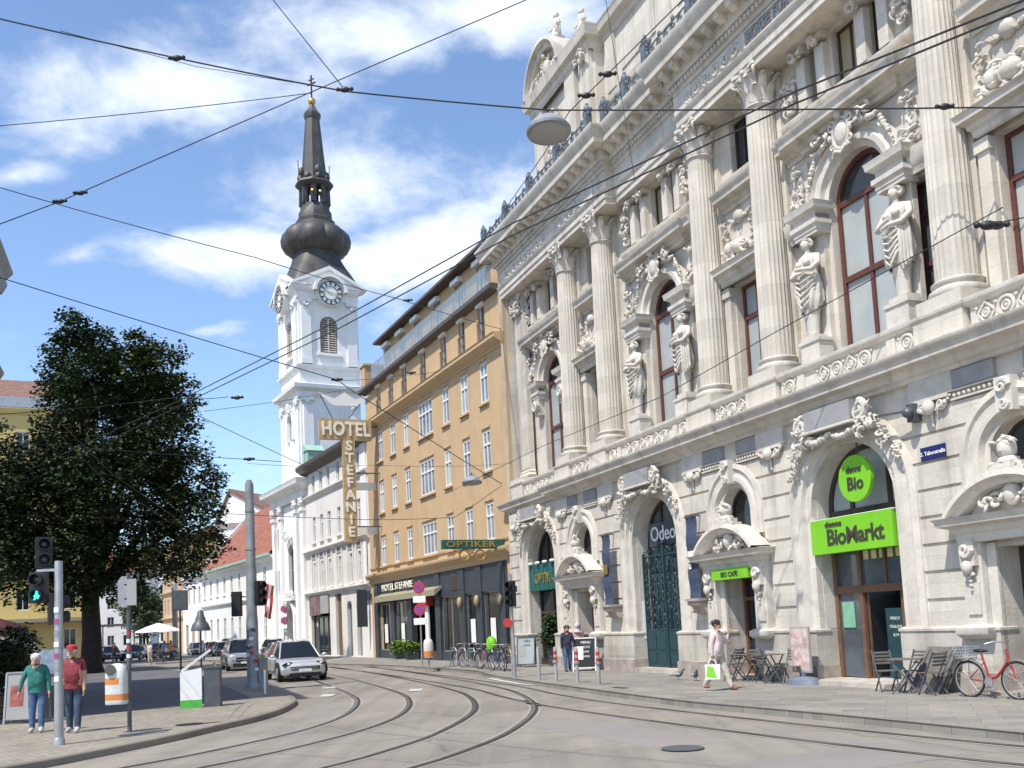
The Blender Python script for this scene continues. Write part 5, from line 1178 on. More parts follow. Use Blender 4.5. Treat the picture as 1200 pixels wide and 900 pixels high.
for k in range(8):
    a = k * PI / 4; g.ball((CXT + 1.98 * math.cos(a), CYT + 1.98 * math.sin(a), 35.0), .24)
g.build('onion_dome', 'lead', tw, 50)
g = MB(); g.lathe([(1.7, 38.0), (1.74, 38.45), (1.5, 38.65), (1.45, 39.3), (1.3, 39.5), (1.28, 39.9)], 8, (CXT, CYT, 0), rot=PI / 8)
for k in range(8):
    a = k * PI / 4 + PI / 8; g.bar((CXT + 1.15 * math.cos(a), CYT + 1.15 * math.sin(a), 39.9), (CXT + 1.1 * math.cos(a), CYT + 1.1 * math.sin(a), 41.6), .42, .42)
g.lathe([(1.1, 41.4), (1.6, 41.6), (1.72, 41.8), (1.65, 42.0), (1.35, 42.15), (1.1, 42.3)], 8, (CXT, CYT, 0), rot=PI / 8)
for k in range(8):
    a = k * PI / 4; c, s = math.cos(a), math.sin(a); g.ball((CXT + 1.25 * c, CYT + 1.25 * s, 42.3), .34)
    if k % 2 == 0: g.ball((CXT + 1.15 * c, CYT + 1.15 * s, 42.9), .34, (1, 1, 1.5)); g.tube([(CXT + 1.4 * c, CYT + 1.4 * s, 42.4), (CXT + 1.45 * c, CYT + 1.45 * s, 44.0)], .04, 5)
g.build('lantern', 'lead', tw, 40)
g = MB(); g.lathe([(1.15, 42.2), (1.08, 43.2), (1.0, 44.0), (.64, 48.0), (.70, 48.1), (.76, 48.3), (.76, 48.6), (.6, 48.75), (.34, 49.2), (.2, 49.5)], 8, (CXT, CYT, 0), rot=PI / 8); g.build('needle', 'lead', tw, 30)
g = MB(); g.ball((CXT, CYT, 49.8), .36, hi=True); g.build('gilt_ball', 'gold', tw, 60)
for a, z, s in ((0, 40.8, .25), (1, 35.1, .3)):
    g = MB(); g.ball((CXT + 1.3, CYT - .6, z), .16); g.ball((CXT + 1.35, CYT + .1, z), .16); g.build('gilt_ornament', 'gold', tw)
g = MB(); g.bar((CXT, CYT, 50.1), (CXT, CYT, 52.3), .12, .12); g.bar((CXT - .42, CYT - .24, 51.5), (CXT + .42, CYT + .24, 51.5), .11, .11); g.bar((CXT - .26, CYT - .14, 51.9), (CXT + .26, CYT + .14, 51.9), .1, .1); g.build('cross', 'frame_dark', tw)
g = MB(); g.box(-1.2, .3, .2, 1.6, 15.6, 17.0); g.prism([(-1.3, 17.0), (.4, 17.0), (-.45, 17.6)], 'y', .1, 1.7); g.build('dormer', 'copper_green', chx)
tw.location.x = -.6
# flag on the church front
X = Vector((VC[0], VC[1], 0)); q = P2 + X * -6.9 - Vector((.876, .4823, 0)) * .6
t = thing('flag', 'red and white flag hanging from a slanted pole on the church front', 'flag', (q.x, q.y, 2.6), math.atan2(VC[1], VC[0]), None, .72)
g = MB(); g.bar((0, .4, 4.6), (0, -1.6, 5.6), .06, .06); g.build('pole', 'white', t)
for i, m in enumerate(('red', 'white', 'red')):
    g = MB(); P = []
    for k in range(9):
        z = 5.3 - k * .5
        for j in range(2): P.append((.12 * math.sin(k * 1.1 + j + i), -1.4 + (i + j) * .33 - .06 * k * (1 if i else .6), z - .12 * (i + j)))
    g.add(P, [(2 * k, 2 * k + 1, 2 * k + 3, 2 * k + 2) for k in range(8)]); g.build('stripe', m, t, 60)
# ---- convent wing with the red roof
P3 = Vector((-21.56, 88.71, 0)); VR = (.5017, -.865); L3 = 29.5
RU = [-.6 - 3.08 * k for k in range(10)]
hol = [(u, .42, a, b, False) for u in RU for a, b in ((6.45, 8.3), (1.5, 3.9))]
rb = bld('convent_wing', 'long white two storey wing under a steep red tiled roof left of the church', P3, VR, L3, 9.2, 12, 'plaster_white', hol, .25)
for u in RU:
    for a, b in ((6.45, 8.3), (1.5, 3.9)): o = window(rb, u, a, b, .42, .12, 'frame_white', 'glass_dark', .06, 1, (.6,), False, .08); sill(o, u, a, .42, 'plaster_white')
moulding(rb, [(-L3, 0), (0, 0)], [(-.05, 5.2), (.1, 5.25), (.25, 5.4), (.28, 5.55), (-.05, 5.65)], 'plaster_white', 'string_course')
moulding(rb, [(-L3, 0), (0, 0)], [(-.05, 8.7), (.1, 8.75), (.45, 9.0), (.5, 9.15), (-.05, 9.3)], 'plaster_white')
g = MB(); g.box(-L3, 0, -.75, -.48, 9.12, 9.34); g.build('gutter', 'copper_green', rb)
def tile_roof(mb, x0, x1, y0, z0, y1, z1, st=.45):
    n = max(2, int(math.hypot(y1 - y0, z1 - z0) / st)); P = []
    for i in range(n):
        for t, dz in ((i / n, .05), ((i + 1) / n, 0.0)): P.append((y0 + (y1 - y0) * t, z0 + (z1 - z0) * t + dz))
    for (ya, za), (yb, zb) in zip(P, P[1:]): mb.quad((x0, ya, za), (x1, ya, za), (x1, yb, zb), (x0, yb, zb))
g = MB(); tile_roof(g, -L3 + 2.2, 0, -.6, 9.3, 5.5, 16.2); g.quad((-L3 + 2.2, 5.5, 16.2), (0, 5.5, 16.2), (0, 12.5, 9.2), (-L3 + 2.2, 12.5, 9.2)); g.build('roof', 'roof_red', rb)
g = MB(); g.prism([(-.7, 9.2), (-.7, 9.7), (5.5, 16.75), (12.6, 9.7), (12.6, 9.2)], 'x', -L3 + 1.7, -L3 + 2.2); g.build('firewall', 'plaster_cream', rb)
g = MB(); tile_roof(g, -L3 - 4, -L3 + 1.7, 1.5, 10.5, 6, 15.5); g.build('rear_roof', 'roof_red', rb)
# ---- low white house, ochre house and the tall gable behind
P4 = P3 - Vector((VR[0], VR[1], 0)) * L3
hol = [(u, .45, a, b, False) for u in (-1.6, -4.4, -7.2, -9.6) for a, b in ((5.9, 8.0),)] + [(u, .8, .2, 3.6, False) for u in (-1.8, -5.2, -8.6)]
lw = bld('low_white_house', 'low white two storey house with grey roof and brown doors beyond the red roof', P4, VR, 10.9, 9.3, 10, 'plaster_white', hol, .25)
for u in (-1.6, -4.4, -7.2, -9.6): window(lw, u, 5.9, 8.0, .45, .1, 'frame_white', 'glass_dark', .06, 1, (.6,), False, .08)
for u in (-1.8, -5.2, -8.6): g = MB(); g.box(u - .8, u + .8, .15, .25, .2, 3.6); g.build('door', 'wood_tan', lw)
moulding(lw, [(-10.9, 0), (0, 0)], [(-.05, 8.8), (.4, 9.1), (.45, 9.4), (-.05, 9.5)], 'plaster_white'); g = MB(); g.prism([(-.5, 9.4), (5, 12.2), (10, 9.4)], 'x', -10.9, 0); g.build('roof', 'copper_green', lw)
P5 = P4 - Vector((VR[0], VR[1], 0)) * 10.9
UU = (-1.6, -4.2, -6.8, -9.4, -11.4); hol = [(u, .45, a, b, False) for u in UU for a, b in ((5.2, 7.2), (8.6, 10.6), (11.8, 13.4))] + [(u, .7, .2, 3.4, False) for u in (-2, -6, -10)]
oh = bld('ochre_house', 'pale ochre three storey house at the far end of the right side', P5, VR, 13, 14.6, 10, 'plaster_orange_trim', hol, .25)
for u in UU:
    for a, b in ((5.2, 7.2), (8.6, 10.6), (11.8, 13.4)): window(oh, u, a, b, .45, .1, 'frame_white', 'glass_dark', .06, 1, (), False, .08)
for z in (4.6, 8.0, 11.3, 14.3): moulding(oh, [(-13, 0), (0, 0)], [(-.05, z - .2), (.3, z), (.35, z + .15), (-.05, z + .3)], 'plaster_orange_trim', 'string_course')
g = MB(); g.prism([(-.4, 14.6), (5, 17), (10, 14.6)], 'x', -13, 0); g.build('roof', 'roof_brown', oh)
def box_house(name, label, c, w, d, h, rz, wm, roof, rh, rows, nwin, zb=1.5, st=3.2, wh=1.8, ww=.5, mans=False, wy=.5):
    t = thing(name, label, 'building', c, rz); g = MB(); us = [-w / 2 + w * (k + .5) / nwin for k in range(nwin)]
    hol = [(u, ww, zb + r * st, zb + r * st + wh, False) for u in us for r in range(rows)]
    wall_holes(g, -w / 2, w / 2, 0, h, 0, hol, .25)
    for x in (-w / 2, w / 2): g.quad((x, 0, 0), (x, d, 0), (x, d, h), (x, 0, h))
    g.quad((-w / 2, d, 0), (w / 2, d, 0), (w / 2, d, h), (-w / 2, d, h)); g.build('wall', wm, t)
    for u in us:
        for r in range(rows): window(t, u, zb + r * st, zb + r * st + wh, ww, .1, 'frame_white', 'glass_dark', .07, 1, (), False, .08)
    moulding(t, [(-w / 2, d), (-w / 2, 0), (w / 2, 0), (w / 2, d)], [(-.05, h - .5), (.2, h - .4), (.4, h - .1), (.45, h), (-.05, h + .2)], wm)
    if roof:
        g = MB()
        if mans: g.prism([(-.2, h), (1.4, h + rh), (d - 1.4, h + rh), (d, h)], 'x', -w / 2, w / 2)
        else: g.prism([(-.4, h + .1), (d / 2, h + rh), (d + .4, h + .1)], 'x', -w / 2, w / 2)
        g.build('roof', roof, t)
    return t
gb = box_house('gabled_house', 'tall white blank gable wall with brown roof seen behind the red roof', (-31.5, 117, 0), 9, 14, 15.5, -.35, 'plaster_white', None, 0, 1, 1, 2)
g = MB(); g.prism([(-4.5, 15.5), (4.5, 15.5), (-2.6, 19.4)], 'y', -.02, 13); g.build('gable', 'plaster_white', gb); g = MB(); g.prism([(-2.6, 19.4), (4.7, 15.4), (4.7, 15.7), (-2.6, 19.75)], 'y', -.3, 13); g.prism([(-2.6, 19.4), (-4.8, 15.4), (-4.8, 15.7), (-2.6, 19.75)], 'y', -.3, 13); g.build('roof', 'roof_brown', gb)
br = box_house('brown_roofed_house', 'brown tiled roof ridge rising between the white gable and the church', (-25.5, 112, 0), 10, 10, 14.5, -.5, 'plaster_white', 'roof_brown', 3.2, 1, 3, 11.5)
# far end of the street
fb_ = box_house('far_white_house', 'distant white five storey house with grey mansard closing the street', (-71, 205, 0), 22, 14, 14.5, .12, 'plaster_white', 'plaster_grey', 4.5, 4, 9, 1.5, 3.3, 1.9, .55, True)
for k in (-6, 0, 6): g = MB(); g.box(k - 1, k + 1, -.1, 2, 15.5, 18.0); g.prism([(k - 1.3, 18), (k + 1.3, 18), (k, 19)], 'y', -.2, 2); g.build('dormer', 'plaster_white', fb_)
fc = box_house('far_cream_house', 'distant cream house with white railings right of the tree trunk', (-72, 165, 0), 20, 14, 13.5, .25, 'plaster_cream', 'roof_red', 4, 4, 8, 1.2, 3.1, 1.8, .55)
# ---- left side
yh = box_house('yellow_house', 'yellow house with brown roof standing behind the big tree', (-47.6, 79, 0), 25, 14, 22.0, .41, 'plaster_yellow', 'roof_brown', 4.2, 6, 7, 1.6, 3.35, 1.7, .5)
g = MB(); g.box(-12.6, 12.6, -.35, 0, 22.0, 23.0); g.build('gutter', 'steel', yh); g = MB(); g.prism([(-4.5, 22), (4, 22), (-3.5, 27.5)], 'y', 6, 13.5); g.build('white_gable', 'plaster_white', yh)
g = MB(); g.box(-3, 12.5, -1.4, 0, 3.9, 4.2); g.build('awning', 'awning', yh)
gp = thing('grey_corner_building', 'grey corner building whose cornice just shows at the left edge of the picture', 'building', (-14.7, 22.6, 0), math.atan2(17.8, -6.62))
g = MB(); W = 18.98; WH = [(k * 3.0 + 2, .6, 1.2 + r * 3.6, 3.4 + r * 3.6, False) for k in range(6) for r in range(5) if 3.4 + r * 3.6 < 17]
wall_holes(g, 0, W, 0, 17.6, 0, WH, .25)
for x in (0, W): g.quad((x, 0, 0), (x, 14, 0), (x, 14, 17.6), (x, 0, 17.6))
g.quad((0, 14, 0), (W, 14, 0), (W, 14, 17.6), (0, 14, 17.6)); g.quad((0, 0, 17.6), (W, 0, 17.6), (W, 14, 17.6), (0, 14, 17.6))
g.build('wall', 'plaster_grey', gp)
for u, h, a, b, _ in WH: window(gp, u, a, b, h, .12, 'frame_white', 'glass_dark', .07, 1, (.7,), False, .08)
for z0, z1, d in ((16.9, 17.5, .3), (13.2, 13.6, .2), (17.5, 18.1, .5)): moulding(gp, [(0, 14), (0, 0), (W, 0), (W, 14)], [(-.1, z0), (d * .4, z0 + .05), (d, z1 - .1), (d, z1), (-.1, z1 + .02)], 'plaster_grey')
g = MB(); g.prism([(-.3, 18.1), (7, 20.5), (14, 18.1)], 'x', 0, W); g.build('roof', 'roof_dark', gp)
# ================================================================== trees and plants
def leaf_cloud(lobes, n, size, rnd, light=None, shell=.55):
    "leaf clumps through a set of ellipsoids (c, r, squash)"
    g = MB(); tot = sum(l[1] ** 2 for l in lobes)
    for c, r, sq in lobes:
        k = int(n * r * r / tot); cl = []
        for i in range(max(6, k // 16)):
            v = Vector((rnd.gauss(0, 1), rnd.gauss(0, 1), rnd.gauss(0, 1))).normalized(); q = rnd.random() ** .45
            q = (shell + (1.08 - shell) * q) * (1 + .16 * mnoise.noise(v * 2.3 + Vector(c)))
            cl.append(Vector((c[0] + v.x * r * q, c[1] + v.y * r * q, c[2] + v.z * r * q * sq)))
        for p in cl:
            sp = size * 1.9
            for j in range(16):
                o = p + Vector((rnd.gauss(0, sp * .5), rnd.gauss(0, sp * .5), rnd.gauss(0, sp * .38)))
                a = Vector((rnd.uniform(-1, 1), rnd.uniform(-1, 1), rnd.uniform(-.45, .2))).normalized(); b = a.cross(Vector((rnd.uniform(-.5, .5), rnd.uniform(-.5, .5), 1))).normalized()
                s = size * rnd.uniform(.6, 1.25); w_ = s * .42
                mi = 1 if (light and light(o, rnd)) else 0
                g.add([o, o + a * s * .5 + b * w_, o + a * s * 1.05 + Vector((0, 0, -s * .18)), o + a * s * .5 - b * w_], [(0, 1, 2, 3)], mi)
    return g
def limbs(g, base, top, r0, ends, rnd):
    base, top = Vector(base), Vector(top); P = [base + (top - base) * t + Vector((rnd.uniform(-.1, .1), rnd.uniform(-.1, .1), 0)) * (1 if 0 < t < 1 else 0) for t in (0, .08, .35, .7, 1)]
    g.tube(P, [r0 * 1.35, r0 * 1.05, r0 * .95, r0 * .85, r0 * .7], 12)
    for e in ends:
        e = Vector(e); m = top.lerp(e, .5) + Vector((0, 0, -.4)); s = base.lerp(top, rnd.uniform(.7, 1)); g.tube([s, s.lerp(m, .6), m, e], [r0 * .5, r0 * .4, r0 * .3, r0 * .08], 8)
rt = random.Random(21)
TZ = 62.0
tb = gnd(104, 788, .13); tb = Vector((-26.8, TZ, .13))
def tp(x, y, dy=0): return at(x, y, TZ + dy) - Vector((tb.x, tb.y, tb.z))
sc = TZ / FPX
LB = [(88, 392, 24), (92, 425, 42), (80, 462, 34), (150, 445, 42), (186, 425, 28), (205, 465, 30), (120, 505, 70), (72, 540, 46), (185, 515, 52), (225, 560, 36), (225, 605, 36), (140, 590, 75), (55, 610, 66), (2, 580, 40), (-20, 610, 50), (190, 635, 42), (95, 660, 52), (30, 665, 42), (-30, 660, 40), (150, 680, 26), (60, 690, 26), (248, 640, 20), (85, 375, 12), (-8, 530, 34), (5, 645, 46), (40, 575, 50), (122, 408, 24), (160, 412, 24), (150, 555, 62), (170, 475, 45), (110, 450, 40), (215, 660, 26)]
lobes = [(tp(x, y, rt.uniform(-2.2, 2.2) * min(1, r / 40)), r * sc, .95) for x, y, r in LB]
tr = thing('chestnut_tree', 'huge dark green chestnut tree with broad crown on the left plaza', 'tree', tb)
lim = tp(168, 480)
g = leaf_cloud(lobes, 118000, .25, rt, lambda o, r: r.random() < (.55 if (o.x > tp(150, 0).x and o.z > tp(0, 470).z) else .14 if o.x > tp(150, 0).x else .05), .35)  # paler leaves, thickest at upper right, paint sunlight into the crown
g.build('crown', ['leaf', 'leaf_sunlit'], tr)
g = MB(); limbs(g, (0, 0, 0), (.1, 0, 6.2), .62, [l[0] for l in lobes if l[1] > 1.9], rt); g.build('trunk', 'bark', tr, 60)
def small_tree(label, p, h, r, seed, lm='leaf_far', grp=None, cat='tree', name='street_tree'):
    rr = random.Random(seed); t = thing(name, label, cat, p, 0, grp)
    L = [((rr.uniform(-.5, .5) * r, rr.uniform(-.5, .5) * r, h * rr.uniform(.5, .9)), r * rr.uniform(.45, .7), 1.1) for _ in range(7)]
    leaf_cloud(L, 5200, .42, rr, None, .3).build('crown', lm, t); g = MB(); limbs(g, (0, 0, 0), (0, 0, h * .45), .18, [l[0] for l in L[:4]], rr); g.build('trunk', 'bark', t, 60)
small_tree('smaller round street tree just left of the distant white house, left of the lamp column', (-52.5, 140, 0), 9.5, 3.8, 1)
small_tree('taller bushy street tree at the far end of the street beside the ochre house', (-50.5, 150, 0), 10.5, 3.9, 2)
small_tree('dark green street tree half hidden by the big trunk in the far market', (-57.5, 152, 0), 8.5, 3.2, 3)
def bush(label, p, rx, rz_, seed, lm, name='shrub', pot=None):
    rr = random.Random(seed); t = thing(name, label, 'plant', p)
    zb = .55 if pot else .1
    leaf_cloud([((rr.uniform(-.6, .6) * rx, rr.uniform(-.3, .3) * rx, zb + rz_ * rr.uniform(.25, .85)), rx * rr.uniform(.4, .6), 1.1) for _ in range(7)], 2600, .14, rr, None, .2).build('foliage', lm, t)
    g = MB(); g.tube([(0, 0, 0), (.05, 0, zb + .3 * rz_), (0, 0, zb + .6 * rz_)], [.05, .04, .02], 6); g.build('stem', 'bark', t)
    if pot:
        g = MB(); w_ = rx * .75
        for k in range(4): g.box(-w_, w_, -w_ * .7, w_ * .7, .02 + k * .15, .15 + k * .15)
        g.box(-w_ - .04, w_ + .04, -w_ * .7 - .04, w_ * .7 + .04, .56, .61); g.build('planter_box', pot, t)
bush('dense dark bush in a wooden planter at the left edge', gnd(-4, 842, .13), .95, 1.9, 5, 'leaf', 'potted_shrub', 'wood_brown')
bush('tall dark hedge plant behind the planter at the left edge', gnd(12, 822, .13), 1.0, 2.2, 6, 'leaf', 'hedge_plant')
mk('leaf_bright', (.13, .22, .03), .6, var=.4, scale=3)
for i, (x, y, lab) in enumerate(((471, 772, 'bright green plant trough under the left shop windows of the ochre hotel'), (484, 773, 'bright green plant trough beside the shop entrance of the ochre hotel'))): bush(lab, gnd(x, y, .13), .5, .3, 8 + i, 'leaf_bright', 'plant_trough', 'steel_dark')
bush('leafy plant standing in the optician window arch', od(A_ + .6, .1, .13), .26, 1.9, 12, 'leaf_far', 'potted_plant', 'steel_dark')
# ================================================================== street furniture
def signal_head(mb_parent, loc, n, rz=0.0, lit=None, w=.3, name='signal_head'):
    g = MB(); h = .3 * n; g.box(-w / 2, w / 2, -.08, .12, 0, h)
    for k in range(n):
        z = .15 + k * .3; g.lathe([(.115, 0), (.12, .14), (.105, .14), (.10, .0)], 14, a0=0, a1=2 * PI)
        st = len(g.v) - 4 * 14
        for i in range(st, len(g.v)): x, y, zz = g.v[i]; g.v[i] = (x, -.08 - zz, z + y)
    o = g.build(name, 'signal_black', mb_parent); o.location = loc; o.rotation_euler = (0, 0, rz)
    for k in range(n):
        z = .15 + k * .3; g = MB()
        if lit == k:
            g.ball((0, -.10, z + .065), .022); g.tube([(0, -.10, z + .045), (0, -.10, z - .02)], .028, 6); g.tube([(0, -.1, z - .02), (-.05, -.1, z - .09)], .018, 5); g.tube([(0, -.1, z - .02), (.05, -.1, z - .09)], .018, 5); g.tube([(-.05, -.1, z - .03), (0, -.1, z + .04), (.05, -.1, z - .03)], .014, 5)
            g.build('lamp_figure', 'green_led', o)
        else: g.lathe([(.1, 0), (.06, .02), (.01, .025)], 14); g.v = [(x, -.085 - zz, z + y) for x, y, zz in g.v]; g.build('lens', 'glass_dark', o, 40)
    return o
p = gnd(69, 873, .13); t = thing('pedestrian_signal', 'grey pole carrying a black pedestrian signal lit green, beside the walking couple', 'traffic light', p)
g = MB(); g.lathe([(.085, 0), (.08, 1.6), (.075, 3.5), (.07, 3.52)], 16); g.lathe([(.11, 0), (.11, .1), (.09, .14)], 16); g.lathe([(.088, 1.55), (.088, 1.62)], 16); g.build('pole', 'steel', t, 40)
for k in range(7): g = MB(); g.box(-.05, .04, -.092, -.078, 1.2 + k * .22, 1.3 + k * .22); g.build('sticker', ('white', 'stone_grey', 'sign_pink')[k % 3], t)
g = MB(); g.bar((0, 0, 3.35), (-.42, 0, 3.35), .05, .05); g.build('arm', 'steel', t)
signal_head(t, (-.38, -.02, 2.72), 2, .1, 0); signal_head(t, (-.38, .2, 3.42), 2, .5); signal_head(t, (-.2, .35, 2.3), 2, 2.4)
p = gnd(152, 858, .13); t = thing('sign_pole', 'stickered pole with the grey back of a road sign, carrying the litter bin', 'road sign', p)
g = MB(); g.lathe([(.045, 0), (.045, 3.35)], 12); g.build('pole', 'steel_dark', t, 40)
g = MB(); g.prism([(-.2, 2.72), (-.12, 2.62), (.0, 2.62), (.0, 3.28), (-.12, 3.28), (-.2, 3.18)], 'y', -.075, -.055); g.build('sign_back', 'steel', t)
g = MB(); g.box(.0, .2, -.09, -.06, 2.66, 3.22); g.build('side_plate', 'plaster_grey', t)
g = MB(); g.bar((-.06, -.06, 2.8), (.06, -.06, 2.8), .03, .03); g.bar((-.06, -.06, 3.1), (.06, -.06, 3.1), .03, .03); g.build('clamp', 'steel_dark', t)
for k in range(4): g = MB(); g.lathe([(.05, 1.55 + k * .16), (.05, 1.63 + k * .16)], 12); g.build('sticker', 'red' if k % 2 else 'white', t, 40)
q = p + Vector((-.22, -.1, 0)); t = thing('litter_bin', 'white and orange litter bin hung on the stickered sign pole', 'bin', (q.x, q.y, p.z + .6), 0, None, .86)
g = MB(); n = 20; rows = []
BZ = ((0, .95), (.03, 1), (.1, 1), (.25, 1), (.48, 1), (.64, 1), (.78, .97), (.9, .8), (.97, .5), (.99, .2))
for z, k in BZ:
    rows.append([(.26 * k * math.copysign(abs(math.cos(a)) ** .6, math.cos(a)), .2 * k * math.copysign(abs(math.sin(a)) ** .6, math.sin(a)), z) for a in [2 * PI * j / n for j in range(n)]])
g.add([v for r in rows for v in r], [(i * n + j, i * n + (j + 1) % n, (i + 1) * n + (j + 1) % n, (i + 1) * n + j) for i in range(9) for j in range(n)] + [list(range(n - 1, -1, -1)), list(range(9 * n, 10 * n))])
g.m = [1 if (i == 2 or (i == 4 and 10 <= j < 16)) else 0 for i in range(9) for j in range(n)] + [0, 0]; g.build('bin_body', ['bin_white', 'orange'], t, 50)
g = MB(); g.lathe([(.13, 0), (.13, .03)], 18); g.xf(Matrix.Translation((-.08, -.19, .84)) @ Matrix.Rotation(PI / 2 - .35, 4, 'X')); g.build('bin_mouth', 'black', t, 40)
p = gnd(297, 806, .13); t = thing('tram_pole', 'tall grey tapered tram pole with signal heads standing by the cars', 'pole', p)
g = MB(); g.lathe([(.3, 0), (.29, .1), (.22, .2), (.21, 2.4), (.19, 2.6), (.155, 7.4), (.14, 7.5)], 20); g.lathe([(.19, 5.0), (.19, 5.08)], 20); g.lathe([(.18, 6.4), (.18, 6.48)], 20); g.box(-.08, .08, -.08, .08, 7.5, 7.6); g.build('mast', 'concrete_pole', t, 40)
signal_head(t, (.36, -.1, 2.95), 3, .9); signal_head(t, (-.52, -.05, 2.6), 3, PI - .1, None, .34)
g = MB(); g.box(.26, .46, -.1, .3, 0, 1.0); g.box(.24, .48, -.12, .32, 1.0, 1.05); g.build('cabinet', 'concrete_pole', t); g = MB(); g.bar((-.5, 0, 3.3), (.36, 0, 3.3), .05, .05); g.build('arm', 'steel_dark', t)
rr = random.Random(3)
for k in range(14): a = rr.uniform(-2.4, -.6); z = rr.uniform(.6, 2.2); g = MB(); g.box(-.08, .08, -.004, .004, -.06, .06); o = g.build('sticker', rr.choice(['white', 'red', 'plaque_blue', 'stone_grey']), t); o.location = (.222 * math.cos(a), .222 * math.sin(a), z); o.rotation_euler = (0, rr.uniform(-.2, .2), a + PI / 2)
p = gnd(239, 829, .13); t = thing('utility_cabinet', 'grey utility cabinet with a white and green panel and slanting bar on the corner', 'cabinet', p, .15)
g = MB(); g.box(.0, .42, .05, .5, 0, 1.05); g.box(-.02, .44, .03, .52, 1.05, 1.1); g.build('cabinet_box', 'steel_dark', t); g = MB(); g.add([(-.62, 0, .22), (-.05, 0, .22), (-.05, 0, 1.08), (-.62, 0, .98), (-.62, .04, .22), (-.05, .04, .22), (-.05, .04, 1.08), (-.62, .04, .98)], [(0, 1, 2, 3), (7, 6, 5, 4), (0, 4, 5, 1), (1, 5, 6, 2), (2, 6, 7, 3), (3, 7, 4, 0)]); pn = g.build('panel', 'white', t)
g = MB(); g.box(-.62, -.05, -.006, .045, .0, .22); g.build('green_band', mat('panel_green', (.08, .42, .06), .5), pn); g = MB(); g.bar((-.6, .06, 1.0), (.15, .3, 1.55), .06, .06); g.build('slanting_bar', 'white', t)
for i, (x, y, h, m, lab) in enumerate(((312, 815, .9, 'wood_tan', 'tan square bollard right of the tall tram pole'), (252, 827, 1.15, 'wood_tan', 'tan square post beside the utility cabinet'))):
    p = gnd(x, y, .13); t = thing('bollard', lab, 'bollard', p, .2); g = MB(); g.box(-.055, .055, -.055, .055, 0, h); g.prism([(-.055, h), (.055, h), (0, h + .06)], 'y', -.055, .055); g.build('post', m, t); g = MB(); g.box(-.06, .0, -.06, -.056, .05, h - .1); g.build('pale_face', 'white', t)
p = gnd(212, 788, .13); t = thing('traffic_sign', 'black rectangular sign seen from behind on a thin black pole', 'road sign', p); g = MB(); g.lathe([(.06, 0), (.05, 4.6)], 10); g.build('pole', 'signal_black', t, 40); g = MB(); g.box(-.42, .42, -.1, -.05, 3.5, 4.55); g.box(-.45, .45, -.05, .02, 3.46, 4.59); g.build('sign_back', 'steel_dark', t)
p = gnd(236, 788, .13); t = thing('bell_lamp', 'black bell shaped lamp on a thin post beside the black sign', 'lamp', p); g = MB(); g.lathe([(.07, 0), (.05, .3), (.045, 2.5)], 10); g.build('post', 'signal_black', t, 40); g = MB(); g.lathe([(.52, 2.25), (.5, 2.4), (.4, 2.65), (.28, 2.8), (.26, 2.95), (.2, 3.05), (.16, 3.3), (.05, 3.4)], 20); g.build('hood', 'steel_dark', t, 40)
for i, (x, y, lab) in enumerate(((334, 768, 'distant pole with two round purple no-stopping signs before the church'), (495, 784, 'near pole with two round purple no-stopping signs by the bicycle stands'), (377, 768, 'distant pole with two round purple no-stopping signs before the white wing'))):
    p = gnd(x, y, .13); t = thing('no_stopping_sign', lab, 'road sign', p, -.25); H = 4.3 if i != 1 else 4.0
    g = MB(); g.lathe([(.04, 0), (.035, H)], 10); g.build('pole', 'steel', t, 40)
    for z in (H - .32, H - 1.32):
        g = MB(); g.lathe([(.28, 0), (.28, .03)], 24); g.xf(Matrix.Translation((0, -.05, z)) @ Matrix.Rotation(PI / 2, 4, 'X')); d = g.build('disc', 'red', t, 30)
        g = MB(); g.lathe([(.215, 0), (.215, .006)], 24); g.xf(Matrix.Translation((0, -.08, z)) @ Matrix.Rotation(PI / 2, 4, 'X')); g.build('blue_field', mat('sign_blue', (.22, .07, .28), .4) if 'sign_blue' not in M else M['sign_blue'], d); M['sign_blue'] = kids(d)[-1].data.materials[0]
        g = MB(); g.bar((-.16, -.09, z + .16), (.16, -.09, z - .16), .05, .01, up=(0, 1, 0)); g.build('cross_bar', 'red', d)
        g = MB(); g.box(-.3, .3, -.07, -.05, z - .68, z - .38); g.build('text_plate', 'white', t)
p = gnd(503, 784, .13); t = thing('litter_bin', 'small white and orange litter bin next to the no-stopping pole', 'bin', (p.x, p.y, .13)); g = MB(); g.lathe([(.2, .5), (.22, .55), (.22, 1.15), (.17, 1.3), (.05, 1.36)], 16); g.build('bin_body', 'bin_white', t, 50); g = MB(); g.lathe([(.224, .55), (.224, .8)], 16); g.build('orange_band', 'orange', t, 40); g = MB(); g.lathe([(.04, 0), (.04, .5)], 8); g.build('post', 'steel', t)
p = gnd(603, 794, .13); t = thing('traffic_light', 'black three lamp traffic light on a white pole between palace and ochre hotel', 'traffic light', p); g = MB(); g.lathe([(.07, 0), (.06, 3.6)], 12); g.build('pole', 'steel', t, 40); signal_head(t, (.0, -.12, 2.45), 3, -.5); g = MB(); g.lathe([(.16, 0), (.16, .02)], 16); g.xf(Matrix.Translation((-.15, -.08, 1.9)) @ Matrix.Rotation(PI / 2, 4, 'X')); g.build('small_sign', 'red', t)
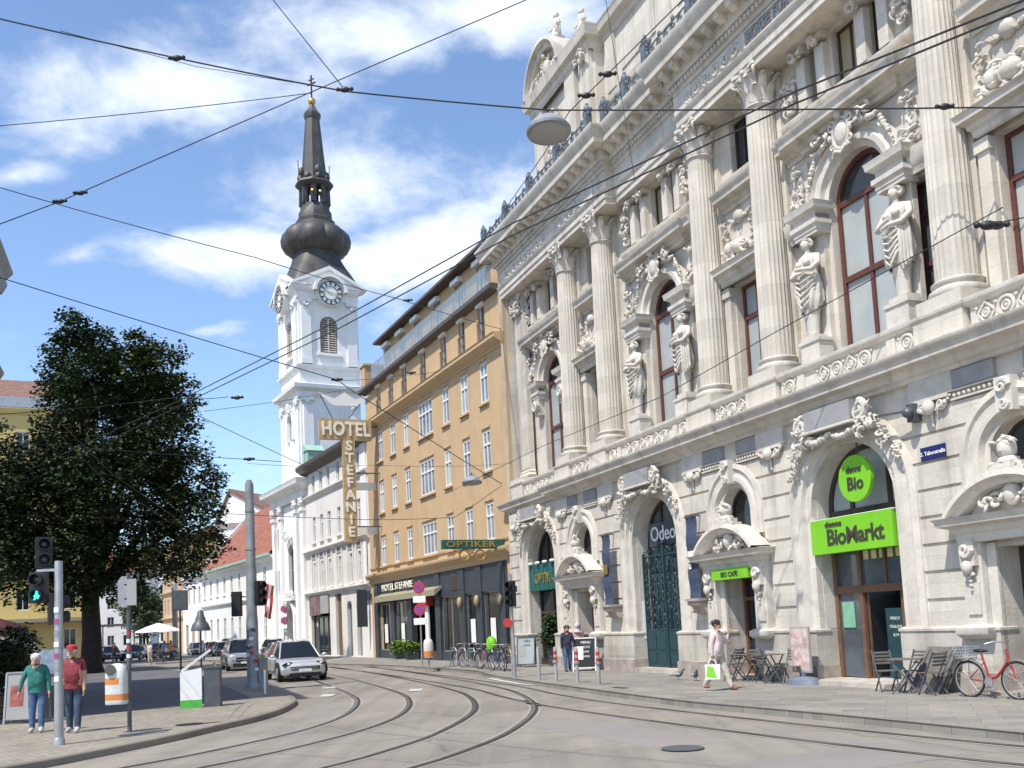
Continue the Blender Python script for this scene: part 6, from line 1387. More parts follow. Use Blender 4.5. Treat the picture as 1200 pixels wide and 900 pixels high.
# bollards along the crossing
def bollard(lab, x, y, band, grp): 
    p = gnd(x, y, .13); t = thing('bollard', lab, 'bollard', p, 0, grp); g = MB(); g.lathe([(.055, 0), (.055, 1.0), (.04, 1.06), (.01, 1.08)], 14); g.build('post', 'plaster_grey', t, 40)
    if band:
        for z in (.66, .84): g = MB(); g.lathe([(.06, z), (.06, z + .1)], 14); g.build('red_band', 'red', t, 40)
        g = MB(); g.lathe([(.09, .58), (.09, .64)], 14); g.build('collar', 'stone_grey', t, 40)
bollard('plain white bollard left of the banded bollards, nearest the optician board', 632, 797, False, 'bollards at the crossing')
for x, y, lab in ((652, 798, 'leftmost red banded white bollard at the crossing'), (677, 800, 'middle red banded white bollard at the crossing'), (702, 802, 'rightmost red banded white bollard at the crossing, in front of the black board')): bollard(lab, x, y, True, 'bollards at the crossing')
mk('maroon_print', (.30, .08, .07), .6, var=.6, scale=6)
def a_board(lab, p, rz, w, h, fm, face, lines=(), pic=None):
    t = thing('sandwich_board', lab, 'sandwich board', p, rz)
    for s in (-1, 1):
        g = MB()
        for x in (-w / 2, w / 2): g.bar((x, s * .22, 0), (x, s * .03, h), .04, .04)
        g.bar((-w / 2, s * .035, h), (w / 2, s * .035, h), .04, .04); g.bar((-w / 2, s * .2, .12), (w / 2, s * .2, .12), .04, .04); g.build('frame', fm, t)
        f = lambda z: s * (.22 - .19 * z / h); g = MB(); g.add([(-w / 2, f(.14), .14), (w / 2, f(.14), .14), (w / 2, f(h), h), (-w / 2, f(h), h)], [(0, 1, 2, 3)]); g.build('panel', face, t)
    for i, (tx, sz, m) in enumerate(lines):
        z = h - .16 - i * .17; o = letters(tx, sz, .05, -(.22 - .19 * z / h) - .012, z, m, t, .002); o.rotation_euler = (PI / 2 - .15, 0, 0)
    if pic: g = MB(); z0, z1 = .35 * h, .75 * h; g.add([(-w * .38, -(.22 - .19 * z0 / h) - .01, z0), (-w * .05, -(.22 - .19 * z0 / h) - .01, z0), (-w * .05, -(.22 - .19 * z1 / h) - .01, z1), (-w * .38, -(.22 - .19 * z1 / h) - .01, z1)], [(0, 1, 2, 3)]); g.build('picture', pic, t)
    return t
a_board('white sandwich board in a dark frame before the optician arch', od(-5.35, -.85, .13), -.3, .75, 1.25, 'steel_dark', 'glass_pale', [('NEU', .15, 'sign_text'), ('SALE', .12, 'sign_text')], 'plaster_grey')
a_board('black sandwich board with white lettering right of the two women', od(.45, -.85, .13), -.35, .85, 1.2, 'white', 'black', [('MENU', .14, 'white'), ('HEUTE', .11, 'white'), ('SUPPE', .1, 'white'), ('KAFFEE', .1, 'white')], 'white')
a_board('grey sandwich board with red picture behind the walking woman', gnd(32, 847, .13), .1, .95, 1.25, 'steel', 'plaster_grey', [], 'maroon_print')
p = od(E_ - 1.55, -.62, .13); t = thing('poster_stand', 'upright poster stand with a colourful picture left of the shop entrance', 'poster stand', p, ODA)
g = MB(); g.box(-.37, .37, -.03, .03, .3, 1.45); g.build('frame', 'plaster_grey', t); g = MB(); g.lathe([(.55, 0), (.5, .14), (.3, .2)], 20, fy=.6); g.box(-.1, .1, -.04, .04, .15, .32); g.build('foot', mat('foot_blue', (.16, .19, .24), .5), t, 40)
pm = mat('poster_picture', (.6, .5, .45), .5, var=.3, scale=4, dirt=(.45, .08, .12), dscale=5, dstr=1.0); g = MB(); g.box(-.33, .33, -.035, -.03, .35, 1.4); g.build('poster', pm, t)
# left shop odds and ends
p = gnd(8, 800, .13); t = thing('market_parasol', 'dark red parasol at the left edge beneath the tree', 'parasol', (p.x - 2.6, p.y + 4, .13)); g = MB(); g.lathe([(1.7, 2.75), (1.65, 2.95), (.9, 3.3), (.05, 3.55)], 8); g.build('canopy', mat('dark_red', (.06, .012, .016), .8), t); g = MB(); g.lathe([(.04, 0), (.04, 3.5)], 8); g.build('pole', 'wood_brown', t)
for i, (x, y, lab) in enumerate(((15, 795, 'stall shelf with red and green goods under the dark red parasol'), (62, 800, 'pale blue notice board behind the walking couple'))):
    p = gnd(x, y, .13); t = thing('market_stall' if i == 0 else 'notice_board', lab, 'stall' if i == 0 else 'board', p)
    if i == 0:
        g = MB(); g.box(-1.4, 1.2, -.4, .4, 0, .8); g.build('counter', 'wood_brown', t); g = MB(); 
        for k in range(26): g.ball((rr.uniform(-1.2, 1.1), rr.uniform(-.3, .2), .9 + rr.uniform(0, .1)), .12)
        g.build('produce', pm, t)
        g = MB(); g.box(-1.4, 1.2, .35, .4, 1.3, 2.5); g.build('back_panel', pm, t); g = MB(); g.box(-1.4, -1.34, .34, .4, .8, 2.5); g.box(1.14, 1.2, .34, .4, .8, 2.5); g.build('stall_post', 'wood_brown', t)
    else: g = MB(); g.box(-.95, .95, -.04, .04, .45, 1.65); g.build('board', mat('pale_blue', (.28, .36, .46), .5, var=.35, scale=2.5), t); g = MB(); g.box(-.9, -.84, -.03, .03, 0, .45); g.box(.84, .9, -.03, .03, 0, .45); g.build('leg', 'steel', t)
# far market parasol with tables
p = gnd(186, 776, .13); t = thing('market_parasol', 'white parasol over the far cafe tables', 'parasol', p); g = MB(); g.lathe([(2.0, 2.5), (1.9, 2.62), (.9, 3.0), (.05, 3.25)], 8); g.build('canopy', 'white', t); g = MB(); g.lathe([(.04, 0), (.04, 3.2)], 8); g.build('pole', 'wood_tan', t)
p = gnd(140, 772, .13); t = thing('bus_shelter', 'dark glass bus shelter behind the tree trunk', 'shelter', p); g = MB(); g.box(-2.2, 1.6, -.8, .8, 3.5, 3.75); g.build('roof', 'steel_dark', t)
for x in (-2.0, 1.4): g = MB(); g.box(x - .05, x + .05, .5, .6, 0, 3.5); g.build('post', 'steel_dark', t)
p = gnd(164, 776, .13); t = thing('thin_pole', 'thin dark pole between the litter bin and the far parasol', 'pole', p); g = MB(); g.lathe([(.06, 0), (.05, 5.5)], 8); g.build('shaft', 'signal_black', t); g = MB(); g.ball((0, 0, 5.55), .08); g.build('finial', 'signal_black', t)
p = gnd(178, 774, .13); t = thing('lamp_column', 'pale slender column at the far end in front of the trees', 'column', p + Vector((-2, 12, 0))); g = MB(); g.lathe([(.5, 0), (.45, .4), (.3, .6), (.26, 6.2), (.4, 6.4), (.3, 6.8)], 12); g.build('shaft', 'stone_grey', t, 40); g = MB(); g.ball((0, 0, 7.1), .4, hi=True); g.build('globe', 'white', t, 60)
# ---- cafe furniture
def chair_make():
    t = thing('cafe_chair', 'x', 'chair', (0, 0, 0)); g = MB()
    for k in range(5): g.box(-.2, .2, -.2 + k * .085, -.13 + k * .085, .45, .465)
    g.build('seat', 'wood_grey', t); g = MB()
    for k in range(4): g.bar((-.2, .19 + .018 * k, .62 + k * .075), (.2, .19 + .018 * k, .62 + k * .075), .012, .05)
    g.build('backrest', 'wood_grey', t)
    for s in (-1, 1):
        g = MB(); g.bar((s * .2, -.22, 0), (s * .2, .25, .9), .025, .03); g.build('leg', 'steel_dark', t); g = MB(); g.bar((s * .18, .22, 0), (s * .18, -.18, .45), .025, .03); g.build('leg', 'steel_dark', t)
    return t
def table_make():
    t = thing('cafe_table', 'x', 'table', (0, 0, 0)); g = MB()
    for k in range(7): g.box(-.32, .32, -.32 + k * .092, -.24 + k * .092, .72, .74)
    g.build('tabletop', 'wood_grey', t)
    for s in (-1, 1): g = MB(); g.bar((-.28, s * .26, 0), (.28, s * .26, .72), .025, .03); g.build('leg', 'steel_dark', t); g = MB(); g.bar((.28, s * .26, 0), (-.28, s * .26, .72), .025, .03); g.build('leg', 'steel_dark', t)
    return t
ch0, tb0 = chair_make(), table_make()
CHS = [(12.6, -.75, .5, 'folding slat chair left of the poster stand, turned sideways'), (11.85, -.85, 2.6, 'folding slat chair facing the cafe table nearest the portal'), (10.0, -.8, -1.2, 'folding slat chair right behind the walking man'), (10.95, -.55, 3.4, 'folding slat chair against the wall between the two near cafe tables'),
       (16.15, -.95, 1.2, 'folding slat chair right of the shop entrance'), (16.7, -.6, .2, 'folding slat chair by the wall at the table right of the entrance'), (17.5, -.95, -1.5, 'folding slat chair leaning beside the red bicycle')]
TBS = [(11.4, -.62, 'slatted cafe table next to the poster stand'), (10.45, -.7, 'slatted cafe table in the portal beneath the small green sign'), (16.85, -1.0, 'slatted cafe table right of the shop entrance')]
for i, (u, y, a, lab) in enumerate(CHS):
    p = od(u, y, .13)
    if i == 0: ch0.location = p; ch0.rotation_euler = (0, 0, ODA + a); ch0['label'] = lab; ch0['group'] = 'folding cafe chairs'
    else: dup(ch0, p, ODA + a, lab)
for i, (u, y, lab) in enumerate(TBS):
    p = od(u, y, .13)
    if i == 0: tb0.location = p; tb0.rotation_euler = (0, 0, ODA); tb0['label'] = lab; tb0['group'] = 'slatted cafe tables'
    else: dup(tb0, p, ODA + .3 * i, lab)
for k in range(3):
    t = thing('folded_table', 'dark folded table board leaning in the stack on the plinth right of the entrance', 'table', od(17.25, -.45 + k * .1, .13), ODA, 'folded tables leaning on the plinth'); g = MB()
    g.add([(-.5, -.45, 0), (.35, -.45, 0), (.35, .2 - k * .04, .95), (-.5, .2 - k * .04, .95), (-.5, -.49, 0), (.35, -.49, 0), (.35, .16 - k * .04, .95), (-.5, .16 - k * .04, .95)], [(0, 1, 2, 3), (7, 6, 5, 4), (0, 4, 5, 1), (1, 5, 6, 2), (2, 6, 7, 3), (3, 7, 4, 0)]); g.build('table_board', 'wood_grey', t)
    g = MB(); g.bar((-.4, -.5, .02), (-.4, .12 - k * .04, .9), .025, .02); g.build('folded_leg', 'steel_dark', t); g = MB(); g.bar((.25, -.5, .02), (.25, .12 - k * .04, .9), .025, .02); g.build('folded_leg', 'steel_dark', t)
for k in range(2):
    t = thing('rattan_chair', ('left', 'right')[k] + ' one of two tan rattan chairs beside the white optician board', 'chair', od(-7.45 + k * .65, -.8, .13), .4, 'rattan chairs by the optician arch')
    g = MB(); g.lathe([(.24, .42), (.25, .46)], 14); g.build('seat', 'wood_tan', t, 40); g = MB()
    for a in range(7): b = .3 + a * .42; g.tube([(.22 * math.cos(b), .22 * math.sin(b), .45), (.27 * math.cos(b), .27 * math.sin(b), .85)], .014, 5)
    g.tube([(.27 * math.cos(.3 + q * .42), .27 * math.sin(.3 + q * .42), .85) for q in range(7)], .02, 5); g.build('backrest', 'wood_tan', t)
    for q in range(4): g = MB(); b = .8 + q * PI / 2; g.tube([(.2 * math.cos(b), .2 * math.sin(b), .43), (.24 * math.cos(b), .24 * math.sin(b), 0)], .016, 5); g.build('leg', 'wood_tan', t)
# ---- bicycles
def bicycle(lab, p, rz, col, basket=None, seatcol='black', step=False, carrier=None, grp=None):
    t = thing('bicycle', lab, 'bicycle', p, rz, grp); wr = .34
    if col not in M: pass
    for x in (-.52, .54):
        g = MB(); g.torus((x, 0, wr), wr, .02, 28, 6); w_ = g.build('wheel', 'rubber', t, 60); g = MB(); g.torus((x, 0, wr), wr - .03, .012 if step else .008, 28, 5)
        for k in range(14): a = k * PI / 7; g.tube([(x, .02 if k % 2 else -.02, wr), (x + (wr - .03) * math.cos(a), 0, wr + (wr - .03) * math.sin(a))], .0035, 4)
        g.ball((x, 0, wr), .03); g.build('rim', 'steel', w_)
        g = MB(); a0, a1 = (.2, 2.9) if x < 0 else (.6, 2.4); g.tube([(x + (wr + .045) * math.cos(a0 + (a1 - a0) * k / 10), 0, wr + (wr + .045) * math.sin(a0 + (a1 - a0) * k / 10)) for k in range(11)], .026, 6, flat=.4); g.build('mudguard', 'steel' if step else 'steel_dark', t, 60)
    g = MB(); bb = (-.05, 0, .3); st = (-.2, 0, .82); hd0, hd1 = (.38, 0, .72), (.34, 0, .92)
    if step: g.tube([(-.06, 0, .36), (.1, 0, .4), (.25, 0, .55), hd0], .028, 8)
    else: g.tube([(-.17, 0, .74), hd1], .02, 8); g.tube([bb, hd0], .022, 8)
    g.tube([bb, st], .02, 8); g.tube([bb, (-.52, 0, wr)], .014, 6); g.tube([(-.16, 0, .66), (-.52, 0, wr)], .012, 6); g.tube([hd1, hd0, (.45, 0, .55), (.54, 0, wr)], .02, 8); g.build('frame', col, t, 60)
    g = MB(); g.tube([hd1, (.33, 0, 1.03)], .015, 6); g.tube([(.12, -.28, 1.02), (.26, -.2, 1.06), (.33, 0, 1.04), (.26, .2, 1.06), (.12, .28, 1.02)], .013, 6); g.build('handlebar', 'steel', t, 60); g = MB(); g.ball((-.24, 0, .88), .12, (1.1, .6, .3), hi=True); g.ball((-.14, 0, .88), .07, (1.4, .45, .4), hi=True); g.build('saddle', seatcol, t, 60)
    g = MB(); g.lathe([(.09, -.01), (.09, .01)], 16); g.xf(Matrix.Translation((-.05, -.05, .3)) @ Matrix.Rotation(PI / 2, 4, 'X')); g.bar((-.05, -.09, .3), (.08, -.09, .18), .02, .02); g.box(.05, .15, -.17, -.09, .17, .19); g.bar((-.05, .09, .3), (-.18, .09, .42), .02, .02); g.box(-.24, -.14, .09, .17, .41, .43); g.build('crank', 'steel', t)
    if basket:
        g = MB(); bx = -.55 if basket[0] == 'rear' else .52; z0 = .74
        for k in range(5): z = z0 + k * .055; q = .15 + .012 * k; g.tube([(bx - q, -q * .85, z), (bx + q, -q * .85, z), (bx + q, q * .85, z), (bx - q, q * .85, z)], .006, 4, closed=True)
        for k in range(20):
            a = 2 * PI * k / 20; q = lambda r: (bx + r * max(-1, min(1, 1.3 * math.cos(a))), r * .85 * max(-1, min(1, 1.3 * math.sin(a)))); g.tube([(*q(.15), z0), (*q(.2), z0 + .22)], .005, 4)
        g.box(bx - .15, bx + .15, -.12, .12, z0 - .01, z0); g.build('basket', basket[1], t)
        g = MB(); g.bar((bx - .18, 0, z0 - .02), (-.2 if bx < 0 else .36, 0, z0 - .02), .05, .015); g.bar((bx, .06, z0 - .02), (bx, .03, .36), .012, .012); g.build('carrier', 'steel', t)
    if carrier: g = MB(); g.lathe([(.18, .85), (.22, 1.0), (.2, 1.25), (.08, 1.38)], 14, (-.45, 0, 0)); g.build('child_seat', carrier, t, 40)
    return t
mk('bike_red', (.36, .03, .025), .35, var=.05); mk('bike_blue', (.03, .05, .12), .4, var=.05); mk('bike_green', (.03, .2, .12), .4, var=.05); mk('bike_pink', (.42, .18, .13), .4, var=.05); mk('lime', (.2, .55, .02), .5, var=.05)
bicycle('red step-through bicycle with grey rear basket parked at the right edge', od(18.95, -.85, .13) , ODA + .06, 'bike_red', ('rear', 'steel'), step=True).scale = (1.04,) * 3
BK = [(541, 781, .9, 'bike_pink', None, None, 'pinkish bicycle in the leftmost stand of the row'), (553, 782, 1.1, 'bike_green', ('front', 'black'), None, 'green bicycle with front basket in the bicycle stands'), (571, 784, 1.0, 'bike_red', ('front', 'frame_dark'), None, 'dark red bicycle with front basket in the middle of the stands'), (562, 783, .7, 'steel_dark', None, None, 'dark grey bicycle between the green and dark red ones'), (583, 786, .8, 'bike_blue', None, 'lime', 'dark bicycle with a lime green child seat at the right end of the stands'), (591, 786, .35, 'black', ('front', 'black'), None, 'black bicycle with front basket nearest the traffic light pole')]
for x, y, a, c, b, s, lab in BK: bicycle(lab, gnd(x, y, .13), -1.9 + a, c, b, carrier=s, grp='bicycles in the stands')
def stand():
    t = thing('bicycle_stand', 'plain steel bicycle stand hoop in the row beside the ochre hotel', 'bicycle stand', (0, 0, 0), 0, 'steel hoops for bicycles'); g = MB(); g.tube([(0, -.35, 0), (0, -.35, .7), (0, -.25, .85), (0, .25, .85), (0, .35, .7), (0, .35, 0)], .025, 8); g.build('hoop', 'steel', t, 60); g = MB(); g.bar((0, -.35, .3), (0, .35, .3), .03, .03); g.build('crossbar', 'steel', t); return t
s0 = stand()
for i in range(7):
    x, y = 532 + i * 10.5, 781 + i * .9; p = gnd(x, y, .13)
    if i == 0: s0.location = p; s0.rotation_euler = (0, 0, .5)
    else: dup(s0, p, .5)
# ---- pigeons
for i, (x, y, rz, lab) in enumerate(((795, 797, 1.4, 'grey pigeon pecking on the pavement, left one'), (815, 798, .2, 'grey pigeon standing upright on the pavement by the walking man'))):
    t = thing('pigeon', lab, 'pigeon', gnd(x, y, .13), rz, None); g = MB()
    g.ball((0, 0, .17), .1, (.75, 1.35, .8), hi=True); g.tube([(0, -.1, .2), (0, -.13, .27), (0, -.15, .30)], [.05, .035, .03], 8); g.ball((0, -.16, .31), .035, hi=True); g.tube([(0, -.19, .305), (0, -.22, .295)], [.01, .003], 5); g.tube([(0, .1, .16), (0, .24, .13)], [.05, .03], 6, flat=.4)
    for s in (-1, 1): g.tube([(s * .03, 0, .1), (s * .03, -.01, 0), (s * .03, -.05, .003)], .007, 5)
    g.build('body', 'steel_dark', t, 60); g = MB()
    for s in (-1, 1): g.ball((s * .07, .03, .18), .07, (.35, 1.5, .7), hi=True)
    g.build('wing', 'plaster_grey', t, 60)
# ================================================================== vehicles
def car(lab, p, rz, L=4.7, W=1.9, H=1.6, paint=(.5, .5, .52), suv=False, grp=None, plate=True, simple=False):
    key = 'paint_%d_%d_%d' % tuple(int(c * 100) for c in paint)
    if key not in M: mk(key, paint, .28, metal=.35, var=.03, coat=1.0)
    t = thing('parked_car', lab, 'car', p, rz, grp); w_ = W / 2; zb = H * .60; sx = (H / 1.6)
    ST = [(0.0, .60, .62, .36), (.012, .74, .70, .26), (.04, .86, .76, .22), (.10, .94, .82, .2), (.18, .985, .88, .2), (.27, 1, .94, .2), (.45, 1, .965, .2), (.65, 1, .985, .2), (.82, .99, 1.0, .2), (.92, .95, 1.0, .22), (.975, .86, .96, .28), (1.0, .74, .85, .38)]
    if suv: ST[:4] = [(0, .74, .74, .34), (.01, .86, .84, .26), (.035, .93, .89, .22), (.10, .97, .92, .2)]
    g = MB(); rows = []
    for f, k, zf, zl in ST:
        zt = zb * zf; a = w_ * k; half = [(a * .80, zl), (a * .96, zl + .1), (a, zl + .28), (a * .995, zt * .62 + zl * .2), (a * .965, zt - .07), (a * .90, zt - .01), (a * .6, zt + .025), (a * .25, zt + .04)]
        rows.append([(x, f * L, z) for x, z in half] + [(-x, f * L, z) for x, z in half[::-1]])
    n = 16; g.add([v for r in rows for v in r], [(i * n + j, i * n + (j + 1) % n, (i + 1) * n + (j + 1) % n, (i + 1) * n + j) for i in range(len(rows) - 1) for j in range(n)] + [list(range(n)), list(range(len(rows) * n - 1, (len(rows) - 1) * n - 1, -1))])
    body = g.build('body', key, t, 38)
    A, B, C_, D, E = (.245 * L, zb * .95), (.43 * L, H * .955), (.58 * L, H), ((.84 if suv else .80) * L, H * .94), (.975 * L, zb * 1.02)
    xb, xt = w_ * .885, w_ * .62
    g = MB(); g.add([(-xb * .93, *A), (xb * .93, *A), (xt, *B), (-xt, *B), (0, A[0] - .06, A[1] + .015), (0, B[0] - .05, B[1] + .02)], [(0, 4, 5, 3), (4, 1, 2, 5)]); g.build('windscreen', 'car_glass', t)
    g = MB(); g.add([(-xt, *D), (xt, *D), (xb * .85, *E), (-xb * .85, *E)], [(0, 1, 2, 3)]); g.build('rear_window', 'car_glass', t)
    g = MB()
    Rf = [(B, 0), (C_, .0), (D, 0)]
    V = []
    for (y, z), _ in Rf: V += [(-xt, y, z), (-xt * .6, y, z + .045), (0, y, z + .055), (xt * .6, y, z + .045), (xt, y, z)]
    g.add(V, [(i * 5 + j, i * 5 + j + 1, i * 5 + j + 6, i * 5 + j + 5) for i in range(2) for j in range(4)]); 
    for s in (-1, 1):
        g.tube([(s * xb * .95, A[0] - .02, A[1]), (s * xt * 1.0, *B)], .035, 6); g.tube([(s * xt, *B), (s * xt, *C_), (s * xt, *D)], .03, 6); g.tube([(s * xt, *D), (s * xb * .9, *E)], .06, 6); g.tube([(s * xb, .57 * L, zb * .98), (s * xt * 1.01, .56 * L, H * .985)], .03, 6)
    g.build('roof', key, t, 50)
    for s in (-1, 1):
        g = MB()
        for f in (.335, .565, .775): g.tube([(s * (w_ * .90), f * L, zb * .955), (s * (w_ * .972), f * L, zb * .90), (s * (w_ * 1.002), f * L, zb * .62), (s * (w_ * 1.002), f * L, .42)], .007, 4)
        g.tube([(s * (w_ * 1.002), .335 * L, .42), (s * (w_ * 1.002), .775 * L, .42)], .007, 4); g.build('door_seam', 'seam', t)
        g = MB(); g.bar((s * (w_ + .006), .50 * L, zb * .80), (s * (w_ + .006), .545 * L, zb * .80), .025, .03); g.bar((s * (w_ + .006), .71 * L, zb * .80), (s * (w_ + .006), .755 * L, zb * .80), .025, .03); g.build('door_handle', key, t)
    for s in (-1, 1): g = MB(); g.add([(s * xb, A[0] + .05, A[1] + .01), (s * xb, .6 * L, zb * .975), (s * xb * .97, E[0] - .12, E[1]), (s * xt, *D), (s * xt, *C_), (s * xt, *B)], [list(range(6))]); g.build('side_window', 'car_glass', t)
    R_ = .35 * sx if not suv else .37
    for y in (.19 * L, .80 * L):
        for s in (-1, 1):
            g = MB(); g.lathe([(R_ * .6, -.11), (R_ * .94, -.11), (R_, -.07), (R_, .07), (R_ * .94, .11), (R_ * .6, .11)], 24); g.xf(Matrix.Translation((s * (w_ - .11), y, R_)) @ Matrix.Rotation(PI / 2, 4, 'Y')); wh = g.build('wheel', 'rubber', t, 40)
            g = MB(); g.lathe([(R_ * .62, 0), (R_ * .62, .02), (R_ * .2, .03)], 20); g.xf(Matrix.Translation((s * (w_ - .0), y, R_)) @ Matrix.Rotation(s * PI / 2, 4, 'Y')); g.build('rim', 'steel', wh, 40)
            g = MB(); g.tube([(s * (w_ - .02), y + (R_ + .05) * math.cos(PI * k / 12), R_ + (R_ + .05) * math.sin(PI * k / 12)) for k in range(13)], .045, 6); g.build('wheel_arch', 'rubber', t)
    for s in (-1, 1):
        g = MB(); g.ball((s * w_ * .70, .045 * L, zb * .735), .1, (2.3, 1.9, .6), hi=True, rot=s * .22); hl = g.build('headlight', 'car_glass', t, 60); g = MB(); g.ball((s * w_ * .66, .012 * L, zb * .735), .045, (1.6, 1, 1), hi=True); g.build('lamp_lens', 'white', hl, 60)
        g = MB(); g.ball((s * (w_ + .09), .285 * L, zb * 1.05), .1, (1.1, .7, .7), hi=True); g.bar((s * (w_ + .04), .285 * L, zb), (s * w_ * .9, .285 * L, zb * .96), .05, .04); g.build('mirror', key, t, 60)
        g = MB(); g.ball((s * w_ * .78, .985 * L, zb * .84), .09, (2.0, .8, .8), hi=True); g.build('tail_light', 'red', t, 60)
    g = MB(); g.tube([(-w_ * .86, .045 * L, zb * .80), (-w_ * .5, .018 * L, zb * .79), (0, .012 * L, zb * .79), (w_ * .5, .018 * L, zb * .79), (w_ * .86, .045 * L, zb * .80)], .006, 4); g.build('bonnet_seam', 'seam', t)
    g = MB(); g.bar((-w_ * .55, A[0] - .1, A[1] + .03), (w_ * .1, A[0] + .02, A[1] + .10), .015, .015); g.build('wiper', 'black', t)
    g = MB(); z0 = .30
    if suv: g.box(-.52, .52, -.02, .06, .52, .78); g.box(-.7, .7, -.012, .1, .26, .44)
    else: g.box(-.66, .66, -.01, .12, .27, .37); g.box(-.8, .8, .03, .16, .21, .26)
    g.build('grille', 'black', t)
    if plate: g = MB(); g.box(-.26, .26, -.045, .0, .42, .53); g.build('number_plate', 'white', t)
    if suv: g = MB(); g.bar((-.5, -.03, .65), (.5, -.03, .65), .03, .04); g.torus((0, -.035, .65), .1, .014, 18, 5); g.build('grille_bar', 'steel', t)
    return t
def facing(x, y, dx, dy): return math.atan2(dx, -dy)
RZ = -.33
p = gnd(352, 799, 0); car('glossy silver white hatchback at the front of the queue beside the tram pole', p + Vector((.2, .1, 0)), facing(0, 0, .43, -1), 4.75, 2.04, 1.70, (.66, .66, .67))
p = gnd(288, 786, 0); car('silver grey off-road car left behind the tram pole', p, facing(0, 0, .40, -1), 4.8, 2.0, 1.82, (.38, .39, .40), True)
p = gnd(322, 785, 0); car('blue grey car half hidden behind the tram pole and silver hatchback', p + Vector((.5, 1.2, 0)), facing(0, 0, .4, -1), 4.5, 1.85, 1.5, (.30, .33, .38))
p = gnd(327, 771, 0); car('dark green car at the back of the queue before the church', p, facing(0, 0, .42, -1), 4.4, 1.8, 1.6, (.03, .06, .04))
for i, (x, y, c, lab) in enumerate(((252, 772, (.03, .03, .035), 'black parked car nearest the bell lamp'), (241, 769, (.16, .03, .03), 'dark red parked car behind the black one'), (222, 770, (.22, .23, .25), 'grey parked car left of the bell lamp'), (213, 767, (.05, .05, .06), 'dark parked car beyond the grey one by the low white house'), (262, 770, (.02, .02, .025), 'black parked van-like car just left of the silver off-road car'))):
    p = gnd(x, y, 0); car(lab, p + Vector((.6, 2, 0)), facing(0, 0, .5, -1), 4.3, 1.8, 1.5 if i != 4 else 1.8, c, i == 4, 'cars parked far along the street')
for i, (x, y, c, lab) in enumerate(((128, 776, (.20, .26, .36), 'pale blue parked car just right of the tree trunk'), (146, 775, (.12, .17, .28), 'darker blue parked car behind the sign pole'), (162, 773, (.16, .18, .22), 'grey blue parked car left of the far parasol'))):
    p = gnd(x, y, .13); car(lab, p + Vector((0, 1, 0)), facing(0, 0, .6 - .5 * i, -1), 4.4, 1.8, 1.5, c, False, 'cars parked on the far plaza')
# ================================================================== people
mk('skin', (.50, .29, .20), .55, var=.06); mk('skin_dark', (.33, .18, .115), .55, var=.06)
mk('teal_top', (.025, .17, .145), .8, var=.15, scale=10, bump=1.0, bscale=9); mk('jeans', (.075, .13, .24), .85, var=.25, scale=8, bump=1.0, bscale=9); mk('jeans_dark', (.045, .07, .115), .85, var=.25, scale=8, bump=1.0, bscale=9); mk('maroon', (.22, .03, .042), .8, var=.12, scale=9, bump=1.0, bscale=9); mk('shoe_pale', (.42, .40, .38), .6, var=.1); mk('shoe_dark', (.04, .035, .035), .6); mk('sandal', (.26, .10, .07), .6)
mk('pink_shirt', (.62, .50, .49), .8, var=.08, scale=9, bump=1.0, bscale=9); mk('beige', (.47, .43, .37), .85, var=.1, scale=8, bump=1.0, bscale=9); mk('hair_white', (.58, .55, .50), .8, var=.2, scale=30); mk('hair_dark', (.03, .022, .018), .7, var=.3); mk('hair_brown', (.10, .06, .04), .7, var=.3); mk('navy', (.03, .035, .06), .85, var=.15, bump=1.0, bscale=9); mk('rose', (.50, .30, .27), .85, var=.25, scale=5, bump=1.0, bscale=9); mk('scarf', (.52, .46, .52), .85, var=.3, scale=9, bump=1.0, bscale=9); mk('lavender', (.42, .36, .46), .85, var=.1, bump=1.0, bscale=9); mk('cap_red', (.42, .025, .04), .7, var=.06); mk('sky_blue', (.12, .25, .42), .8, var=.1, bump=1.0, bscale=9); mk('dark_cloth', (.02, .02, .025), .85, var=.1)
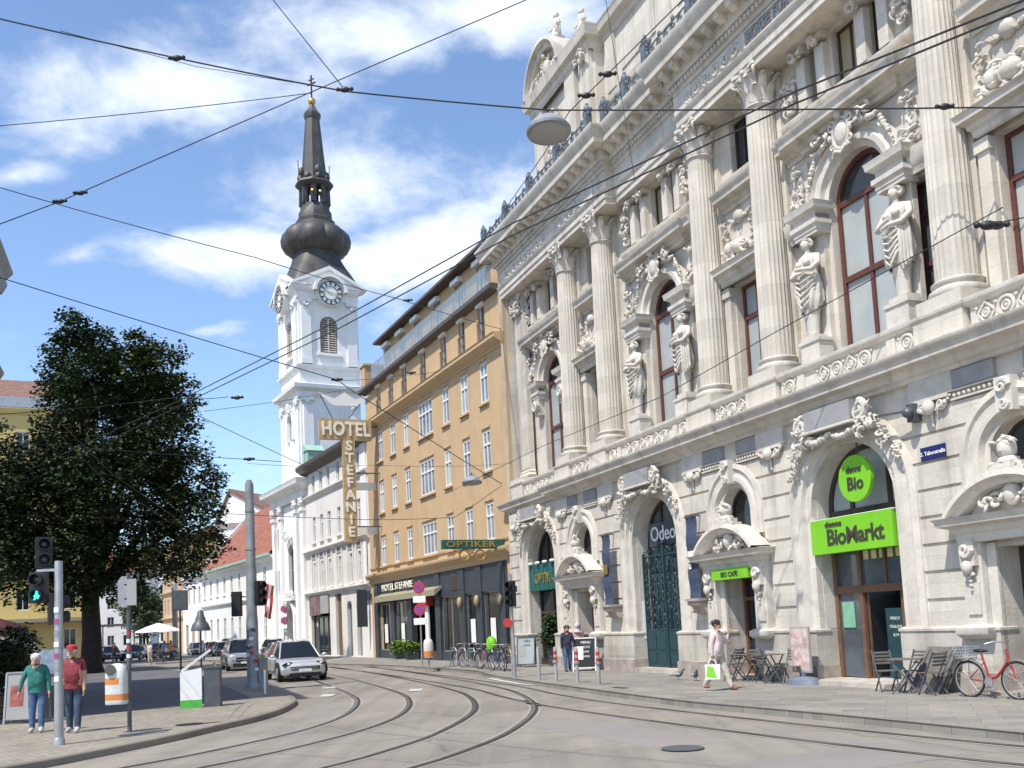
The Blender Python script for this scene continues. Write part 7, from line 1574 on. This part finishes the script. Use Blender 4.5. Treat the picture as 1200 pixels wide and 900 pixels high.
def person(label, p, rz, h, top, bottom, shoes, hair, skin='skin', legs=((.25, .1), (-.25, .25)), arms=((-.2, .15, .12), (.2, .2, .12)), sleeve='short', lean=0.04, turn=0.0, nod=0.0, belly=0.0, hairstyle='short', cap=None, group=None, wide=1.0):
    t = thing('person', label, 'person', p, rz, group); k = h / 1.75; J = {}; E_ = []; rad = {}
    def j(n, v, r): J[n] = Vector(v); rad[n] = r
    j('pel', (0, 0, .96), .150); j('sp', (0, -.5 * lean - belly * .4, 1.14), .138 + belly); j('ch', (0, -lean, 1.33), .148); j('nk', (0, -lean * 1.3, 1.485), .058); 
    hd = Vector((0, -lean * 1.5 - .02 - .1 * nod, 1.575 - .02 * nod)); j('hd', hd, .08); j('ht', hd + Vector((0, .005 - .05 * nod, .085)), .094)
    E_ += [('pel', 'sp', 'top'), ('sp', 'ch', 'top'), ('ch', 'nk', 'skin'), ('nk', 'hd', 'skin'), ('hd', 'ht', 'skin')]
    for s, n, (a, b) in ((-1, 'R', legs[0]), (1, 'L', legs[1])):
        hp = Vector((s * .095, 0, .90)); kn = hp + Vector((s * .01, -math.sin(a) * .43, -math.cos(a) * .43)); a2 = a - b; an = kn + Vector((0, -math.sin(a2) * .42, -math.cos(a2) * .42)); ft = an + Vector((s * .02, -.16 * math.cos(a2 * .5), -.035 + .16 * math.sin(-a2) * .5))
        j('hp' + n, hp, .098); j('kn' + n, kn, .068); j('an' + n, an, .050); j('ft' + n, ft, .038)
        E_ += [('pel', 'hp' + n, 'bot'), ('hp' + n, 'kn' + n, 'bot'), ('kn' + n, 'an' + n, 'bot'), ('an' + n, 'ft' + n, 'shoe')]
    hands = []
    for s, n, (a, b, c) in ((-1, 'R', arms[0]), (1, 'L', arms[1])):
        sh = Vector((s * .185, -lean, 1.405)); d = Vector((s * math.sin(c), -math.sin(a) * math.cos(c), -math.cos(a) * math.cos(c))); el = sh + d * .29
        a2 = a + b; d2 = Vector((s * math.sin(c * .5), -math.sin(a2) * math.cos(c * .5), -math.cos(a2) * math.cos(c * .5))).normalized(); wr = el + d2 * .25
        j('sh' + n, sh, .072); j('el' + n, el, .046); j('wr' + n, wr, .031); j('ha' + n, wr + d2 * .06, .036)
        E_ += [('ch', 'sh' + n, 'top'), ('sh' + n, 'el' + n, 'top'), ('el' + n, 'wr' + n, 'top' if sleeve == 'long' else 'skin'), ('wr' + n, 'ha' + n, 'skin')]; hands.append((wr, d2, s))
    for n in rad: rad[n] *= 1.2 if n in ('pel', 'sp', 'ch') else 1.26 * wide if n[:2] in ('hp', 'kn', 'an') else 1.18 if n[:2] in ('sh', 'el') else 1.1
    me = bpy.data.meshes.new('body'); names = list(J); ix = {n: i for i, n in enumerate(names)}
    me.from_pydata([J[n] for n in names], [(ix[a], ix[b]) for a, b, _ in E_], []); ob = bpy.data.objects.new('body', me); COL.objects.link(ob)
    ob.modifiers.new('skin', 'SKIN'); sv = me.skin_vertices[0].data
    for n in names: sv[ix[n]].radius = (rad[n], rad[n]); sv[ix[n]].use_root = (n == 'pel')
    ob.modifiers.new('sub', 'SUBSURF').levels = 2
    dg = bpy.context.evaluated_depsgraph_get(); dg.update(); nm = bpy.data.meshes.new_from_object(ob.evaluated_get(dg)); bpy.data.objects.remove(ob)
    vs = [v.co.copy() for v in nm.vertices]; fs = [list(f.vertices) for f in nm.polygons]; bpy.data.meshes.remove(nm)
    MI = {'skin': 0, 'top': 1, 'bot': 2, 'shoe': 3}; mi = []
    for f in fs:
        c = sum((vs[i] for i in f), Vector()) / len(f); best = None
        for a, b, m in E_:
            A, B = J[a], J[b]; q = max(0, min(1, (c - A).dot(B - A) / (B - A).length_squared)); dd = (c - A - (B - A) * q).length - .6 * (rad[a] + (rad[b] - rad[a]) * q)
            if m == 'top' and a[:2] == 'sh' and sleeve == 'short' and q > .62: m = 'skin'
            if a == 'ch' and b == 'nk' and q < .62: m = 'top'
            if a == 'el' and False: pass
            if best is None or dd < best[0]: best = (dd, m, a)
        m = best[1]
        if m in ('bot',) and c.z > .92 and best[2] == 'pel': m = 'top' if c.z > .90 else 'bot'
        mi.append(MI[m])
    g = MB(); g.v = [tuple(v) for v in vs]; g.f = fs; g.m = mi
    ax = Vector((0, 0, 1))
    for wr, d, s in hands:                                    # palm, four fingers of different lengths and a thumb
        sd_ = Vector((0, 1, 0)); sd_ = (sd_ - d * sd_.dot(d)).normalized(); nr = d.cross(sd_) * s
        pc = wr + d * .085; 
        for q, (o, ln) in enumerate(((.030, .070), (.010, .080), (-.010, .074), (-.029, .058))):
            b0 = pc + sd_ * -o + d * .01; g.tube([b0 - d * .03, b0, b0 + d * ln * .5 - nr * .006, b0 + d * ln * .85 - nr * .026], [.011, .0105, .0095, .007], 6, 0)
        g.tube([wr + d * .03 - sd_ * .02, wr + d * .06 - sd_ * .045, wr + d * .095 - sd_ * .052], [.013, .011, .008], 6, 0)
    hc = J['ht'] - Vector((0, 0, .02)); rot = Matrix.Rotation(turn, 3, 'Z')
    def hp_(v): return hc + rot @ Vector(v)
    g.tube([hp_((0, -.085, .015)), hp_((0, -.118, -.02)), hp_((0, -.095, -.03))], [.012, .017, .012], 6, 0)
    for s in (-1, 1): g.ball(hp_((s * .092, 0, -.015)), .028, (.45, .8, 1.2), 0)
    g.ball(hp_((0, -.06, -.075)), .05, (1, .8, .8), 0, True)
    for s in (-1, 1): g.ball(hp_((s * .036, -.088, .012)), .011, (1.2, .7, .8), 4)
    g.tube([hp_((-.025, -.099, -.055)), hp_((0, -.106, -.056)), hp_((.025, -.099, -.055))], .006, 5, 5)
    for i in range(len(g.v)): g.v[i] = tuple(Vector(g.v[i]) * k)
    zmin = min(v[2] for v in g.v); g.v = [(x, y, z - zmin) for x, y, z in g.v]
    g.build('body', [skin, top, bottom, shoes, 'black', 'sign_pink'], t, 60)
    def hm(mb): mb.v = [(x * k, y * k, z * k - zmin) for x, y, z in mb.v]; return mb
    g = MB(); st = 0
    if hairstyle == 'scarf':
        g.ball(hc + Vector((0, .015, .01)), .122, (1, 1.05, 1.15), hi=True); g.v = [v for v in g.v]; g.tube([hc + Vector((0, .03, -.05)), hc + Vector((0, .02, -.16)), hc + Vector((0, .0, -.26))], [.11, .13, .17], 12)
    elif hairstyle:
        g.ball(hc + rot @ Vector((0, .02, .02)), .117 if hairstyle == 'long' else .111, (.96, 1.0, 1.0), hi=True)
        V, F = [], []
        for f in F:
            c = sum((V[i] for i in f), Vector()) / 3
            if c.z > .35 - .5 * max(0, c.y) and not (c.y < -.45 and c.z < .62) or (c.y > .1 and c.z > (-.55 if hairstyle == 'short' else -1)):
                g.add([hc + rot @ Vector((V[i].x * .103, V[i].y * .112 + .008, V[i].z * .112 + .012)) for i in f], [(0, 1, 2)])
        if hairstyle == 'long': g.ball(hc + rot @ Vector((0, .05, -.09)), .1, (1, .7, 1.4), hi=True)
        for q in range(10): a = q * .63; g.ball(hc + rot @ Vector((.085 * math.cos(a), .03 + .08 * math.sin(a), .055 + .02 * math.sin(q * 2.3))), .05 if hairstyle == 'long' else .038)
    hm(g).build('headscarf' if hairstyle == 'scarf' else 'hair', hair, t, 60)
    if cap:
        g = MB(); g.lathe([(.108, .03), (.115, .055), (.108, .1), (.06, .13), (.01, .135)], 20, hc); g.add([hp_((-.09, -.07, .045)), hp_((0, -.17, .03)), hp_((.09, -.07, .045)), hp_((0, -.19, .02)), hp_((-.06, -.15, .03)), hp_((.06, -.15, .03))], [(0, 4, 1), (0, 1, 2), (1, 5, 2), (4, 3, 1), (1, 3, 5)]); hm(g).build('cap', cap, t, 40)
    g = MB()
    # garment hem and collar
    g.lathe([(.178 + belly * .5, -.06), (.172 + belly * .6, .05)], 20, (0, -belly * .15, .93), fy=.92); hm(g).build('shirt_hem', top, t, 60)
    return t, k, zmin, J
FC = lambda dx, dy: math.atan2(dx, -dy)
mk('glove', (.5, .29, .2), .5)
person('grey haired woman in a teal top and blue jeans walking on the left corner', gnd(44, 858, .13), FC(.25, -1), 1.72, 'teal_top', 'jeans', 'shoe_pale', 'hair_white', legs=((.05, .0), (.22, .12)), arms=((.05, .12, .42), (.1, .2, .22)), sleeve='long', lean=.06, nod=.55, belly=.02)
person('man in a red cap, maroon shirt and dark jeans walking beside the grey pole', gnd(87, 858, .13), FC(.1, -1), 1.86, 'maroon', 'jeans_dark', 'shoe_pale', 'hair_white', legs=((-.06, .05), (.2, .1)), arms=((.15, .2, .14), (.08, .12, .12)), sleeve='short', belly=.045, cap='cap_red', nod=.25)
mp_ = gnd(842, 809, .13)
t, k, zm, J = person('man in pale pink shirt and beige trousers walking with one hand raised to his face', mp_, FC(.80, -.62), 1.75, 'pink_shirt', 'beige', 'sandal', 'hair_dark', 'skin_dark', legs=((-.25, .28), (.40, .06)), wide=1.18, arms=((-.12, .1, .1), (.35, 2.45, .3)), sleeve='long', belly=.03)
wr = J['haR'] * k; q = Matrix.Rotation(FC(.80, -.62), 3, 'Z') @ wr
t = thing('shopping_bag', 'white and lime green carrier bag in the walking man hand', 'bag', (mp_.x + q.x, mp_.y + q.y, mp_.z + q.z - zm - .50), FC(.80, -.62) + PI / 2 + .3)
g = MB(); g.add([(-.17, -.05, 0), (.17, -.05, 0), (.17, .05, 0), (-.17, .05, 0), (-.19, -.03, .36), (.19, -.03, .36), (.19, .03, .36), (-.19, .03, .36)], [(0, 3, 2, 1), (0, 1, 5, 4), (1, 2, 6, 5), (2, 3, 7, 6), (3, 0, 4, 7)]); g.build('bag_body', 'white', t)
g = MB(); g.add([(-.1, -.054, .03), (.16, -.054, .06), (.12, -.04, .33), (-.02, -.042, .3)], [(0, 1, 2, 3)]); g.add([(-.1, .054, .03), (.16, .054, .06), (.12, .04, .33), (-.02, .042, .3)], [(0, 1, 2, 3)]); g.build('green_print', 'lime', t)
for s in (-1, 1): g = MB(); g.tube([(-.1, s * .03, .36), (-.06, s * .02, .46), (0, 0, .5), (.06, s * .02, .46), (.1, s * .03, .36)], .012, 5); g.build('handle', 'white', t)
person('woman in a dark cardigan over a pale top with blue jeans walking by the crossing', gnd(666, 787, .13), FC(.25, -1), 1.68, 'navy', 'jeans', 'shoe_dark', 'hair_brown', legs=((.1, .05), (-.08, .12)), arms=((.0, .12, .14), (.1, .35, .14)), sleeve='long', hairstyle='long', group=None)
t2 = kids(bpy.data.objects[[o.name for o in bpy.data.objects if o.get('category') == 'person'][-1]])
person('woman in a pale headscarf and long rose tunic behind the dark cardigan woman', gnd(679, 783, .13), FC(-.1, -1), 1.72, 'rose', 'rose', 'shoe_dark', 'scarf', legs=((.06, .02), (-.06, .06)), arms=((.1, .25, .14), (.0, .15, .12)), sleeve='long', hairstyle='scarf')
person('person in white top with a blue bag standing outside the white wing', gnd(431, 769, .13), FC(.5, -1), 1.75, 'white', 'navy', 'shoe_dark', 'hair_brown')
t = thing('shoulder_bag', 'blue bag carried by the person outside the white wing', 'bag', gnd(434, 769, .13) + Vector((.15, -.1, .75)), .3); g = MB(); g.box(-.2, .2, -.1, .1, 0, .42); g.build('bag_body', 'sky_blue', t); g = MB(); g.tube([(-.15, 0, .42), (-.08, 0, .75), (.0, 0, .8), (.15, 0, .42)], .02, 5); g.build('strap', 'sky_blue', t)
person('person in black standing by the far blue cars', gnd(134, 778, .13), FC(.2, -1), 1.75, 'dark_cloth', 'dark_cloth', 'shoe_dark', 'hair_dark', legs=((.05, 0), (-.05, 0)), sleeve='long')
person('person in light blue walking beside the far parked cars', gnd(242, 776, .0) + Vector((-.3, 0, 0)), FC(.4, -1), 1.75, 'sky_blue', 'jeans', 'shoe_dark', 'hair_brown')
FP = [(176, 777, 'pink_shirt', 'beige', 'person in pale pink standing under the far white parasol'), (193, 776, 'sky_blue', 'navy', 'person in blue beside the far white parasol'), (201, 775, 'orange', 'jeans_dark', 'person in orange right of the far white parasol')]
for x, y, a, b, lab in FP: person(lab, gnd(x, y, .13), FC(random.uniform(-1, 1), -1), 1.72, a, b, 'shoe_dark', 'hair_brown', legs=((.05, 0), (-.1, .1)))
p = gnd(181, 779, .13); t = dup(tb0, p, .4, 'small cafe table under the far white parasol'); dup(ch0, gnd(190, 779, .13), 1.0, 'folding chair under the far white parasol')
# ================================================================== overhead wires and hanging lamps
def wire(lab, pts, r=.02, sag=.0, ins=(), name='overhead_wire', grp='overhead wires across the street'):
    r *= .68
    P = [Vector(q) for q in pts]; o = []
    for a, b in zip(P, P[1:]):
        n = 10
        for i in range(n): t = i / n; o.append(a.lerp(b, t) - Vector((0, 0, sag * 4 * t * (1 - t))))
    o.append(P[-1]); c = P[0]
    t = thing(name, lab, 'wire', c, 0, grp); g = MB(); g.tube([q - c for q in o], r, 5); g.build('cable', 'wire', t, 60)
    for q in ins:
        q = Vector(q) - c; g = MB(); g.ball(q, .07, (1.8, 1, 1), hi=True); g.ball(q + Vector((.16, 0, .01)), .05, hi=True); g.ball(q - Vector((.16, 0, -.01)), .05, hi=True); g.build('insulator', 'wire', t, 60)
W = wire
W('thick span wire sagging across the whole sky, left of the spire cross to the palace', [at(-60, 8, 22), at(207, 68, 22), at(405, 107, 22), at(643, 129, 22), at(1140, 126, 19.5), at(1215, 124, 18.9)], .028, .02, (at(207, 68, 22), at(1107, 125, 19.6)))
W('thin span wire rising to the upper right above the church spire', [at(-20, 270, 26), at(68, 237, 26), at(355, 112, 26), at(630, -6, 26)], .022, 0, (at(70, 236, 26), at(94, 226, 26)))
W('thin wire from the top edge down to the crossing left of the lamp', [at(312, -10, 22), at(404, 105, 22)], .018, 0, (at(404, 105, 22),))
W('thin nearly level wire left of the spire top', [at(-20, 149, 24), at(365, 109, 24)], .016, .05)
W('faint wire just above the thick span wire on the left', [at(70, 36, 23), at(230, 78, 23), at(390, 104, 23)], .012)
W('long wire falling from the left edge past the clock tower to the ochre hotel', [at(-20, 214, 30), at(300, 302, 34), at(466, 350, 40), at(612, 392, 47)], .022, .05, (at(478, 352, 40.4),))
W('long wire falling from the left edge across the tower to the smaller street lamp', [at(-20, 319, 30), at(395, 445, 34), at(440, 475, 36), at(588, 567, 40)], .024, .03, (at(395, 445, 34),))
def tw2(a, b, Ya, Yb): return [at(*a, Ya), at(*b, Yb)]
W('upper of the two thick contact wires crossing in front of the palace', [at(1230, -12, 5.6), at(930, 108, 7.4), at(600, 262, 10.3), at(395, 376, 13), at(215, 467, 17), at(100, 520, 22), at(-40, 585, 30)], .012, 0)
W('lower of the two thick contact wires crossing in front of the palace', [at(1230, -2, 5.6), at(930, 122, 7.4), at(600, 276, 10.3), at(395, 386, 13), at(222, 470, 17), at(120, 520, 22), at(-20, 592, 30)], .012, 0)
W('left of two contact wires running down before the dark tree', [at(60, 500, 20), at(120, 560, 24), at(198, 612, 32)], .014)
W('right of two contact wires running down before the dark tree', [at(72, 497, 20), at(132, 556, 24), at(205, 606, 32)], .014)
W('bright wire sloping gently across the upper tree', [at(-10, 486, 28), at(205, 466, 30), at(268, 465, 31)], .016, .05, (at(278, 466, 31),))
W('bright wire running level across the middle of the tree', [at(-10, 517, 30), at(190, 532, 33), at(330, 541, 36)], .018, 0, (at(292, 538, 35),))
W('thin wire dropping from the tree towards the hotel sign', [at(232, 487, 32), at(325, 531, 36), at(380, 556, 40)], .018)
W('thin wire crossing in front of the tower foot', [at(240, 482, 34), at(330, 470, 36), at(425, 453, 40)], .014)
W('thin wire between the hotel sign and the ochre front', [at(395, 446, 34), at(470, 440, 40), at(525, 433, 48)], .016, .05, (at(482, 437, 42),))
W('wire running along the palace front at first floor height', [at(530, 575, 40), at(640, 521, 31), at(775, 465, 24), at(900, 394, 19.5), at(1175, 243, 14.5)], .014, 0, (at(1168, 264, 14.6),))
W('level wire at the second floor of the ochre hotel', [at(290, 543, 40), at(440, 545, 42), at(600, 543, 44.5)], .012, .1)
W('wire holding the second street lamp on the left side', [at(250, 601, 38), at(437, 609, 40), at(533, 606, 40), at(588, 569, 40)], .018, .03)
W('thin wire dropping from the top edge to the palace capital', [at(708, -12, 26), at(744, 212, 26.5)], .014)
W('chain and wire rising from the hanging lamp to the top edge', [at(563, 286, 36), at(637, 181, 26), at(667, 131, 22.2), at(712, 87, 20.5), at(812, -12, 17.5)], .018, 0, (at(687, 112, 21.4), at(712, 87, 20.5)))
W('short pale feeder wire with clamp at the right edge', [at(1150, 265, 13.6), at(1215, 252, 12.6)], .014, 0, (at(1158, 264, 13.5),))
W('faint level wire low across the tree', [at(-10, 600, 32), at(120, 606, 34), at(300, 612, 40)], .012, .1)
def lamp(lab, p, r):
    t = thing('hanging_lamp', lab, 'street lamp', p); g = MB(); g.lathe([(r * .25, r * .62), (r * .5, r * .55), (r * .75, r * .35), (r, .0), (r * .98, -r * .12), (r * .86, -r * .14)], 28); g.build('shade', 'concrete_pole', t, 40); t.rotation_euler = (-.10, 0, 0)
    g = MB(); g.lathe([(r * .86, -r * .12), (r * .6, -r * .2), (r * .1, -r * .24)], 24); g.build('glass_cover', 'plaster_grey', t, 50); g = MB(); g.tube([(0, 0, r * .6), (0, 0, r * .95)], .03, 6); g.box(-.12, .12, -.06, .06, r * .6, r * .72); g.build('hanger', 'steel_dark', t)
lamp('big grey disc lamp hanging over the street before the palace', at(643, 153, 22) , .53)
lamp('smaller grey disc lamp hanging before the ochre hotel', at(553, 565, 40), .42)
